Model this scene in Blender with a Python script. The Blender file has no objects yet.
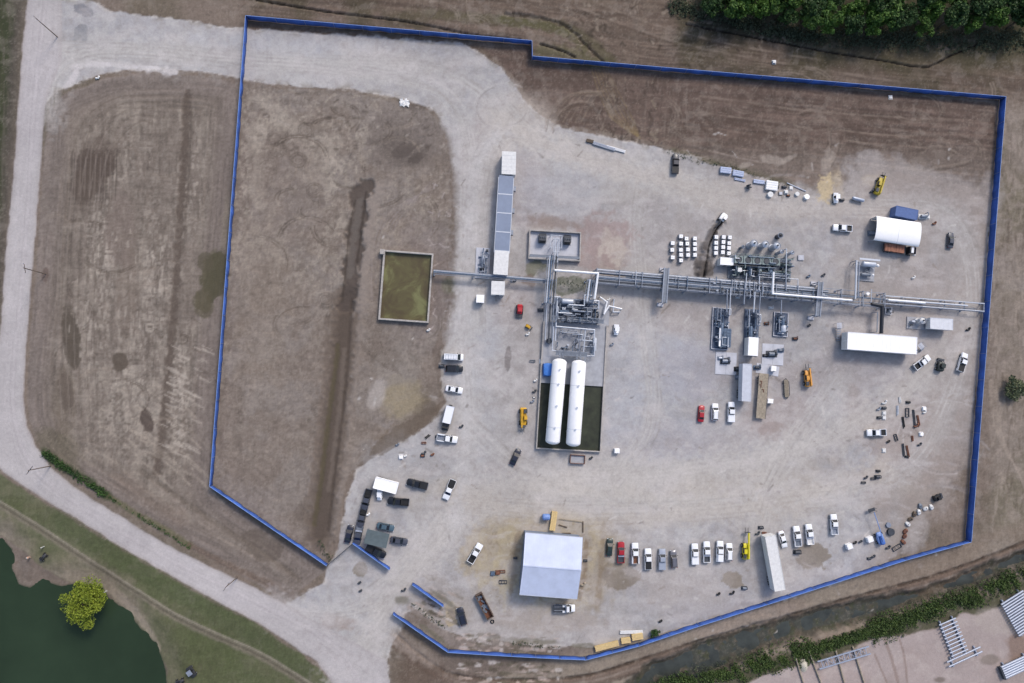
import bpy, math, random
import numpy as np
from mathutils import Vector, Matrix
from math import radians, pi, sin, cos, atan2, hypot

# ------------------------------------------------------------------ camera, sky, sun, exposure
W, H = 1024, 683
F = W * 24 / 36
NAD = (460.0, 385.0)
CAMH = 183.0
sc = bpy.context.scene
cam_d = bpy.data.cameras.new('camera'); cam = bpy.data.objects.new('camera', cam_d)
sc.collection.objects.link(cam); sc.camera = cam
cam_d.lens = 24; cam_d.sensor_width = 36; cam_d.clip_start = 1; cam_d.clip_end = 12000
_n = Vector((NAD[0] - W / 2, -(NAD[1] - H / 2), -F)).normalized()
_q = _n.rotation_difference(Vector((0, 0, -1)))
CR = _q.to_matrix()
cam.matrix_world = Matrix.Translation((0, 0, CAMH)) @ CR.to_4x4()

SUN_EL = radians(47)
SUN_AZ = (0.53, 0.85)          # towards the sun, in plan
world = bpy.data.worlds.new('World'); sc.world = world; world.use_nodes = True
nt = world.node_tree; bg = nt.nodes['Background']
sky = nt.nodes.new('ShaderNodeTexSky'); sky.sky_type = 'NISHITA'; sky.sun_disc = False
sky.sun_elevation = SUN_EL; sky.sun_rotation = atan2(SUN_AZ[0], SUN_AZ[1])
sky.air_density = 1.0; sky.dust_density = 3.0; sky.ozone_density = 1.0
nt.links.new(sky.outputs[0], bg.inputs[0]); bg.inputs[1].default_value = 0.15
sl = bpy.data.lights.new('sun', 'SUN'); sl.energy = 1.5; sl.angle = radians(13); sl.color = (1, 0.93, 0.86)
so = bpy.data.objects.new('sun', sl); sc.collection.objects.link(so)
sdir = Vector((SUN_AZ[0] * cos(SUN_EL), SUN_AZ[1] * cos(SUN_EL), sin(SUN_EL))).normalized()
so.rotation_euler = sdir.to_track_quat('Z', 'Y').to_euler(); so.location = (60, 120, 150)
sc.view_settings.view_transform = 'Standard'; sc.view_settings.look = 'None'
sc.view_settings.exposure = 0.27; sc.view_settings.gamma = 1
sc.view_settings.use_curve_mapping = False
sc.render.engine = 'CYCLES'
sc.cycles.max_bounces = 5; sc.cycles.diffuse_bounces = 2; sc.cycles.glossy_bounces = 2

rnd = random.Random(11)

def P(u, v, z=0.0):
    """the point of the plane at height z that lies under photo position (u, v)"""
    d = CR @ Vector(((u - W / 2) / F, -(v - H / 2) / F, -1.0))
    t = (z - CAMH) / d.z
    return Vector((d.x * t, d.y * t, z))

def project(x, y, z=0.0):
    M = np.array(CR.transposed())
    q = np.stack([x, y, np.full_like(x, 1.0) * (z - CAMH)], 0)
    c = M @ q
    return c[0] / -c[2] * F + W / 2, -c[1] / -c[2] * F + H / 2

def lin(c):
    return tuple(((v / 255) / 12.92 if v / 255 <= 0.04045 else ((v / 255 + 0.055) / 1.055) ** 2.4) for v in c)

# ------------------------------------------------------------------ materials
MATS = {}
def mat(name, rgb, rough=0.7, metal=0.0, var=0.12, scale=1.5, bump=0.0, coat=0.0, spec=0.5, island=0.0):
    if name in MATS: return MATS[name]
    m = bpy.data.materials.new(name); m.use_nodes = True
    N = m.node_tree; b = N.nodes['Principled BSDF']
    c = lin(rgb)
    b.inputs['Roughness'].default_value = rough; b.inputs['Metallic'].default_value = metal
    b.inputs['Coat Weight'].default_value = coat; b.inputs['Specular IOR Level'].default_value = spec
    g = N.nodes.new('ShaderNodeNewGeometry')
    n = N.nodes.new('ShaderNodeTexNoise'); n.inputs['Scale'].default_value = scale
    n.inputs['Detail'].default_value = 5; n.inputs['Roughness'].default_value = 0.65
    N.links.new(g.outputs['Position'], n.inputs['Vector'])
    r = N.nodes.new('ShaderNodeValToRGB')
    r.color_ramp.elements[0].position = 0.3; r.color_ramp.elements[1].position = 0.7
    r.color_ramp.elements[0].color = tuple(v * (1 - var * 1.3) for v in c) + (1,)
    r.color_ramp.elements[1].color = tuple(min(1, v * (1 + var)) for v in c) + (1,)
    N.links.new(n.outputs['Fac'], r.inputs[0])
    out = r.outputs[0]
    if island:
        h = N.nodes.new('ShaderNodeHueSaturation'); N.links.new(out, h.inputs['Color'])
        mm = N.nodes.new('ShaderNodeMapRange'); N.links.new(g.outputs['Random Per Island'], mm.inputs[0])
        mm.inputs[3].default_value = 1 - island; mm.inputs[4].default_value = 1 + island
        N.links.new(mm.outputs[0], h.inputs['Value']); out = h.outputs[0]
    N.links.new(out, b.inputs['Base Color'])
    if bump:
        bp = N.nodes.new('ShaderNodeBump'); bp.inputs['Strength'].default_value = bump
        N.links.new(n.outputs['Fac'], bp.inputs['Height']); N.links.new(bp.outputs[0], b.inputs['Normal'])
    MATS[name] = m
    return m

WHITE = mat('white_paint', (242, 242, 243), 0.5, var=0.03, scale=.8)
OFFW = mat('off_white_panel', (214, 214, 213), 0.6, var=0.1)
STEEL = mat('galvanised_steel', (136, 144, 158), 0.5, 0.25, var=0.15)
LSTEEL = mat('pale_insulation_jacket', (188, 194, 204), 0.4, 0.15, var=0.08)
GSTEEL = mat('grey_painted_steel', (112, 120, 132), 0.5, 0.1, var=0.18)
DSTEEL = mat('dark_steel', (66, 70, 77), 0.55, 0.2, var=0.25)
BLACKP = mat('black_plastic', (26, 27, 30), 0.6, var=0.2)
BLUEG = mat('blue_grey_machinery', (90, 108, 130), 0.45, 0.1, var=0.3, scale=2)
GREENG = mat('green_grey_machinery', (124, 138, 138), 0.5, 0.1, var=0.25, scale=2)
TYRE = mat('tyre_rubber', (30, 30, 31), 0.9, var=0.2)
RIM = mat('wheel_rim', (150, 152, 156), 0.35, 0.6)
GLASS = mat('tinted_glass', (22, 26, 32), 0.08, var=0.1, spec=0.6)
LAMPW = mat('headlight_lens', (215, 220, 225), 0.15)
LAMPR = mat('tail_light_lens', (140, 20, 20), 0.2)
CONC = mat('concrete', (158, 160, 166), 0.85, var=0.14, scale=.6, bump=.1)
CONCW = mat('pale_concrete', (186, 188, 196), 0.85, var=0.1, scale=.5)
CONCB = mat('weathered_concrete', (168, 163, 158), 0.9, var=0.2, scale=1)
BLUEF = mat('blue_mesh_fabric', (56, 94, 174), 0.8, var=0.3, scale=.25)
BLUEC = mat('faded_blue_hem', (120, 150, 205), 0.7, var=0.1)
WOOD = mat('weathered_wood', (158, 147, 130), 0.85, var=0.25, scale=2)
PINE = mat('fresh_pine', (205, 180, 128), 0.8, var=0.12, scale=2)
DWOOD = mat('dark_timber', (92, 80, 68), 0.9, var=0.25)
RUST = mat('rusty_steel', (118, 78, 60), 0.85, var=0.3, scale=2)
YEL = mat('machine_yellow', (205, 158, 40), 0.5, var=0.2, scale=2)
LIME = mat('bright_yellow_paint', (212, 200, 30), 0.45, var=0.12, scale=2)
BLUEP = mat('blue_paint', (52, 96, 170), 0.5, var=0.12)
BLUEL = mat('pale_blue_paint', (110, 140, 196), 0.5, var=0.12)
RED = mat('red_paint', (176, 40, 48), 0.45, var=0.12)
ALU = mat('bright_aluminium', (164, 172, 188), 0.45, 0.3, var=0.1)
FOLR = mat('pale_metal_roof', (196, 205, 226), 0.5, 0.05, var=0.08, scale=.3)

# ------------------------------------------------------------------ mesh builder
class MB:
    def __init__(s): s.v = []; s.f = []
    def add(s, vs, fs):
        o = len(s.v); s.v += [tuple(v) for v in vs]; s.f += [tuple(i + o for i in f) for f in fs]; return s
    def box(s, c, d, rz=0.0, ry=0.0):
        x, y, z = d[0] / 2, d[1] / 2, d[2] / 2; out = []
        R = Matrix.Rotation(rz, 3, 'Z') @ Matrix.Rotation(ry, 3, 'Y')
        for a in ((-x, -y, -z), (x, -y, -z), (x, y, -z), (-x, y, -z), (-x, -y, z), (x, -y, z), (x, y, z), (-x, y, z)):
            out.append(R @ Vector(a) + Vector(c))
        return s.add(out, [(3, 2, 1, 0), (4, 5, 6, 7), (0, 1, 5, 4), (1, 2, 6, 5), (2, 3, 7, 6), (3, 0, 4, 7)])
    def prism(s, poly, z0, z1, top=None):
        n = len(poly); top = top or poly
        a = sum(poly[i][0] * poly[(i + 1) % n][1] - poly[(i + 1) % n][0] * poly[i][1] for i in range(n))
        if a < 0: poly = poly[::-1]; top = top[::-1]
        return s.add([(p[0], p[1], z0) for p in poly] + [(p[0], p[1], z1) for p in top],
                     [tuple(range(n - 1, -1, -1)), tuple(range(n, 2 * n))] + [(i, (i + 1) % n, n + (i + 1) % n, n + i) for i in range(n)])
    def cyl(s, a, b, r, n=10, r2=None):
        a = Vector(a); b = Vector(b); r2 = r if r2 is None else r2
        d = (b - a).normalized(); t = Vector((0, 0, 1)) if abs(d.z) < .9 else Vector((1, 0, 0))
        x = d.cross(t).normalized(); y = d.cross(x)
        vs = [a + (x * cos(2 * pi * i / n) + y * sin(2 * pi * i / n)) * r for i in range(n)] + \
             [b + (x * cos(2 * pi * i / n) + y * sin(2 * pi * i / n)) * r2 for i in range(n)]
        return s.add(vs, [tuple(range(n)), tuple(range(2 * n - 1, n - 1, -1))] + [(i, n + i, n + (i + 1) % n, (i + 1) % n) for i in range(n)])
    def rev(s, a, b, prof, n=16):
        """surface of revolution round a->b; prof = (distance along, radius)"""
        a = Vector(a); b = Vector(b); d = (b - a).normalized(); t = Vector((0, 0, 1)) if abs(d.z) < .9 else Vector((1, 0, 0))
        x = d.cross(t).normalized(); y = d.cross(x); vs = []
        for (l, r) in prof:
            for i in range(n): vs.append(a + d * l + (x * cos(2 * pi * i / n) + y * sin(2 * pi * i / n)) * max(r, .001))
        fs = [tuple(range(n)), tuple(range(len(vs) - 1, len(vs) - n - 1, -1))]
        for k in range(len(prof) - 1):
            for i in range(n): fs.append((k * n + i, (k + 1) * n + i, (k + 1) * n + (i + 1) % n, k * n + (i + 1) % n))
        return s.add(vs, fs)
    def tank(s, a, b, r, n=20):
        L = (Vector(b) - Vector(a)).length; e = r * .5
        pr = [(e - e * cos(t), r * sin(t)) for t in (0.08, .4, .8, 1.2, pi / 2)]
        pr += [(L - l, q) for l, q in reversed(pr)]
        return s.rev(a, b, pr, n)
    def tube(s, pts, r, n=8):
        for p, q in zip(pts[:-1], pts[1:]): s.cyl(p, q, r, n)
        for p in pts[1:-1]: s.ball(p, r * 1.02, 8, 4)
        return s
    def ball(s, c, r, n=12, m=7, sz=1.0):
        c = Vector(c)
        return s.rev(c - Vector((0, 0, r * sz)), c, [(r * sz * (1 - cos(pi * k / m)), r * sin(pi * k / m)) for k in range(m + 1)], n)
    def torus(s, c, R, r, ax='z', n=18, m=8):
        vs = []; fs = []
        for i in range(n):
            for j in range(m):
                a = 2 * pi * i / n; b = 2 * pi * j / m
                p = ((R + r * cos(b)) * cos(a), (R + r * cos(b)) * sin(a), r * sin(b))
                if ax == 'y': p = (p[0], p[2], p[1])
                if ax == 'x': p = (p[2], p[0], p[1])
                vs.append((p[0] + c[0], p[1] + c[1], p[2] + c[2]))
                fs.append((i * m + j, ((i + 1) % n) * m + j, ((i + 1) % n) * m + (j + 1) % m, i * m + (j + 1) % m))
        return s.add(vs, fs)
    def loft(s, secs):
        """secs: list of rings (equal length)"""
        n = len(secs[0]); vs = [p for r in secs for p in r]
        fs = [tuple(range(n)), tuple(range(len(vs) - 1, len(vs) - n - 1, -1))]
        for k in range(len(secs) - 1):
            for i in range(n): fs.append((k * n + i, (k + 1) * n + i, (k + 1) * n + (i + 1) % n, k * n + (i + 1) % n))
        return s.add(vs, fs)
    def mesh(s, name, m, smooth=True):
        me = bpy.data.meshes.new(name); me.from_pydata(s.v, [], s.f); me.materials.append(m)
        if smooth:
            me.polygons.foreach_set('use_smooth', [True] * len(me.polygons))
            me.set_sharp_from_angle(angle=radians(38))
        return me
    def obj(s, name, m, parent=None, smooth=True):
        o = bpy.data.objects.new(name, s.mesh(name, m, smooth)); sc.collection.objects.link(o)
        if parent: o.parent = parent
        return o

def thing(name, label, cat, loc, rz=0.0, group=None):
    o = bpy.data.objects.new(name, None); sc.collection.objects.link(o); o.empty_display_size = .5
    o.location = loc; o.rotation_euler = (0, 0, rz); o['label'] = label; o['category'] = cat
    if group: o['group'] = group
    return o
def tag(o, label, cat, group=None):
    o['label'] = label; o['category'] = cat
    if group: o['group'] = group
    return o
def dup(root, loc, rz, label, group=None, scale=None):
    def cp(o, par):
        c = o.copy(); sc.collection.objects.link(c)
        if par: c.parent = par
        for ch in o.children: cp(ch, c)
        return c
    r = cp(root, None); r.location = loc; r.rotation_euler = (0, 0, rz); r['label'] = label
    if group: r['group'] = group
    if scale: r.scale = (scale,) * 3
    return r
def ang(u, v, dx, dy):
    a = P(u, v); b = P(u + dx * 5, v + dy * 5); d = b - a
    return atan2(d.y, d.x)
def rect(p4, z):
    """four photo corners (tl, tr, br, bl) on plane z -> centre, angle of the top edge, length, width"""
    q = [P(a, b, z) for a, b in p4]
    c = (q[0] + q[1] + q[2] + q[3]) / 4
    ex = (q[1] - q[0] + q[2] - q[3]) / 2; ey = (q[0] - q[3] + q[1] - q[2]) / 2
    return c, atan2(ex.y, ex.x), ex.length, ey.length
# ------------------------------------------------------------------ the ground: one sheet, split where its surface changes
def hash2(ix, iy, seed):
    h = (ix.astype(np.int64) * 374761393 + iy.astype(np.int64) * 668265263 + seed * 1442695041) & 0xffffffff
    h = ((h ^ (h >> 13)) * 1274126177) & 0xffffffff
    h = ((h ^ (h >> 16)) * 2246822519) & 0xffffffff
    return ((h ^ (h >> 15)) & 0xffff).astype(np.float32) / 65535.0
def vn(x, y, seed=0):
    ix = np.floor(x); iy = np.floor(y); fx = (x - ix).astype(np.float32); fy = (y - iy).astype(np.float32)
    fx = fx * fx * (3 - 2 * fx); fy = fy * fy * (3 - 2 * fy)
    a = hash2(ix, iy, seed); b = hash2(ix + 1, iy, seed); c = hash2(ix, iy + 1, seed); d = hash2(ix + 1, iy + 1, seed)
    return a + (b - a) * fx + (c - a) * fy + (a - b - c + d) * fx * fy
def fbm(x, y, seed=0, o=4):
    s = 0; a = 1; t = 0
    for k in range(o):
        s = s + a * vn(x * 2 ** k + 17.3 * k, y * 2 ** k - 9.1 * k, seed + k); t += a; a *= .55
    return s / t
def ss(a, b, x):
    t = np.clip((x - a) / (b - a), 0, 1); return t * t * (3 - 2 * t)

fine = 0.31
p00 = P(-6, 690); p10 = P(1032, 690); p01 = P(-6, -6); p11 = P(1032, -6)
xa = min(p00.x, p01.x) - 2; xb = max(p10.x, p11.x) + 2; ya = min(p00.y, p10.y) - 2; yb = max(p01.y, p11.y) + 2
def axis(a, b):
    c = list(np.arange(a, b, fine)); lo = []; hi = []; st = fine; x = a
    while x > -3500: st *= 1.28; x -= st; lo.append(x)
    st = fine; x = c[-1]
    while x < 3500: st *= 1.28; x += st; hi.append(x)
    return np.array(lo[::-1] + c + hi, dtype=np.float64)
gx = axis(xa, xb); gy = axis(ya, yb)
NX, NY = len(gx), len(gy)
X, Y = np.meshgrid(gx, gy); X = X.ravel(); Y = Y.ravel()
U, V = project(np.clip(X, xa - 60, xb + 60), np.clip(Y, ya - 60, yb + 60)); U = U.astype(np.float32); V = V.astype(np.float32)
Xf = X.astype(np.float32); Yf = Y.astype(np.float32)

def near(pts, m):
    u0 = min(p[0] for p in pts) - m; u1 = max(p[0] for p in pts) + m; v0 = min(p[1] for p in pts) - m; v1 = max(p[1] for p in pts) + m
    return np.nonzero((U > u0) & (U < u1) & (V > v0) & (V < v1))[0]
def linedist(pts, idx, closed=False):
    u = U[idx]; v = V[idx]; d = np.full(len(idx), 1e9, np.float32); t_along = np.zeros(len(idx), np.float32)
    pp = list(pts) + ([pts[0]] if closed else []); L = 0
    for (x0, y0), (x1, y1) in zip(pp[:-1], pp[1:]):
        dx = x1 - x0; dy = y1 - y0; l2 = dx * dx + dy * dy + 1e-9; l = l2 ** .5
        t = np.clip(((u - x0) * dx + (v - y0) * dy) / l2, 0, 1)
        e = (u - x0 - t * dx) ** 2 + (v - y0 - t * dy) ** 2
        w = e < d; d[w] = e[w]; t_along[w] = L + t[w] * l; L += l
    return np.sqrt(d), t_along
def poly(pts, m=80):
    """signed distance in photo units, positive inside, -m far away"""
    out = np.full(len(U), -float(m), np.float32); idx = near(pts, m)
    d, _ = linedist(pts, idx, True); u = U[idx]; v = V[idx]; ins = np.zeros(len(idx), bool)
    for (x0, y0), (x1, y1) in zip(pts, pts[1:] + pts[:1]):
        if y0 == y1: continue
        c = ((y0 > v) != (y1 > v)) & (u < (x1 - x0) * (v - y0) / (y1 - y0) + x0); ins ^= c
    out[idx] = np.where(ins, d, -np.minimum(d, m)); return out
def smooth_line(pts, k=6):
    out = []; q = [pts[0]] + list(pts) + [pts[-1]]
    for i in range(1, len(q) - 2):
        p0, p1, p2, p3 = map(np.array, (q[i - 1], q[i], q[i + 1], q[i + 2]))
        for j in range(k):
            t = j / k
            out.append(tuple(.5 * (2 * p1 + (p2 - p0) * t + (2 * p0 - 5 * p1 + 4 * p2 - p3) * t * t + (3 * p1 - p0 - 3 * p2 + p3) * t ** 3)))
    out.append(tuple(pts[-1])); return out
col = np.zeros((len(U), 3), np.float32); Z = np.zeros(len(U), np.float32)
def L3(c): return np.array(lin(c), np.float32)
def mix(m, c, idx=None):
    c = L3(c)
    if idx is None: col[:] += (c - col) * m[:, None]
    else: col[idx] += (c - col[idx]) * m[:, None]
def mul(f, idx=None):
    if idx is None: col[:] *= f[:, None]
    else: col[idx] *= f[:, None]
def stroke(pts, w, c, a=1.0, soft=.5, rag=.3, smooth=True, seed=3, brk=0.0, dz=0.0):
    if smooth: pts = smooth_line(pts)
    idx = near(pts, w * 2 + 4)
    if not len(idx): return
    d, t = linedist(pts, idx)
    ww = w / 2 * (1 + rag * (vn(U[idx] * .3, V[idx] * .3, seed) - .5) * 2)
    m = a * (1 - ss(ww * (1 - soft), ww * (1 + soft), d))
    if brk: m = m * (1 - brk * ss(.35, .6, vn(t * .12, d * 0 + seed, seed + 5)))
    mix(m, c, idx)
    if dz: Z[idx] += dz * m
def blob(u, v, ru, rv, c, a=1.0, rot=0, rag=.35, soft=.35, seed=1, fr=.1, dz=0.0):
    idx = near([(u - max(ru, rv), v - max(ru, rv)), (u + max(ru, rv), v + max(ru, rv))], max(ru, rv) * .7)
    if not len(idx): return
    x = U[idx] - u; y = V[idx] - v; r = radians(rot); xx = x * cos(r) + y * sin(r); yy = -x * sin(r) + y * cos(r)
    d = np.sqrt((xx / ru) ** 2 + (yy / rv) ** 2) + rag * (fbm(U[idx] * fr, V[idx] * fr, seed) - .5) * 2
    m = a * (1 - ss(1 - soft, 1 + soft * .6, d)); mix(m, c, idx)
    if dz: Z[idx] += dz * m

n_big = fbm(Xf * .012, Yf * .012, 1); n_mid = fbm(Xf * .06, Yf * .06, 7, 5); n_small = fbm(Xf * .35, Yf * .35, 13, 4); n_fine = fbm(Xf * 1.1, Yf * 1.1, 23, 3)
rag = (fbm(U * .09, V * .09, 31, 5) - .5)

# outlines, traced on the photo's plan
YARD = [(60,0),(90,0),(110,10),(140,15),(180,20),(215,26),(243,28),(300,33),(370,37),(420,40),(460,42),(482,55),(500,68),(514,84),(527,104),(545,119),(562,129),(600,136),(650,146),(690,157),(722,168),(760,178),(800,190),(826,192),(850,180),(872,168),(905,176),(945,182),(990,196),(986,300),(978,380),(965,440),(940,480),(915,515),(905,545),(880,568),(840,582),(768,604),(700,622),(640,640),(600,648),(560,646),(512,642),(470,638),(440,628),(420,606),(404,612),(399,630),(392,645),(386,660),(391,690),(340,690),(300,640),(286,605),(306,592),(325,582),(327,567),(338,549),(344,513),(352,482),(357,471),(381,452),(416,434),(438,415),(446,402),(443,385),(440,355),(450,335),(456,300),(457,240),(459,200),(455,160),(449,135),(442,118),(428,106),(400,98),(345,88),(300,86),(256,82),(220,73),(170,69),(130,70),(100,74),(78,83),(58,90),(46,102),(40,60)]
ROAD = [(28,-10),(62,-10),(62,60),(48,95),(44,120),(40,171),(35,240),(28,320),(25,360),(23,400),(27,425),(36,447),(52,468),(78,490),(120,516),(160,541),(212,568),(255,588),(288,606),(350,640),(386,660),(392,700),(345,700),(318,663),(288,643),(256,621),(225,606),(175,578),(117,544),(75,518),(45,500),(15,480),(-10,462),(-30,420),(-30,340),(0,342),(6,250),(14,171),(20,80)]
FIELDA = [(48,108),(62,96),(80,88),(105,78),(135,74),(175,74),(225,80),(240,86),(236,150),(226,260),(216,380),(210,480),(215,495),(262,528),(325,572),(300,592),(286,602),(255,583),(212,560),(160,533),(120,508),(78,482),(52,462),(38,444),(28,420),(27,380),(32,320),(38,240),(43,171)]
FIELDB = [(243,84),(256,86),(300,90),(345,92),(400,102),(430,112),(442,124),(448,150),(450,200),(448,260),(444,320),(432,350),(438,385),(438,405),(412,430),(378,448),(352,470),(346,482),(338,513),(330,549),(322,562),(262,520),(213,484),(220,380),(231,240)]
NEFIELD = [(486,50),(532,48),(532,64),(760,82),(998,104),(994,200),(945,180),(905,174),(872,165),(850,177),(826,188),(800,186),(760,174),(722,164),(690,152),(650,141),(600,131),(562,124),(547,115),(530,100),(516,80),(502,64)]
LAKE = [(-120,535),(0,540),(10,550),(10,570),(17,585),(27,588),(42,582),(60,587),(75,584),(100,587),(107,599),(125,612),(140,630),(152,642),(160,657),(165,672),(167,760),(-120,760)]
GRASS = [(-60,420),(-20,462),(15,484),(45,503),(75,521),(117,547),(175,581),(225,609),(256,624),(288,646),(318,666),(345,700),(345,780),(160,780),(166,672),(150,640),(107,595),(60,580),(0,536),(-60,530)]
STORE = [(1100,570),(1030,592),(1008,603),(980,615),(960,614),(943,627),(908,634),(875,639),(843,654),(805,664),(768,674),(735,690),(735,800),(1200,800),(1200,570)]
DITCH = [(1150,505),(1018,557),(978,571),(928,590),(873,601),(818,612),(768,626),(725,638),(687,652),(652,667),(625,690),(600,740),(660,740),(690,688),(735,664),(768,646),(818,631),(868,621),(893,611),(923,601),(983,583),(1018,567),(1150,520)]
sdY = poly(YARD); sdR = poly(ROAD); sdA = poly(FIELDA); sdB = poly(FIELDB); sdN = poly(NEFIELD); sdL = poly(LAKE); sdG = poly(GRASS); sdS = poly(STORE); sdD = poly(DITCH)

# base soil
col[:] = L3((112, 101, 93))
mix(ss(.35, .65, n_big), (120, 108, 98)); mix(.6 * ss(.5, .75, n_mid), (98, 90, 76))
# east side soil
me = ss(985, 1000, U + rag * 10) * ss(90, 130, V)
mix(me, (126, 116, 106)); mix(me * ss(.5, .7, n_mid) * .5, (104, 98, 78)); mix(me * ss(.55, .7, n_small) * .5, (146, 134, 124))
# north side: dark worked clay and sparse green
mn = (1 - ss(40, 62, V + rag * 20 - (U - 250) * .06)) * ss(235, 250, U)
mix(mn, (100, 87, 77)); mix(mn * ss(.45, .62, n_mid) * .8, (76, 70, 55)); pm_ = vn(V * .55 - U * .05 + n_mid * 3, U * .012, 143); mul(1 + .6 * (pm_ - .5) * mn); mix(mn * ss(.55, .7, n_small) * .4, (120, 108, 96))
m2 = (1 - ss(24, 48, V - (U - 700) * .035 + rag * 14)) * ss(660, 760, U)
mix(m2, (34, 40, 28)); mix(m2 * ss(.45, .6, n_small) * .5, (56, 60, 42))
m3 = (1 - ss(48, 75, V - (U - 700) * .03 + rag * 14)) * ss(760, 840, U)
mix(m3 * .7, (76, 72, 54))
for k in range(15):      # wheel marks along the north edge
    off = k * 3.1; stroke([(430, -20 + off), (520, -6 + off), (580, 12 + off), (640, 40 + off), (760, 62 + off * .5), (900, 78 + off * .3)], 1.5, (126, 113, 101) if k % 2 else (84, 76, 68), .35, .8, seed=k, brk=.8, dz=.05)
stroke([(430, 14), (500, 20), (560, 26), (590, 42), (612, 62)], 10, (78, 76, 54), .6, .6, seed=4)
stroke([(540, 50), (565, 52), (600, 64)], 12, (84, 84, 56), .55, .7, seed=5)
for pts in ([(256, 0), (330, 12), (395, 20), (430, 26), (470, 34), (520, 40)], [(540, 44), (560, 50), (575, 57)], [(686, 24), (768, 40), (830, 52), (880, 60), (920, 67), (935, 64), (952, 55), (985, 42)]):
    stroke(pts, 2.0, (38, 34, 30), .95, .4, seed=9, dz=-.5)
# left edge beyond the road
ml = (1 - ss(8, 26, U + (V - 100) * .07 + rag * 6)) * (1 - ss(300, 360, V))
mix(ml, (78, 73, 66)); mix(ml * (1 - ss(2, 12, U + (V - 100) * .07 + rag * 8)), (62, 66, 48))
mix(ml * ss(.5, .7, vn(U * .5, V * .04, 3)) * .4, (98, 92, 82))

# field A (west plot)
def plough(sd, fr, seed, along=.02):
    return vn(sd * fr + 1.2 * n_mid, (U + V) * along, seed)
a = ss(-1, 1.5, sdA + rag * 5)
mix(a, (121, 111, 104))
mix(a * ss(8, 30, sdA) * .5, (114, 104, 93))
pA = plough(sdA, .55, 41); mul(1 + (.34 * (pA - .5)) * a * (1 - ss(26, 55, sdA)))
inn = a * ss(16, 34, sdA + rag * 18)
straw = ss(.46, .68, fbm(U * .16, V * .07, 52, 5)) * inn * ss(.3, .6, fbm(U * .02, V * .02, 77) + .12 * ss(180, 380, V))
mix(straw * .5, (152, 142, 130))
cross = ss(.5, .75, vn(U * .42, V * .03, 61)) * inn
mul(1 - .16 * cross); mul(1 + .12 * (vn(U * .05, V * .5, 62) - .5) * 2 * inn)
dash = ss(.5, .75, vn(U * .42, V * .11, 65)) * ss(.42, .6, vn(U * .12, V * .5, 66)) * inn
zone = np.zeros(len(U), np.float32)
for (u, v, ru, rv, al) in [(104, 250, 20, 60, .8), (156, 260, 18, 60, .8), (192, 400, 28, 66, 1), (130, 400, 40, 60, .6), (90, 330, 24, 50, .6), (195, 190, 24, 60, .5), (130, 160, 40, 50, .4), (150, 330, 24, 50, .6)]: zone = np.maximum(zone, al * np.exp(-((U - u) / ru) ** 2 - ((V - v) / rv) ** 2))
fib = ss(.46, .64, fbm(U * .5, V * .22, 67, 4)); dia = ss(.5, .66, vn((U + V) * .3, (V - U) * .06 + n_mid * 3, 68)) * ss(330, 400, V)
mix(np.clip(dash * 1.2 + .45 * fib + .5 * dia, 0, 1) * zone * inn * .75, (184, 174, 161))
gap = ss(.55, .75, vn(U * .45, V * .05, 69)) * zone * inn; mix(gap * .5, (98, 88, 80))
for (u, v, ru, rv, c, al, rt, sd_) in [(94, 172, 18, 26, (86, 76, 69), .9, 25, 1), (102, 150, 20, 16, (96, 85, 77), .6, 0, 7), (84, 200, 10, 14, (96, 86, 78), .5, 0, 8), (71, 336, 9, 32, (88, 80, 71), .7, -6, 2), (120, 362, 8, 10, (94, 84, 74), .7, 0, 3), (147, 421, 6, 12, (88, 78, 72), .75, -15, 4),
        (213, 276, 13, 26, (84, 80, 62), .85, 8, 5), (203, 305, 11, 14, (92, 86, 70), .7, 0, 6), (128, 290, 12, 60, (116, 104, 94), .5, 3, 9), (120, 230, 16, 40, (122, 110, 102), .6, 3, 10), (64, 400, 12, 40, (104, 94, 82), .5, 0, 12), (60, 450, 30, 16, (96, 90, 72), .5, 40, 13), (225, 250, 5, 60, (120, 112, 98), .5, 3, 14)]:
    blob(u, v, ru, rv, c, al, rt, seed=sd_, soft=.14 if sd_ in (1, 2, 3, 4, 5, 6) else .35)
for k in range(16): stroke([(72 + k * 3, 150 + 3 * (k % 3)), (70 + k * 3, 200)], 1.4, (74, 66, 60), .45, .6, seed=k, smooth=False)
stroke([(187, 95), (184, 160), (178, 250), (172, 340), (164, 420), (156, 472)], 8, (90, 79, 71), .75, .5, seed=8, rag=.6, dz=-.12)
stroke([(192, 110), (189, 170), (183, 250)], 2, (92, 82, 74), .5, .6, seed=9)
for k in range(26):   # diagonal straw wash in the lower half of the plot
    u0 = 90 + rnd.random() * 90; v0 = 380 + rnd.random() * 90
    stroke([(u0, v0), (u0 + 18, v0 + 10), (u0 + 44, v0 + 34)], 2.2, (158, 147, 134), .5, .7, seed=k, brk=.7)
stroke([(140, 470), (200, 512), (262, 552), (300, 580)], 5, (100, 90, 80), .5, .6, seed=5, dz=-.12)
stroke([(150, 480), (210, 530), (262, 562)], 3, (140, 128, 118), .4, .7, seed=6)
stroke([(40, 455), (60, 478), (95, 505), (140, 532), (190, 560)], 12, (112, 104, 92), .55, .5, seed=3)
stroke([(44, 452), (62, 466), (86, 480), (108, 496)], 9, (56, 68, 44), .85, .5, seed=4)
stroke([(108, 496), (135, 513), (165, 530), (190, 545)], 6, (88, 88, 58), .7, .6, seed=4)
stroke([(120, 480), (150, 500), (180, 520)], 16, (128, 112, 100), .3, .8, seed=14)
stroke([(190, 545), (230, 566), (270, 584)], 6, (100, 84, 72), .6, .6, seed=24)
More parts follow.
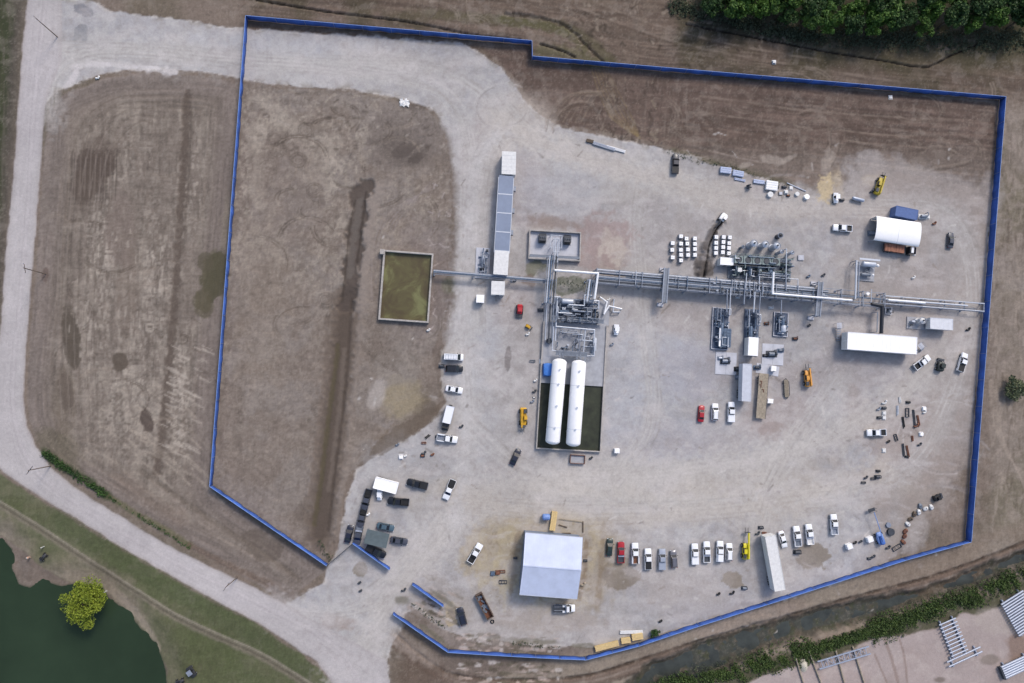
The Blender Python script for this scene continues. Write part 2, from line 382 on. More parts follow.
# field B (inside the fence)
b = ss(-1, 1.5, sdB + rag * 5)
mix(b, (126, 117, 110)); mix(b * ss(.4, .6, fbm(U * .03, V * .03, 91)) * .6, (116, 104, 94))
mul(1 + .22 * (plough(sdB, .3, 42) - .5) * b * (1 - ss(20, 70, sdB)))
sw = fbm(U * .035, V * .03, 95, 3) - .5
st = ss(.46, .68, fbm(U * .28 + 6 * sw, V * .24 - 5 * sw, 92, 5) * .6 + fbm(U * .03, V * .025, 96, 3) * .4) * b * (1 - .8 * ss(200, 380, V + (U - 300) * .5)); mix(st * .62, (164, 154, 141))
dk = ss(.52, .7, fbm(U * .2 - 4 * sw, V * .22 + 5 * sw, 97, 5)) * b; mix(dk * .35, (100, 90, 82))
for (u, v, ru, rv, rt) in [(262, 100, 16, 10, 20), (285, 122, 26, 9, 40), (310, 150, 20, 8, 50), (255, 140, 12, 20, 0), (258, 180, 10, 26, 0), (330, 150, 12, 18, 10), (318, 180, 22, 9, 30)]: blob(u, v, ru, rv, (166, 156, 143), .45, rt, rag=.9, soft=.5, seed=int(u), fr=.14)
st = ss(.52, .7, fbm(U * .3, V * .3, 93, 4)) * b; mix(st * .28, (150, 138, 126))
blob(400, 138, 40, 34, (112, 103, 97), .75, seed=21); blob(405, 150, 26, 18, (92, 84, 78), .5, 20, seed=22); blob(412, 104, 16, 8, (92, 84, 78), .6, 10, seed=23)
blob(398, 380, 26, 34, (132, 124, 116), .7, seed=24); blob(404, 400, 24, 18, (144, 130, 98), .55, -20, seed=25); blob(377, 395, 9, 16, (160, 152, 146), .7, 20, seed=26)
blob(400, 432, 46, 10, (108, 96, 84), .65, -32, seed=27); blob(428, 392, 12, 8, (104, 94, 84), .5, seed=28); blob(385, 350, 18, 12, (112, 102, 94), .5, 30, seed=29)
blob(425, 280, 30, 60, (118, 108, 106), .45, seed=30); blob(450, 285, 10, 10, (96, 98, 76), .6, seed=31)
blob(290, 200, 40, 60, (120, 108, 100), .35, seed=32); blob(260, 300, 30, 90, (132, 120, 108), .4, seed=33)
for (u, v) in [(314, 190), (306, 130), (278, 150), (326, 300), (320, 410), (309, 514), (298, 160)]:
    for r in (3, 5.5, 8):
        stroke([(u + r * cos(t), v + r * .9 * sin(t)) for t in np.linspace(0, 2 * pi, 14)], 1.2, (98, 88, 80), .5, .6, seed=int(u), smooth=False)
blob(324, 306, 5, 4, (88, 80, 74), .7, seed=3)
for k in range(5): stroke([(372 + 5 * k, 300), (372 + 4 * k, 260), (380 + 4 * k, 225), (400 + 3 * k, 205), (430, 190 - 2 * k)], 1.5, (142, 132, 128), .45, .7, seed=k, brk=.5)
for k in range(22):
    u0 = 425 + rnd.random() * 26; v0 = 172 + rnd.random() * 160; t = rnd.random() * pi
    stroke([(u0, v0), (u0 + 5 * cos(t), v0 + 5 * sin(t) * 1.2)], 1.3, (164, 154, 150), .6, .5, seed=k, smooth=False)
for k in range(9): stroke([(356 + k * 3, 342), (366 + k * 3, 352 + k), (386 + k * 2, 368 + k)], 1.2, (92, 82, 74), .45, .6, seed=k)
# north east field
n = ss(-1, 1.5, sdN + rag * 5)
mix(n, (108, 93, 84)); mix(n * ss(.42, .6, fbm(U * .035, V * .05, 101)) * .8, (88, 75, 67))
pn = vn(V * .5 - U * .045 + n_mid * 2, U * .01, 43); mul(1 + .7 * (pn - .5) * n * ss(690, 740, U))
mul(1 + .3 * (plough(sdN, .4, 44) - .5) * n * (1 - ss(10, 40, sdN)))
mix(n * ss(.55, .7, fbm(U * .2, V * .2, 102)) * .3, (142, 128, 116)); mix(n * ss(.6, .72, fbm(U * .12, V * .2, 103)) * .4, (84, 74, 66))
for k in range(7): stroke([(545 + 6 * k, 122), (562 + 6 * k, 100 - k), (580 + 5 * k, 92), (600 + 2 * k, 96 + 2 * k), (612, 120)], 1.5, (138, 124, 108), .5, .6, seed=k)
for k in range(6): stroke([(592 + 3 * k, 70), (600 + 4 * k, 95), (612 + 4 * k, 118), (640, 138)], 1.5, (140, 122, 82), .45, .6, seed=k)
for k in range(10): stroke([(648 + 5 * k, 78), (646 + 5 * k, 105), (640 + 6 * k, 138)], 1.6, (82, 72, 66) if k % 2 else (134, 122, 112), .45, .6, seed=k + 3, brk=.6)
for r in (5, 9, 13, 17): stroke([(948 + r * 1.9 * cos(t), 141 + r * .8 * sin(t)) for t in np.linspace(0, 2 * pi, 20)], 1.3, (90, 80, 74), .5, .6, seed=r, smooth=False, brk=.4)
stroke([(672, 152), (700, 160), (730, 166), (770, 178), (800, 188)], 9, (86, 84, 66), .6, .6, seed=71)
stroke([(700, 148), (735, 157), (762, 162)], 2, (146, 134, 124), .6, .5, seed=72)
blob(612, 92, 12, 25, (100, 88, 78), .5, seed=73)
r5 = random.Random(21)
for k in range(170):     # turning marks of machines, worked into the soil
    reg = r5.random()
    if reg < .4: cu, cv = r5.uniform(560, 980), r5.uniform(90, 165)
    elif reg < .7: cu, cv = r5.uniform(245, 440), r5.uniform(100, 330)
    elif reg < .85: cu, cv = r5.uniform(50, 200), r5.uniform(110, 480)
    else: cu, cv = r5.uniform(300, 980), r5.uniform(0, 50)
    R0 = r5.uniform(6, 34); a0 = r5.random() * 6.28; el_ = r5.uniform(.4, 1)
    for w_ in (0, 3): stroke([(cu + (R0 + w_) * cos(a0 + t), cv + (R0 + w_) * el_ * sin(a0 + t)) for t in np.linspace(0, r5.uniform(.8, 2.6), 7)], 1.5, (138, 126, 114) if k % 2 else (76, 66, 58), .5, .55, seed=k, brk=.5, dz=.06 if k % 2 else -.08)
stroke([(505, 14), (540, 18), (565, 26), (585, 44), (603, 62)], 3, (56, 50, 42), .8, .4, rag=.8, seed=81, dz=-.5); stroke([(500, 20), (540, 25), (568, 34), (584, 50)], 8, (86, 84, 58), .6, .5, rag=.7, seed=82)
for k in range(60):
    cu, cv = r5.uniform(596, 660), r5.uniform(74, 142); stroke([(cu, cv), (cu + r5.uniform(-4, 5), cv + r5.uniform(3, 9))], r5.uniform(1.2, 2.6), (66, 57, 51) if k % 3 else (140, 128, 112), .65, .5, seed=k, smooth=False, rag=.8)
for k in range(70):
    cu, cv = r5.uniform(560, 800), r5.uniform(2, 50); stroke([(cu, cv), (cu + r5.uniform(-6, 6), cv + r5.uniform(1, 5))], r5.uniform(1.2, 2.8), (58, 51, 44) if k % 3 else (140, 128, 114), .6, .5, seed=k, smooth=False, rag=.8)
for k in range(90):
    cu, cv = r5.uniform(243, 445), r5.uniform(86, 150); stroke([(cu, cv), (cu + r5.uniform(-6, 6), cv + r5.uniform(-3, 3))], r5.uniform(1.2, 2.8), (80, 72, 65) if k % 2 else (156, 147, 137), .5, .5, seed=k, smooth=False, rag=.8)
for k in range(110):
    cu, cv = r5.uniform(988, 1026), r5.uniform(110, 545); stroke([(cu, cv), (cu - r5.uniform(-2, 5), cv + r5.uniform(6, 30))], r5.uniform(1.2, 3), (90, 80, 70) if k % 2 else (150, 138, 126), .4, .6, seed=k, smooth=False, rag=.8)
for k in range(8): stroke([(1030, 500 - k * 3), (1008, 450 + k), (1000 - k, 420), (996 - k, 380)], 1.6, (148, 136, 124), .5, .6, seed=k, brk=.5)
gn = n * (1 - ss(30, 70, V - 84 - (U - 560) * .05)); mix(gn * .35, (90, 76, 70)); gs = n * ss(135, 165, V) * ss(640, 700, U); mix(gs * .5, (124, 114, 106))
for (u, v, ru, rv, rt) in [(770, 160, 16, 4, 10), (872, 172, 14, 6, 10), (905, 168, 16, 6, 10), (828, 165, 7, 16, 12), (744, 166, 10, 3, -20), (790, 158, 12, 3, -25)]: blob(u, v, ru, rv, (158, 148, 138), .55, rt, rag=.8, soft=.4, seed=int(u))
# grass south west
g = ss(-1, 1.5, sdG + rag * 6)
mix(g, (92, 94, 72)); mix(g * ss(.42, .65, n_mid) * .6, (78, 84, 56)); mix(g * ss(.5, .7, n_small) * .4, (112, 108, 88))
bk = g * (1 - ss(3, 34, -sdL + rag * 26)) * (1 - .8 * ss(600, 640, V)); mix(bk, (134, 124, 110)); mix(bk * ss(.55, .7, n_small) * .5, (112, 104, 88))
gg = g * ss(590, 620, V) * ss(8, 24, -sdL); mix(gg * .5, (84, 88, 62))
stroke([(60, 520), (110, 553), (170, 588), (240, 626), (300, 668)], 20, (74, 82, 56), .65, .6, seed=51)
stroke([(10, 505), (45, 518)], 16, (80, 84, 58), .5, .7, seed=52)
stroke([(200, 640), (230, 660), (260, 690)], 26, (80, 88, 58), .5, .8, seed=54)
PATHL = [(-30, 488), (0, 505), (40, 530), (70, 550), (100, 570), (140, 595), (175, 617), (215, 636), (256, 654), (290, 674), (330, 700)]
stroke(PATHL, 7, (118, 111, 98), .8, .5, seed=53); stroke(PATHL, 2.2, (70, 64, 54), .5, .6, seed=55, dz=-.08)
stroke([(p[0] + 1, p[1] - 3.5) for p in PATHL], 1.6, (146, 138, 124), .6, .6, seed=56)
stroke([(112, 592), (128, 606), (145, 628), (156, 650)], 8, (150, 138, 124), .6, .5, seed=58)

# south east strip outside the fence
se = (1 - ss(-4, 4, sdS)) * ss(-16, 0, (V - 546) * 1.0 + (U - 970) * .29) * ss(385, 400, U)
mix(se * (1 - ss(900, 1100, U)), (138, 127, 114)); mix(se * ss(.45, .65, n_mid) * .6, (122, 108, 96))
SB = [(396, 634), (430, 662), (460, 676), (520, 680), (585, 676), (640, 660), (700, 641), (768, 622), (850, 598), (930, 577), (990, 556), (1030, 540)]
stroke([(p[0], p[1] + 6) for p in SB], 14, (104, 88, 78), .8, .4, seed=61); stroke(SB, 3, (66, 56, 48), .85, .5, seed=62, dz=-.35, brk=.4)
stroke([(p[0] + 2, p[1] + 6) for p in SB], 2.5, (150, 138, 126), .5, .6, seed=63, brk=.5); stroke([(p[0], p[1] + 12) for p in SB], 3, (74, 64, 56), .6, .6, seed=64, brk=.6)
blob(420, 672, 26, 22, (96, 82, 72), .7, seed=65)
bd = (1 - ss(-2, 1, sdS + rag * 6)) * ss(-22, -10, sdS + rag * 8) * ss(640, 700, U); mix(bd * .9, (76, 76, 58)); d = ss(-7, 1, sdD + rag * 10); mix(d * .95, (66, 64, 56)); Z -= 1.45 * ss(-8, 4, sdD + rag * 7) - .5 * (fbm(U * .07, V * .07, 330) - .5) * (sdD > -12); mix(ss(1, 4, sdD + rag * 5), (70, 72, 66)); mix(d * ss(.5, .66, fbm(U * .12, V * .12, 331)) * .5, (92, 82, 70)); mix(d * ss(.55, .7, fbm(U * .2, V * .2, 332)) * .6, (66, 70, 50))
blob(955, 583, 50, 5, (92, 80, 68), .8, -20, seed=67)

# gravel yard
sfw = 22 * ss(770, 860, U) * (1 - ss(200, 225, V)) + 20 * ss(885, 925, U) * ss(400, 450, V) + 5 * ss(400, 425, U) * (1 - ss(470, 490, U)) * ss(110, 130, V) * (1 - ss(335, 350, V))
y = ss(-.8 - sfw, .9 + sfw, sdY + rag * (4.5 + 1.6 * sfw))
mix(y, (164, 160, 158))
mix(y * ss(.42, .62, n_big) * .6, (157, 157, 161)); mix(y * ss(.45, .7, n_mid) * .45, (149, 145, 144)); mix(y * ss(.55, .75, n_small) * .22, (177, 173, 168))
mix(y * ss(.5, .75, fbm(U * .05, V * .012, 111)) * .3, (172, 168, 164)); mt = fbm(U * .13 + 3 * n_mid, V * .13, 112, 5); mix(y * ss(.5, .66, mt) * .35, (146, 141, 137)); mix(y * (1 - ss(.34, .46, mt)) * .35, (181, 178, 174))
mix(y * (1 - ss(2, 26, sdY + rag * 20)) * ss(840, 900, U) * .7, (138, 127, 118))
mix(y * ss(850, 960, U) * ss(440, 500, V + rag * 40) * .8, (138, 128, 118))
mix(y * ss(690, 760, U) * (1 - ss(175, 250, V - (U - 760) * .1 + rag * 30)) * .5, (146, 134, 126))
YB = []
for (u, v, ru, rv, c, al, rt) in [(600, 245, 34, 26, (142, 122, 118), .65, 0), (555, 222, 44, 8, (138, 124, 116), .6, 3), (612, 262, 14, 18, (158, 144, 134), .7, 0),
    (560, 560, 62, 56, (158, 146, 126), .5, 0), (500, 545, 44, 30, (164, 148, 118), .6, -30), (600, 560, 14, 50, (148, 136, 118), .5, 8), (452, 614, 8, 13, (170, 152, 112), .8, 0), (430, 575, 9, 6, (122, 115, 107), .9, 10),
    (360, 569, 7, 8, (128, 120, 109), .9, 0), (338, 622, 20, 9, (142, 128, 120), .7, 10), (620, 574, 20, 15, (120, 110, 97), .9, 0), (733, 580, 11, 8, (126, 116, 103), .9, 20), (812, 557, 16, 14, (124, 115, 104), .9, 10), (651, 601, 5, 4, (140, 132, 124), .8, 0),
    (835, 188, 9, 18, (176, 162, 138), .75, 10), (872, 180, 12, 6, (170, 160, 146), .6, 0), (962, 372, 14, 60, (146, 137, 132), .5, 4), (880, 360, 50, 22, (146, 142, 142), .5, 4),
    (780, 420, 40, 24, (150, 136, 130), .45, 0), (670, 480, 130, 18, (172, 168, 164), .5, 2), (660, 440, 60, 20, (160, 156, 160), .5, 0), (508, 358, 3, 13, (112, 106, 104), .8, 4), (480, 160, 22, 50, (164, 155, 152), .5, 5),
    (690, 370, 40, 30, (160, 157, 162), .6, 0), (715, 435, 60, 20, (156, 150, 148), .4, 0), (84, 10, 11, 6, (126, 126, 130), .95, 25), (80, 38, 8, 15, (134, 134, 137), .95, 15), (520, 190, 30, 40, (160, 153, 154), .5, 0),
    (905, 435, 40, 40, (150, 138, 134), .5, 0), (590, 495, 60, 10, (176, 171, 168), .4, 0), (400, 460, 30, 30, (158, 156, 156), .4, 0), (745, 620, 60, 10, (148, 134, 124), .5, -15), (690, 600, 60, 20, (166, 160, 158), .5, 0), (545, 620, 60, 12, (156, 146, 138), .6, 0), (450, 640, 40, 8, (140, 130, 122), .6, 20), (430, 610, 26, 12, (148, 138, 130), .6, 30),
    (500, 130, 16, 8, (140, 134, 132), .5, 0), (510, 300, 26, 26, (160, 152, 150), .5, 0), (530, 470, 60, 10, (170, 164, 162), .4, 5), (890, 340, 60, 60, (154, 147, 146), .35, 0), (570, 285, 22, 10, (92, 96, 80), .8, 0), (535, 268, 12, 8, (112, 112, 92), .8, 0)]:
    blob(u, v, ru, rv, c, al, rt, seed=int(u * 3 + v), rag=.4, soft=.08 if al >= .8 else .3, fr=.16)
sand = y * ss(-.1, .45, 1 - np.sqrt(((U - 538) / 80) ** 2 + ((V - 560) / 56) ** 2) + .9 * (fbm(U * .05, V * .05, 310, 5) - .5))
mix(sand * .5, (156, 148, 134)); mix(sand * ss(.5, .68, fbm(U * .2, V * .12, 311)) * .6, (172, 160, 134)); mix(sand * ss(.58, .7, fbm(U * .3, V * .3, 312)) * .5, (130, 112, 88))
stroke([(500, 535), (525, 522), (560, 515), (590, 522), (600, 545)], 9, (168, 156, 130), .6, .6, seed=7, rag=.7); stroke([(495, 580), (500, 555), (510, 530)], 8, (166, 155, 130), .6, .6, seed=8, rag=.7); stroke([(586, 540), (584, 570), (580, 595)], 5, (122, 104, 84), .7, .5, seed=9, rag=.8)
stroke([(517, 535), (514, 560), (511, 590)], 6, (138, 124, 104), .6, .5, seed=10, rag=.7)
stroke([(78, 66), (95, 63), (130, 66), (175, 72)], 7, (192, 187, 186), .8, .4, seed=11, rag=.5); stroke([(74, 66), (76, 74), (66, 86)], 6, (188, 182, 181), .7, .5, seed=12)
for q in range(240):
    cu = 400 + rnd.random() * 160; cv = 590 + (cu - 400) * .33 + rnd.uniform(-14, 16); cv = min(cv, 656) if cu < 460 else rnd.choice([rnd.uniform(634, 652), rnd.uniform(662, 684)])
    blob(cu, cv, rnd.uniform(1.5, 6), rnd.uniform(.8, 2.4), rnd.choice([(190, 182, 176), (98, 92, 78), (150, 136, 126), (178, 162, 152), (84, 76, 66)]), .7, 25 if cu < 460 else 0, rag=.8, seed=q, fr=.25)
for (u, v, ru, rv, c, al, rt) in [(640, 385, 60, 66, (160, 162, 168), .55, 20), (560, 500, 130, 22, (178, 170, 158), .6, -2), (760, 490, 130, 26, (170, 161, 150), .55, -4), (640, 175, 110, 22, (176, 169, 160), .55, 12), (560, 190, 60, 40, (162, 162, 166), .5, 0), (800, 380, 60, 40, (152, 142, 138), .5, 0), (690, 320, 50, 26, (158, 148, 142), .5, 10), (905, 440, 60, 60, (148, 137, 130), .7, 0), (900, 280, 90, 50, (154, 145, 139), .6, 5), (940, 380, 30, 90, (150, 140, 133), .6, 5), (520, 110, 40, 26, (170, 160, 150), .6, 0),
        (480, 350, 22, 90, (166, 167, 171), .6, 5), (520, 330, 14, 60, (150, 143, 140), .5, 0), (420, 470, 50, 26, (158, 158, 160), .5, 20), (420, 560, 60, 30, (178, 173, 169), .6, -30), (700, 575, 110, 24, (166, 158, 152), .5, -4), (300, 52, 110, 14, (166, 167, 172), .5, 5), (390, 60, 60, 12, (176, 168, 162), .5, 5), (490, 160, 16, 60, (172, 166, 162), .6, 5), (640, 240, 70, 40, (154, 146, 142), .45, 0), (900, 200, 60, 20, (150, 141, 136), .5, 5), (540, 630, 60, 14, (156, 148, 140), .5, 0)]:
    blob(u, v, ru, rv, c, al, rt, seed=int(u + v * 2), rag=1.1, soft=.7, fr=.035)
for k in range(60):   # pale wash marks and dark scuffs over the gravel
    u0 = 430 + rnd.random() * 520; v0 = 180 + rnd.random() * 440; t = rnd.gauss(0, .5)
    l = 8 + rnd.random() * 26; idxc = rnd.random()
    stroke([(u0, v0), (u0 + l * cos(t), v0 + l * sin(t) * .8), (u0 + 1.9 * l * cos(t + .25), v0 + 1.9 * l * sin(t + .25) * .8)], 1.6 + 2.5 * rnd.random(), (182, 177, 176) if idxc < .6 else (138, 131, 129), .22 + .2 * rnd.random(), .8, seed=k, brk=.7)
ROUTES = [[(60, 46), (150, 50), (250, 56), (350, 62), (430, 66), (480, 90), (500, 120)], [(50, 120), (60, 70), (110, 52), (240, 62), (360, 72), (440, 92), (468, 140), (470, 240), (466, 330), (470, 430), (455, 520), (400, 590), (340, 680)],
    [(500, 100), (540, 140), (640, 170), (740, 200), (860, 205), (950, 215), (972, 300), (950, 400), (900, 470), (780, 500), (640, 505), (540, 495), (470, 490)], [(470, 420), (530, 470), (620, 475), (720, 465), (820, 440), (900, 395), (950, 350)],
    [(440, 520), (400, 570), (370, 600), (330, 615), (280, 610)], [(460, 500), (560, 508), (700, 506), (840, 490)], [(640, 190), (636, 230), (645, 330), (650, 420), (610, 480)], [(840, 380), (780, 470), (760, 520)], [(475, 330), (480, 210), (500, 140), (560, 150), (700, 190)]]
for i, R_ in enumerate(ROUTES):
    for k in range(7):
        o = rnd.gauss(0, 5); o2 = rnd.gauss(0, 5)
        q = [(p[0] + o + rnd.gauss(0, 1.5), p[1] + o2 + rnd.gauss(0, 1.5)) for p in R_]
        for s_ in (-3.2, 3.2):
            stroke([(p[0] + s_ * .6, p[1] + s_ * .6) for p in q], 1.5, (184, 180, 176) if k % 2 else (138, 133, 129), .42, .6, seed=i * 9 + k, brk=.75)
    stroke(R_, 24, (176, 172, 168), .4, .9, seed=i, rag=.7)
for (cu, cv, r) in [(505, 108, 22), (946, 440, 40)]:
    for k in range(4): stroke([(cu + (r + k * 3) * cos(t), cv + (r + k * 3) * sin(t) * .8) for t in np.linspace(.3 + k, 2.3 + k, 14)], 1.4, (184, 179, 176) if k % 2 else (136, 131, 128), .5, .6, seed=k, brk=.5)
r6 = random.Random(9)
for (q, w_, c_, al) in [([(345, 680), (372, 640), (392, 600), (420, 565), (455, 520), (500, 490), (580, 478), (700, 470), (800, 450), (880, 410), (930, 370)], 30, (182, 176, 170), .5), ([(455, 525), (466, 440), (462, 360), (468, 250), (476, 170), (500, 130)], 13, (184, 181, 180), .5), ([(500, 120), (560, 150), (660, 180), (780, 210), (850, 206)], 20, (180, 172, 164), .45), ([(470, 500), (600, 520), (760, 505), (880, 470)], 20, (176, 167, 157), .4), ([(330, 620), (300, 612), (270, 600)], 16, (184, 178, 176), .4)]:
    stroke(q, w_, c_, al, .9, rag=.9, seed=int(w_))
blob(826, 190, 9, 13, (190, 172, 138), .8, 10, rag=1, soft=.3, seed=5, fr=.2); blob(420, 470, 30, 12, (160, 154, 150), .4, -20, rag=1, seed=6)
for k in range(620):    # litter, stones, drips and scuffs too small to be things
    cu, cv = r6.uniform(345, 975), r6.uniform(130, 640)
    if r6.random() < .35: cu, cv = r6.choice([(620, 300, 40), (540, 380, 20), (760, 370, 40), (900, 430, 35), (790, 190, 25), (430, 450, 25), (880, 540, 30), (550, 530, 40), (700, 300, 60), (500, 300, 25)]) [0:2] if 0 else (lambda q: (r6.gauss(q[0], q[2]), r6.gauss(q[1], q[2] * .6)))(r6.choice([(620, 300, 30), (540, 380, 16), (760, 370, 34), (900, 430, 30), (790, 190, 22), (430, 450, 22), (880, 540, 26), (700, 300, 50), (500, 300, 22)]))
    t_ = r6.random() * 3.14; l = r6.choice([.8, 1.2, 2, 4, 7]); c_ = r6.choice([(112, 104, 98), (96, 90, 86), (196, 192, 188), (188, 183, 178), (132, 120, 110)])
    stroke([(cu, cv), (cu + l * cos(t_), cv + l * sin(t_))], r6.uniform(.9, 2.2), c_, r6.uniform(.25, .6), .5, seed=k, smooth=False, rag=.7)
for (u, v, ru, rv, c, al) in [(604, 240, 26, 24, (146, 128, 124), .6), (614, 250, 13, 15, (176, 166, 156), .75), (606, 238, 6, 8, (170, 160, 150), .6), (530, 281, 9, 5, (120, 106, 98), .7), (58, 38, 3, 3, (88, 80, 74), .9), (46, 276, 3, 6, (96, 82, 76), .7), (555, 223, 26, 6, (132, 118, 110), .6), (700, 262, 6, 16, (84, 78, 74), .8), (706, 268, 4, 10, (76, 70, 66), .8), (716, 232, 4, 8, (86, 80, 76), .7), (765, 425, 14, 10, (142, 128, 122), .5), (880, 355, 34, 8, (144, 139, 138), .4)]: blob(u, v, ru, rv, c, al, 8, rag=.9, soft=.3, seed=int(u), fr=.16)
# weedy scraps along gravel edges
ed = y * (1 - ss(0, 6, sdY + rag * 6)) * (sfw < 1) ; mix(ed * ss(.5, .65, n_small) * .5, (120, 112, 98))
ed2 = (1 - ss(0, 2.5, np.abs(sdY + rag * 4.5))) * ss(.5, .66, fbm(U * .2, V * .2, 121)) * (sfw < 1); mix(ed2 * .6, (192, 186, 180))
blob(415, 650, 30, 10, (146, 134, 124), .6, 35, seed=88); blob(450, 600, 34, 14, (154, 146, 138), .5, 40, seed=89)
for (u, v, ru, rv, rt) in [(528, 641, 34, 3.5, 4), (585, 646, 16, 3, 0), (430, 632, 22, 3, 36), (442, 598, 18, 3, 36), (400, 600, 8, 5, 0)]: blob(u, v, ru, rv, (104, 100, 84), .7, rt, seed=int(u), rag=.6)
blob(600, 572, 4, 40, (128, 112, 92), .5, 5, seed=90, rag=.7)
# west road, a paler compacted strip
r = ss(-.8, 1.2, sdR + rag * 3)
mix(r, (172, 167, 166)); mul(1 + .1 * (vn(sdR * .45, (U + V) * .015, 131) - .5) * r); mix(r * ss(.5, .7, n_mid) * .3, (162, 156, 158)); mix(r * (1 - ss(0, 5, sdR + rag * 4)) * .4, (152, 144, 140))
for k in range(14):
    o = rnd.gauss(0, 4)
    stroke([(44 + o, -5), (32 + o, 100), (26 + o, 200), (18 + o, 300), (10 + o, 400), (30 + o * .7, 468 - o), (90, 515 - o), (170, 562 - o), (250, 602 - o), (330, 645 - o * 1.3), (365, 690)], 1.5, (184, 178, 178) if k % 2 else (156, 150, 150), .3, .7, seed=k, brk=.6)
# storage yard
s = ss(-1.2, 1.2, sdS + rag * 6)
mix(s, (160, 148, 144)); mix(s * ss(.45, .65, n_mid) * .5, (150, 136, 130)); mix(s * ss(.55, .7, n_small) * .3, (178, 168, 162))
for (q, w_) in [([(884, 638), (892, 660), (900, 690)], 3), ([(898, 636), (904, 655), (908, 690)], 2), ([(875, 655), (890, 690)], 2)]: stroke(q, w_, (132, 116, 108), .7, .5, seed=5)
blob(1017, 648, 11, 15, (128, 108, 96), .8, seed=91); blob(1000, 620, 30, 14, (168, 158, 150), .5, seed=92); blob(990, 660, 10, 5, (126, 116, 108), .8, seed=93); blob(940, 680, 6, 3, (110, 100, 92), .8, seed=94)
# trench dug by the totes, with its spoil heaps
TR = [(724, 220), (716, 230), (710, 243), (707, 258), (703, 280)]
stroke([(p[0] - 3, p[1] + 1) for p in TR], 8, (88, 82, 78), .85, .4, rag=.6, seed=95, dz=.7); stroke([(712, 256), (710, 270), (707, 281)], 7, (82, 76, 72), .8, .4, rag=.6, seed=96, dz=.5)
stroke(TR, 2.0, (34, 33, 34), .95, .4, seed=97, dz=-.8)

soil_ = np.clip(1 - y - r - s, 0, 1)
tex = fbm(U * .55, V * .55, 301, 4) - .5; texv = vn(U * .8, V * .16, 302) - .5; texh = vn(U * .2, V * .7, 303) - .5
mul(1 + soil_ * (.4 * tex + .16 * texv + .14 * texh) + (1 - soil_) * (.16 * tex + .12 * (n_mid - .5)))
soil_ = soil_ * (1 - .7 * g); mo = ss(.5, .68, fbm(U * .17 + 4 * rag, V * .15, 320, 5)) * soil_ * ss(.4, .6, fbm(U * .02, V * .02, 321)); mix(mo * .2, (156, 146, 136)); mo = ss(.54, .68, fbm(U * .11, V * .13 + 3 * rag, 322, 5)) * soil_; mix(mo * .16, (88, 79, 71)); fl = soil_ * ss(.66, .74, fbm(U * .8, V * .8, 304, 3)); mix(fl * .15, (164, 154, 142)); fl = soil_ * ss(.66, .76, fbm(U * .6, V * .6, 305, 3)); mix(fl * .18, (70, 62, 54))

# marks that lie on top of the soil's mottling
for (u, v, ru, rv, c, al, rt, sd_) in [(92, 168, 17, 17, (86, 76, 69), .75, 30, 1), (84, 186, 13, 18, (88, 78, 70), .7, 10, 8), (71, 336, 9, 30, (84, 76, 67), .75, -6, 2), (66, 392, 7, 22, (92, 82, 74), .6, -8, 22), (120, 362, 8, 9, (88, 79, 70), .75, 0, 3), (147, 421, 6, 12, (84, 74, 68), .8, -15, 4), (216, 275, 12, 25, (82, 78, 62), .85, 8, 5), (203, 300, 9, 12, (88, 82, 66), .75, 0, 6), (206, 262, 8, 10, (88, 82, 68), .7, 0, 16),
        (405, 150, 14, 6, (84, 76, 71), .6, -20, 23), (416, 158, 8, 5, (80, 72, 67), .65, -20, 24), (262, 546, 22, 14, (96, 86, 77), .5, 20, 25), (305, 515, 14, 12, (98, 88, 80), .5, 0, 26), (404, 432, 44, 8, (100, 89, 78), .65, -33, 27), (426, 408, 14, 8, (96, 86, 76), .6, -30, 28), (402, 398, 20, 22, (146, 136, 118), .25, -20, 29), (376, 395, 7, 14, (160, 152, 145), .4, 20, 30)]:
    blob(u, v, ru, rv, c, al, rt, seed=sd_, soft=.12, rag=.45, fr=.16)
for k in range(8): stroke([(76 + k * 5, 152 + 3 * (k % 3)), (74 + k * 5, 196)], 1.6, (132, 120, 111), .4, .6, seed=k, smooth=False)
stroke([(188, 98), (184, 160), (178, 250), (172, 340), (164, 420), (156, 472)], 7, (92, 82, 74), .35, .7, seed=8, rag=.5)
for k in range(10): stroke([(62 + 4 * k, 420 - 24 * k * .0), (58 + 4 * k, 330), (60 + 4.4 * k, 220), (74 + 4.6 * k, 130 + 2 * k), (110 + 3 * k, 96 + 3 * k), (160 - k, 92 + 3.4 * k)], 1.5, (92, 82, 74) if k % 2 else (136, 125, 116), .38, .6, seed=k, brk=.4)
for k in range(90):
    v0 = r5.uniform(345, 455); u0 = r5.uniform(168, 206 - (v0 - 345) * .06) - (v0 - 345) * .1; l = r5.uniform(4, 12); u1 = min(u0 + l, 219 - (v0 - 345) * .07)
    stroke([(u0, v0), (u1, v0 + l * .45)], r5.uniform(1.4, 2.4), (176, 166, 154) if k % 3 else (94, 84, 76), .45, .6, seed=k, smooth=False, rag=.7)
for k in range(60):
    u0, v0 = r5.choice([(104, 250), (156, 262), (90, 320), (130, 330)]); u0 += r5.gauss(0, 9); v0 += r5.gauss(0, 30); stroke([(u0, v0), (u0 - .5, v0 + r5.uniform(3, 9))], 2, (176, 166, 154), .38, .7, seed=k, smooth=False, rag=.8)
TRN = [(366, 187), (358, 198), (360, 212), (354, 232), (356, 250), (350, 268), (351, 284), (345, 306)]; TRL = [(346, 300), (343, 330), (341, 350), (337, 390), (332, 430), (326, 480), (319, 535)]
stroke(TRL, 29, (98, 87, 78), .85, .45, rag=.3, seed=31, dz=-.25); stroke(TRL, 16, (84, 74, 66), .75, .5, rag=.3, seed=32, dz=-.3)
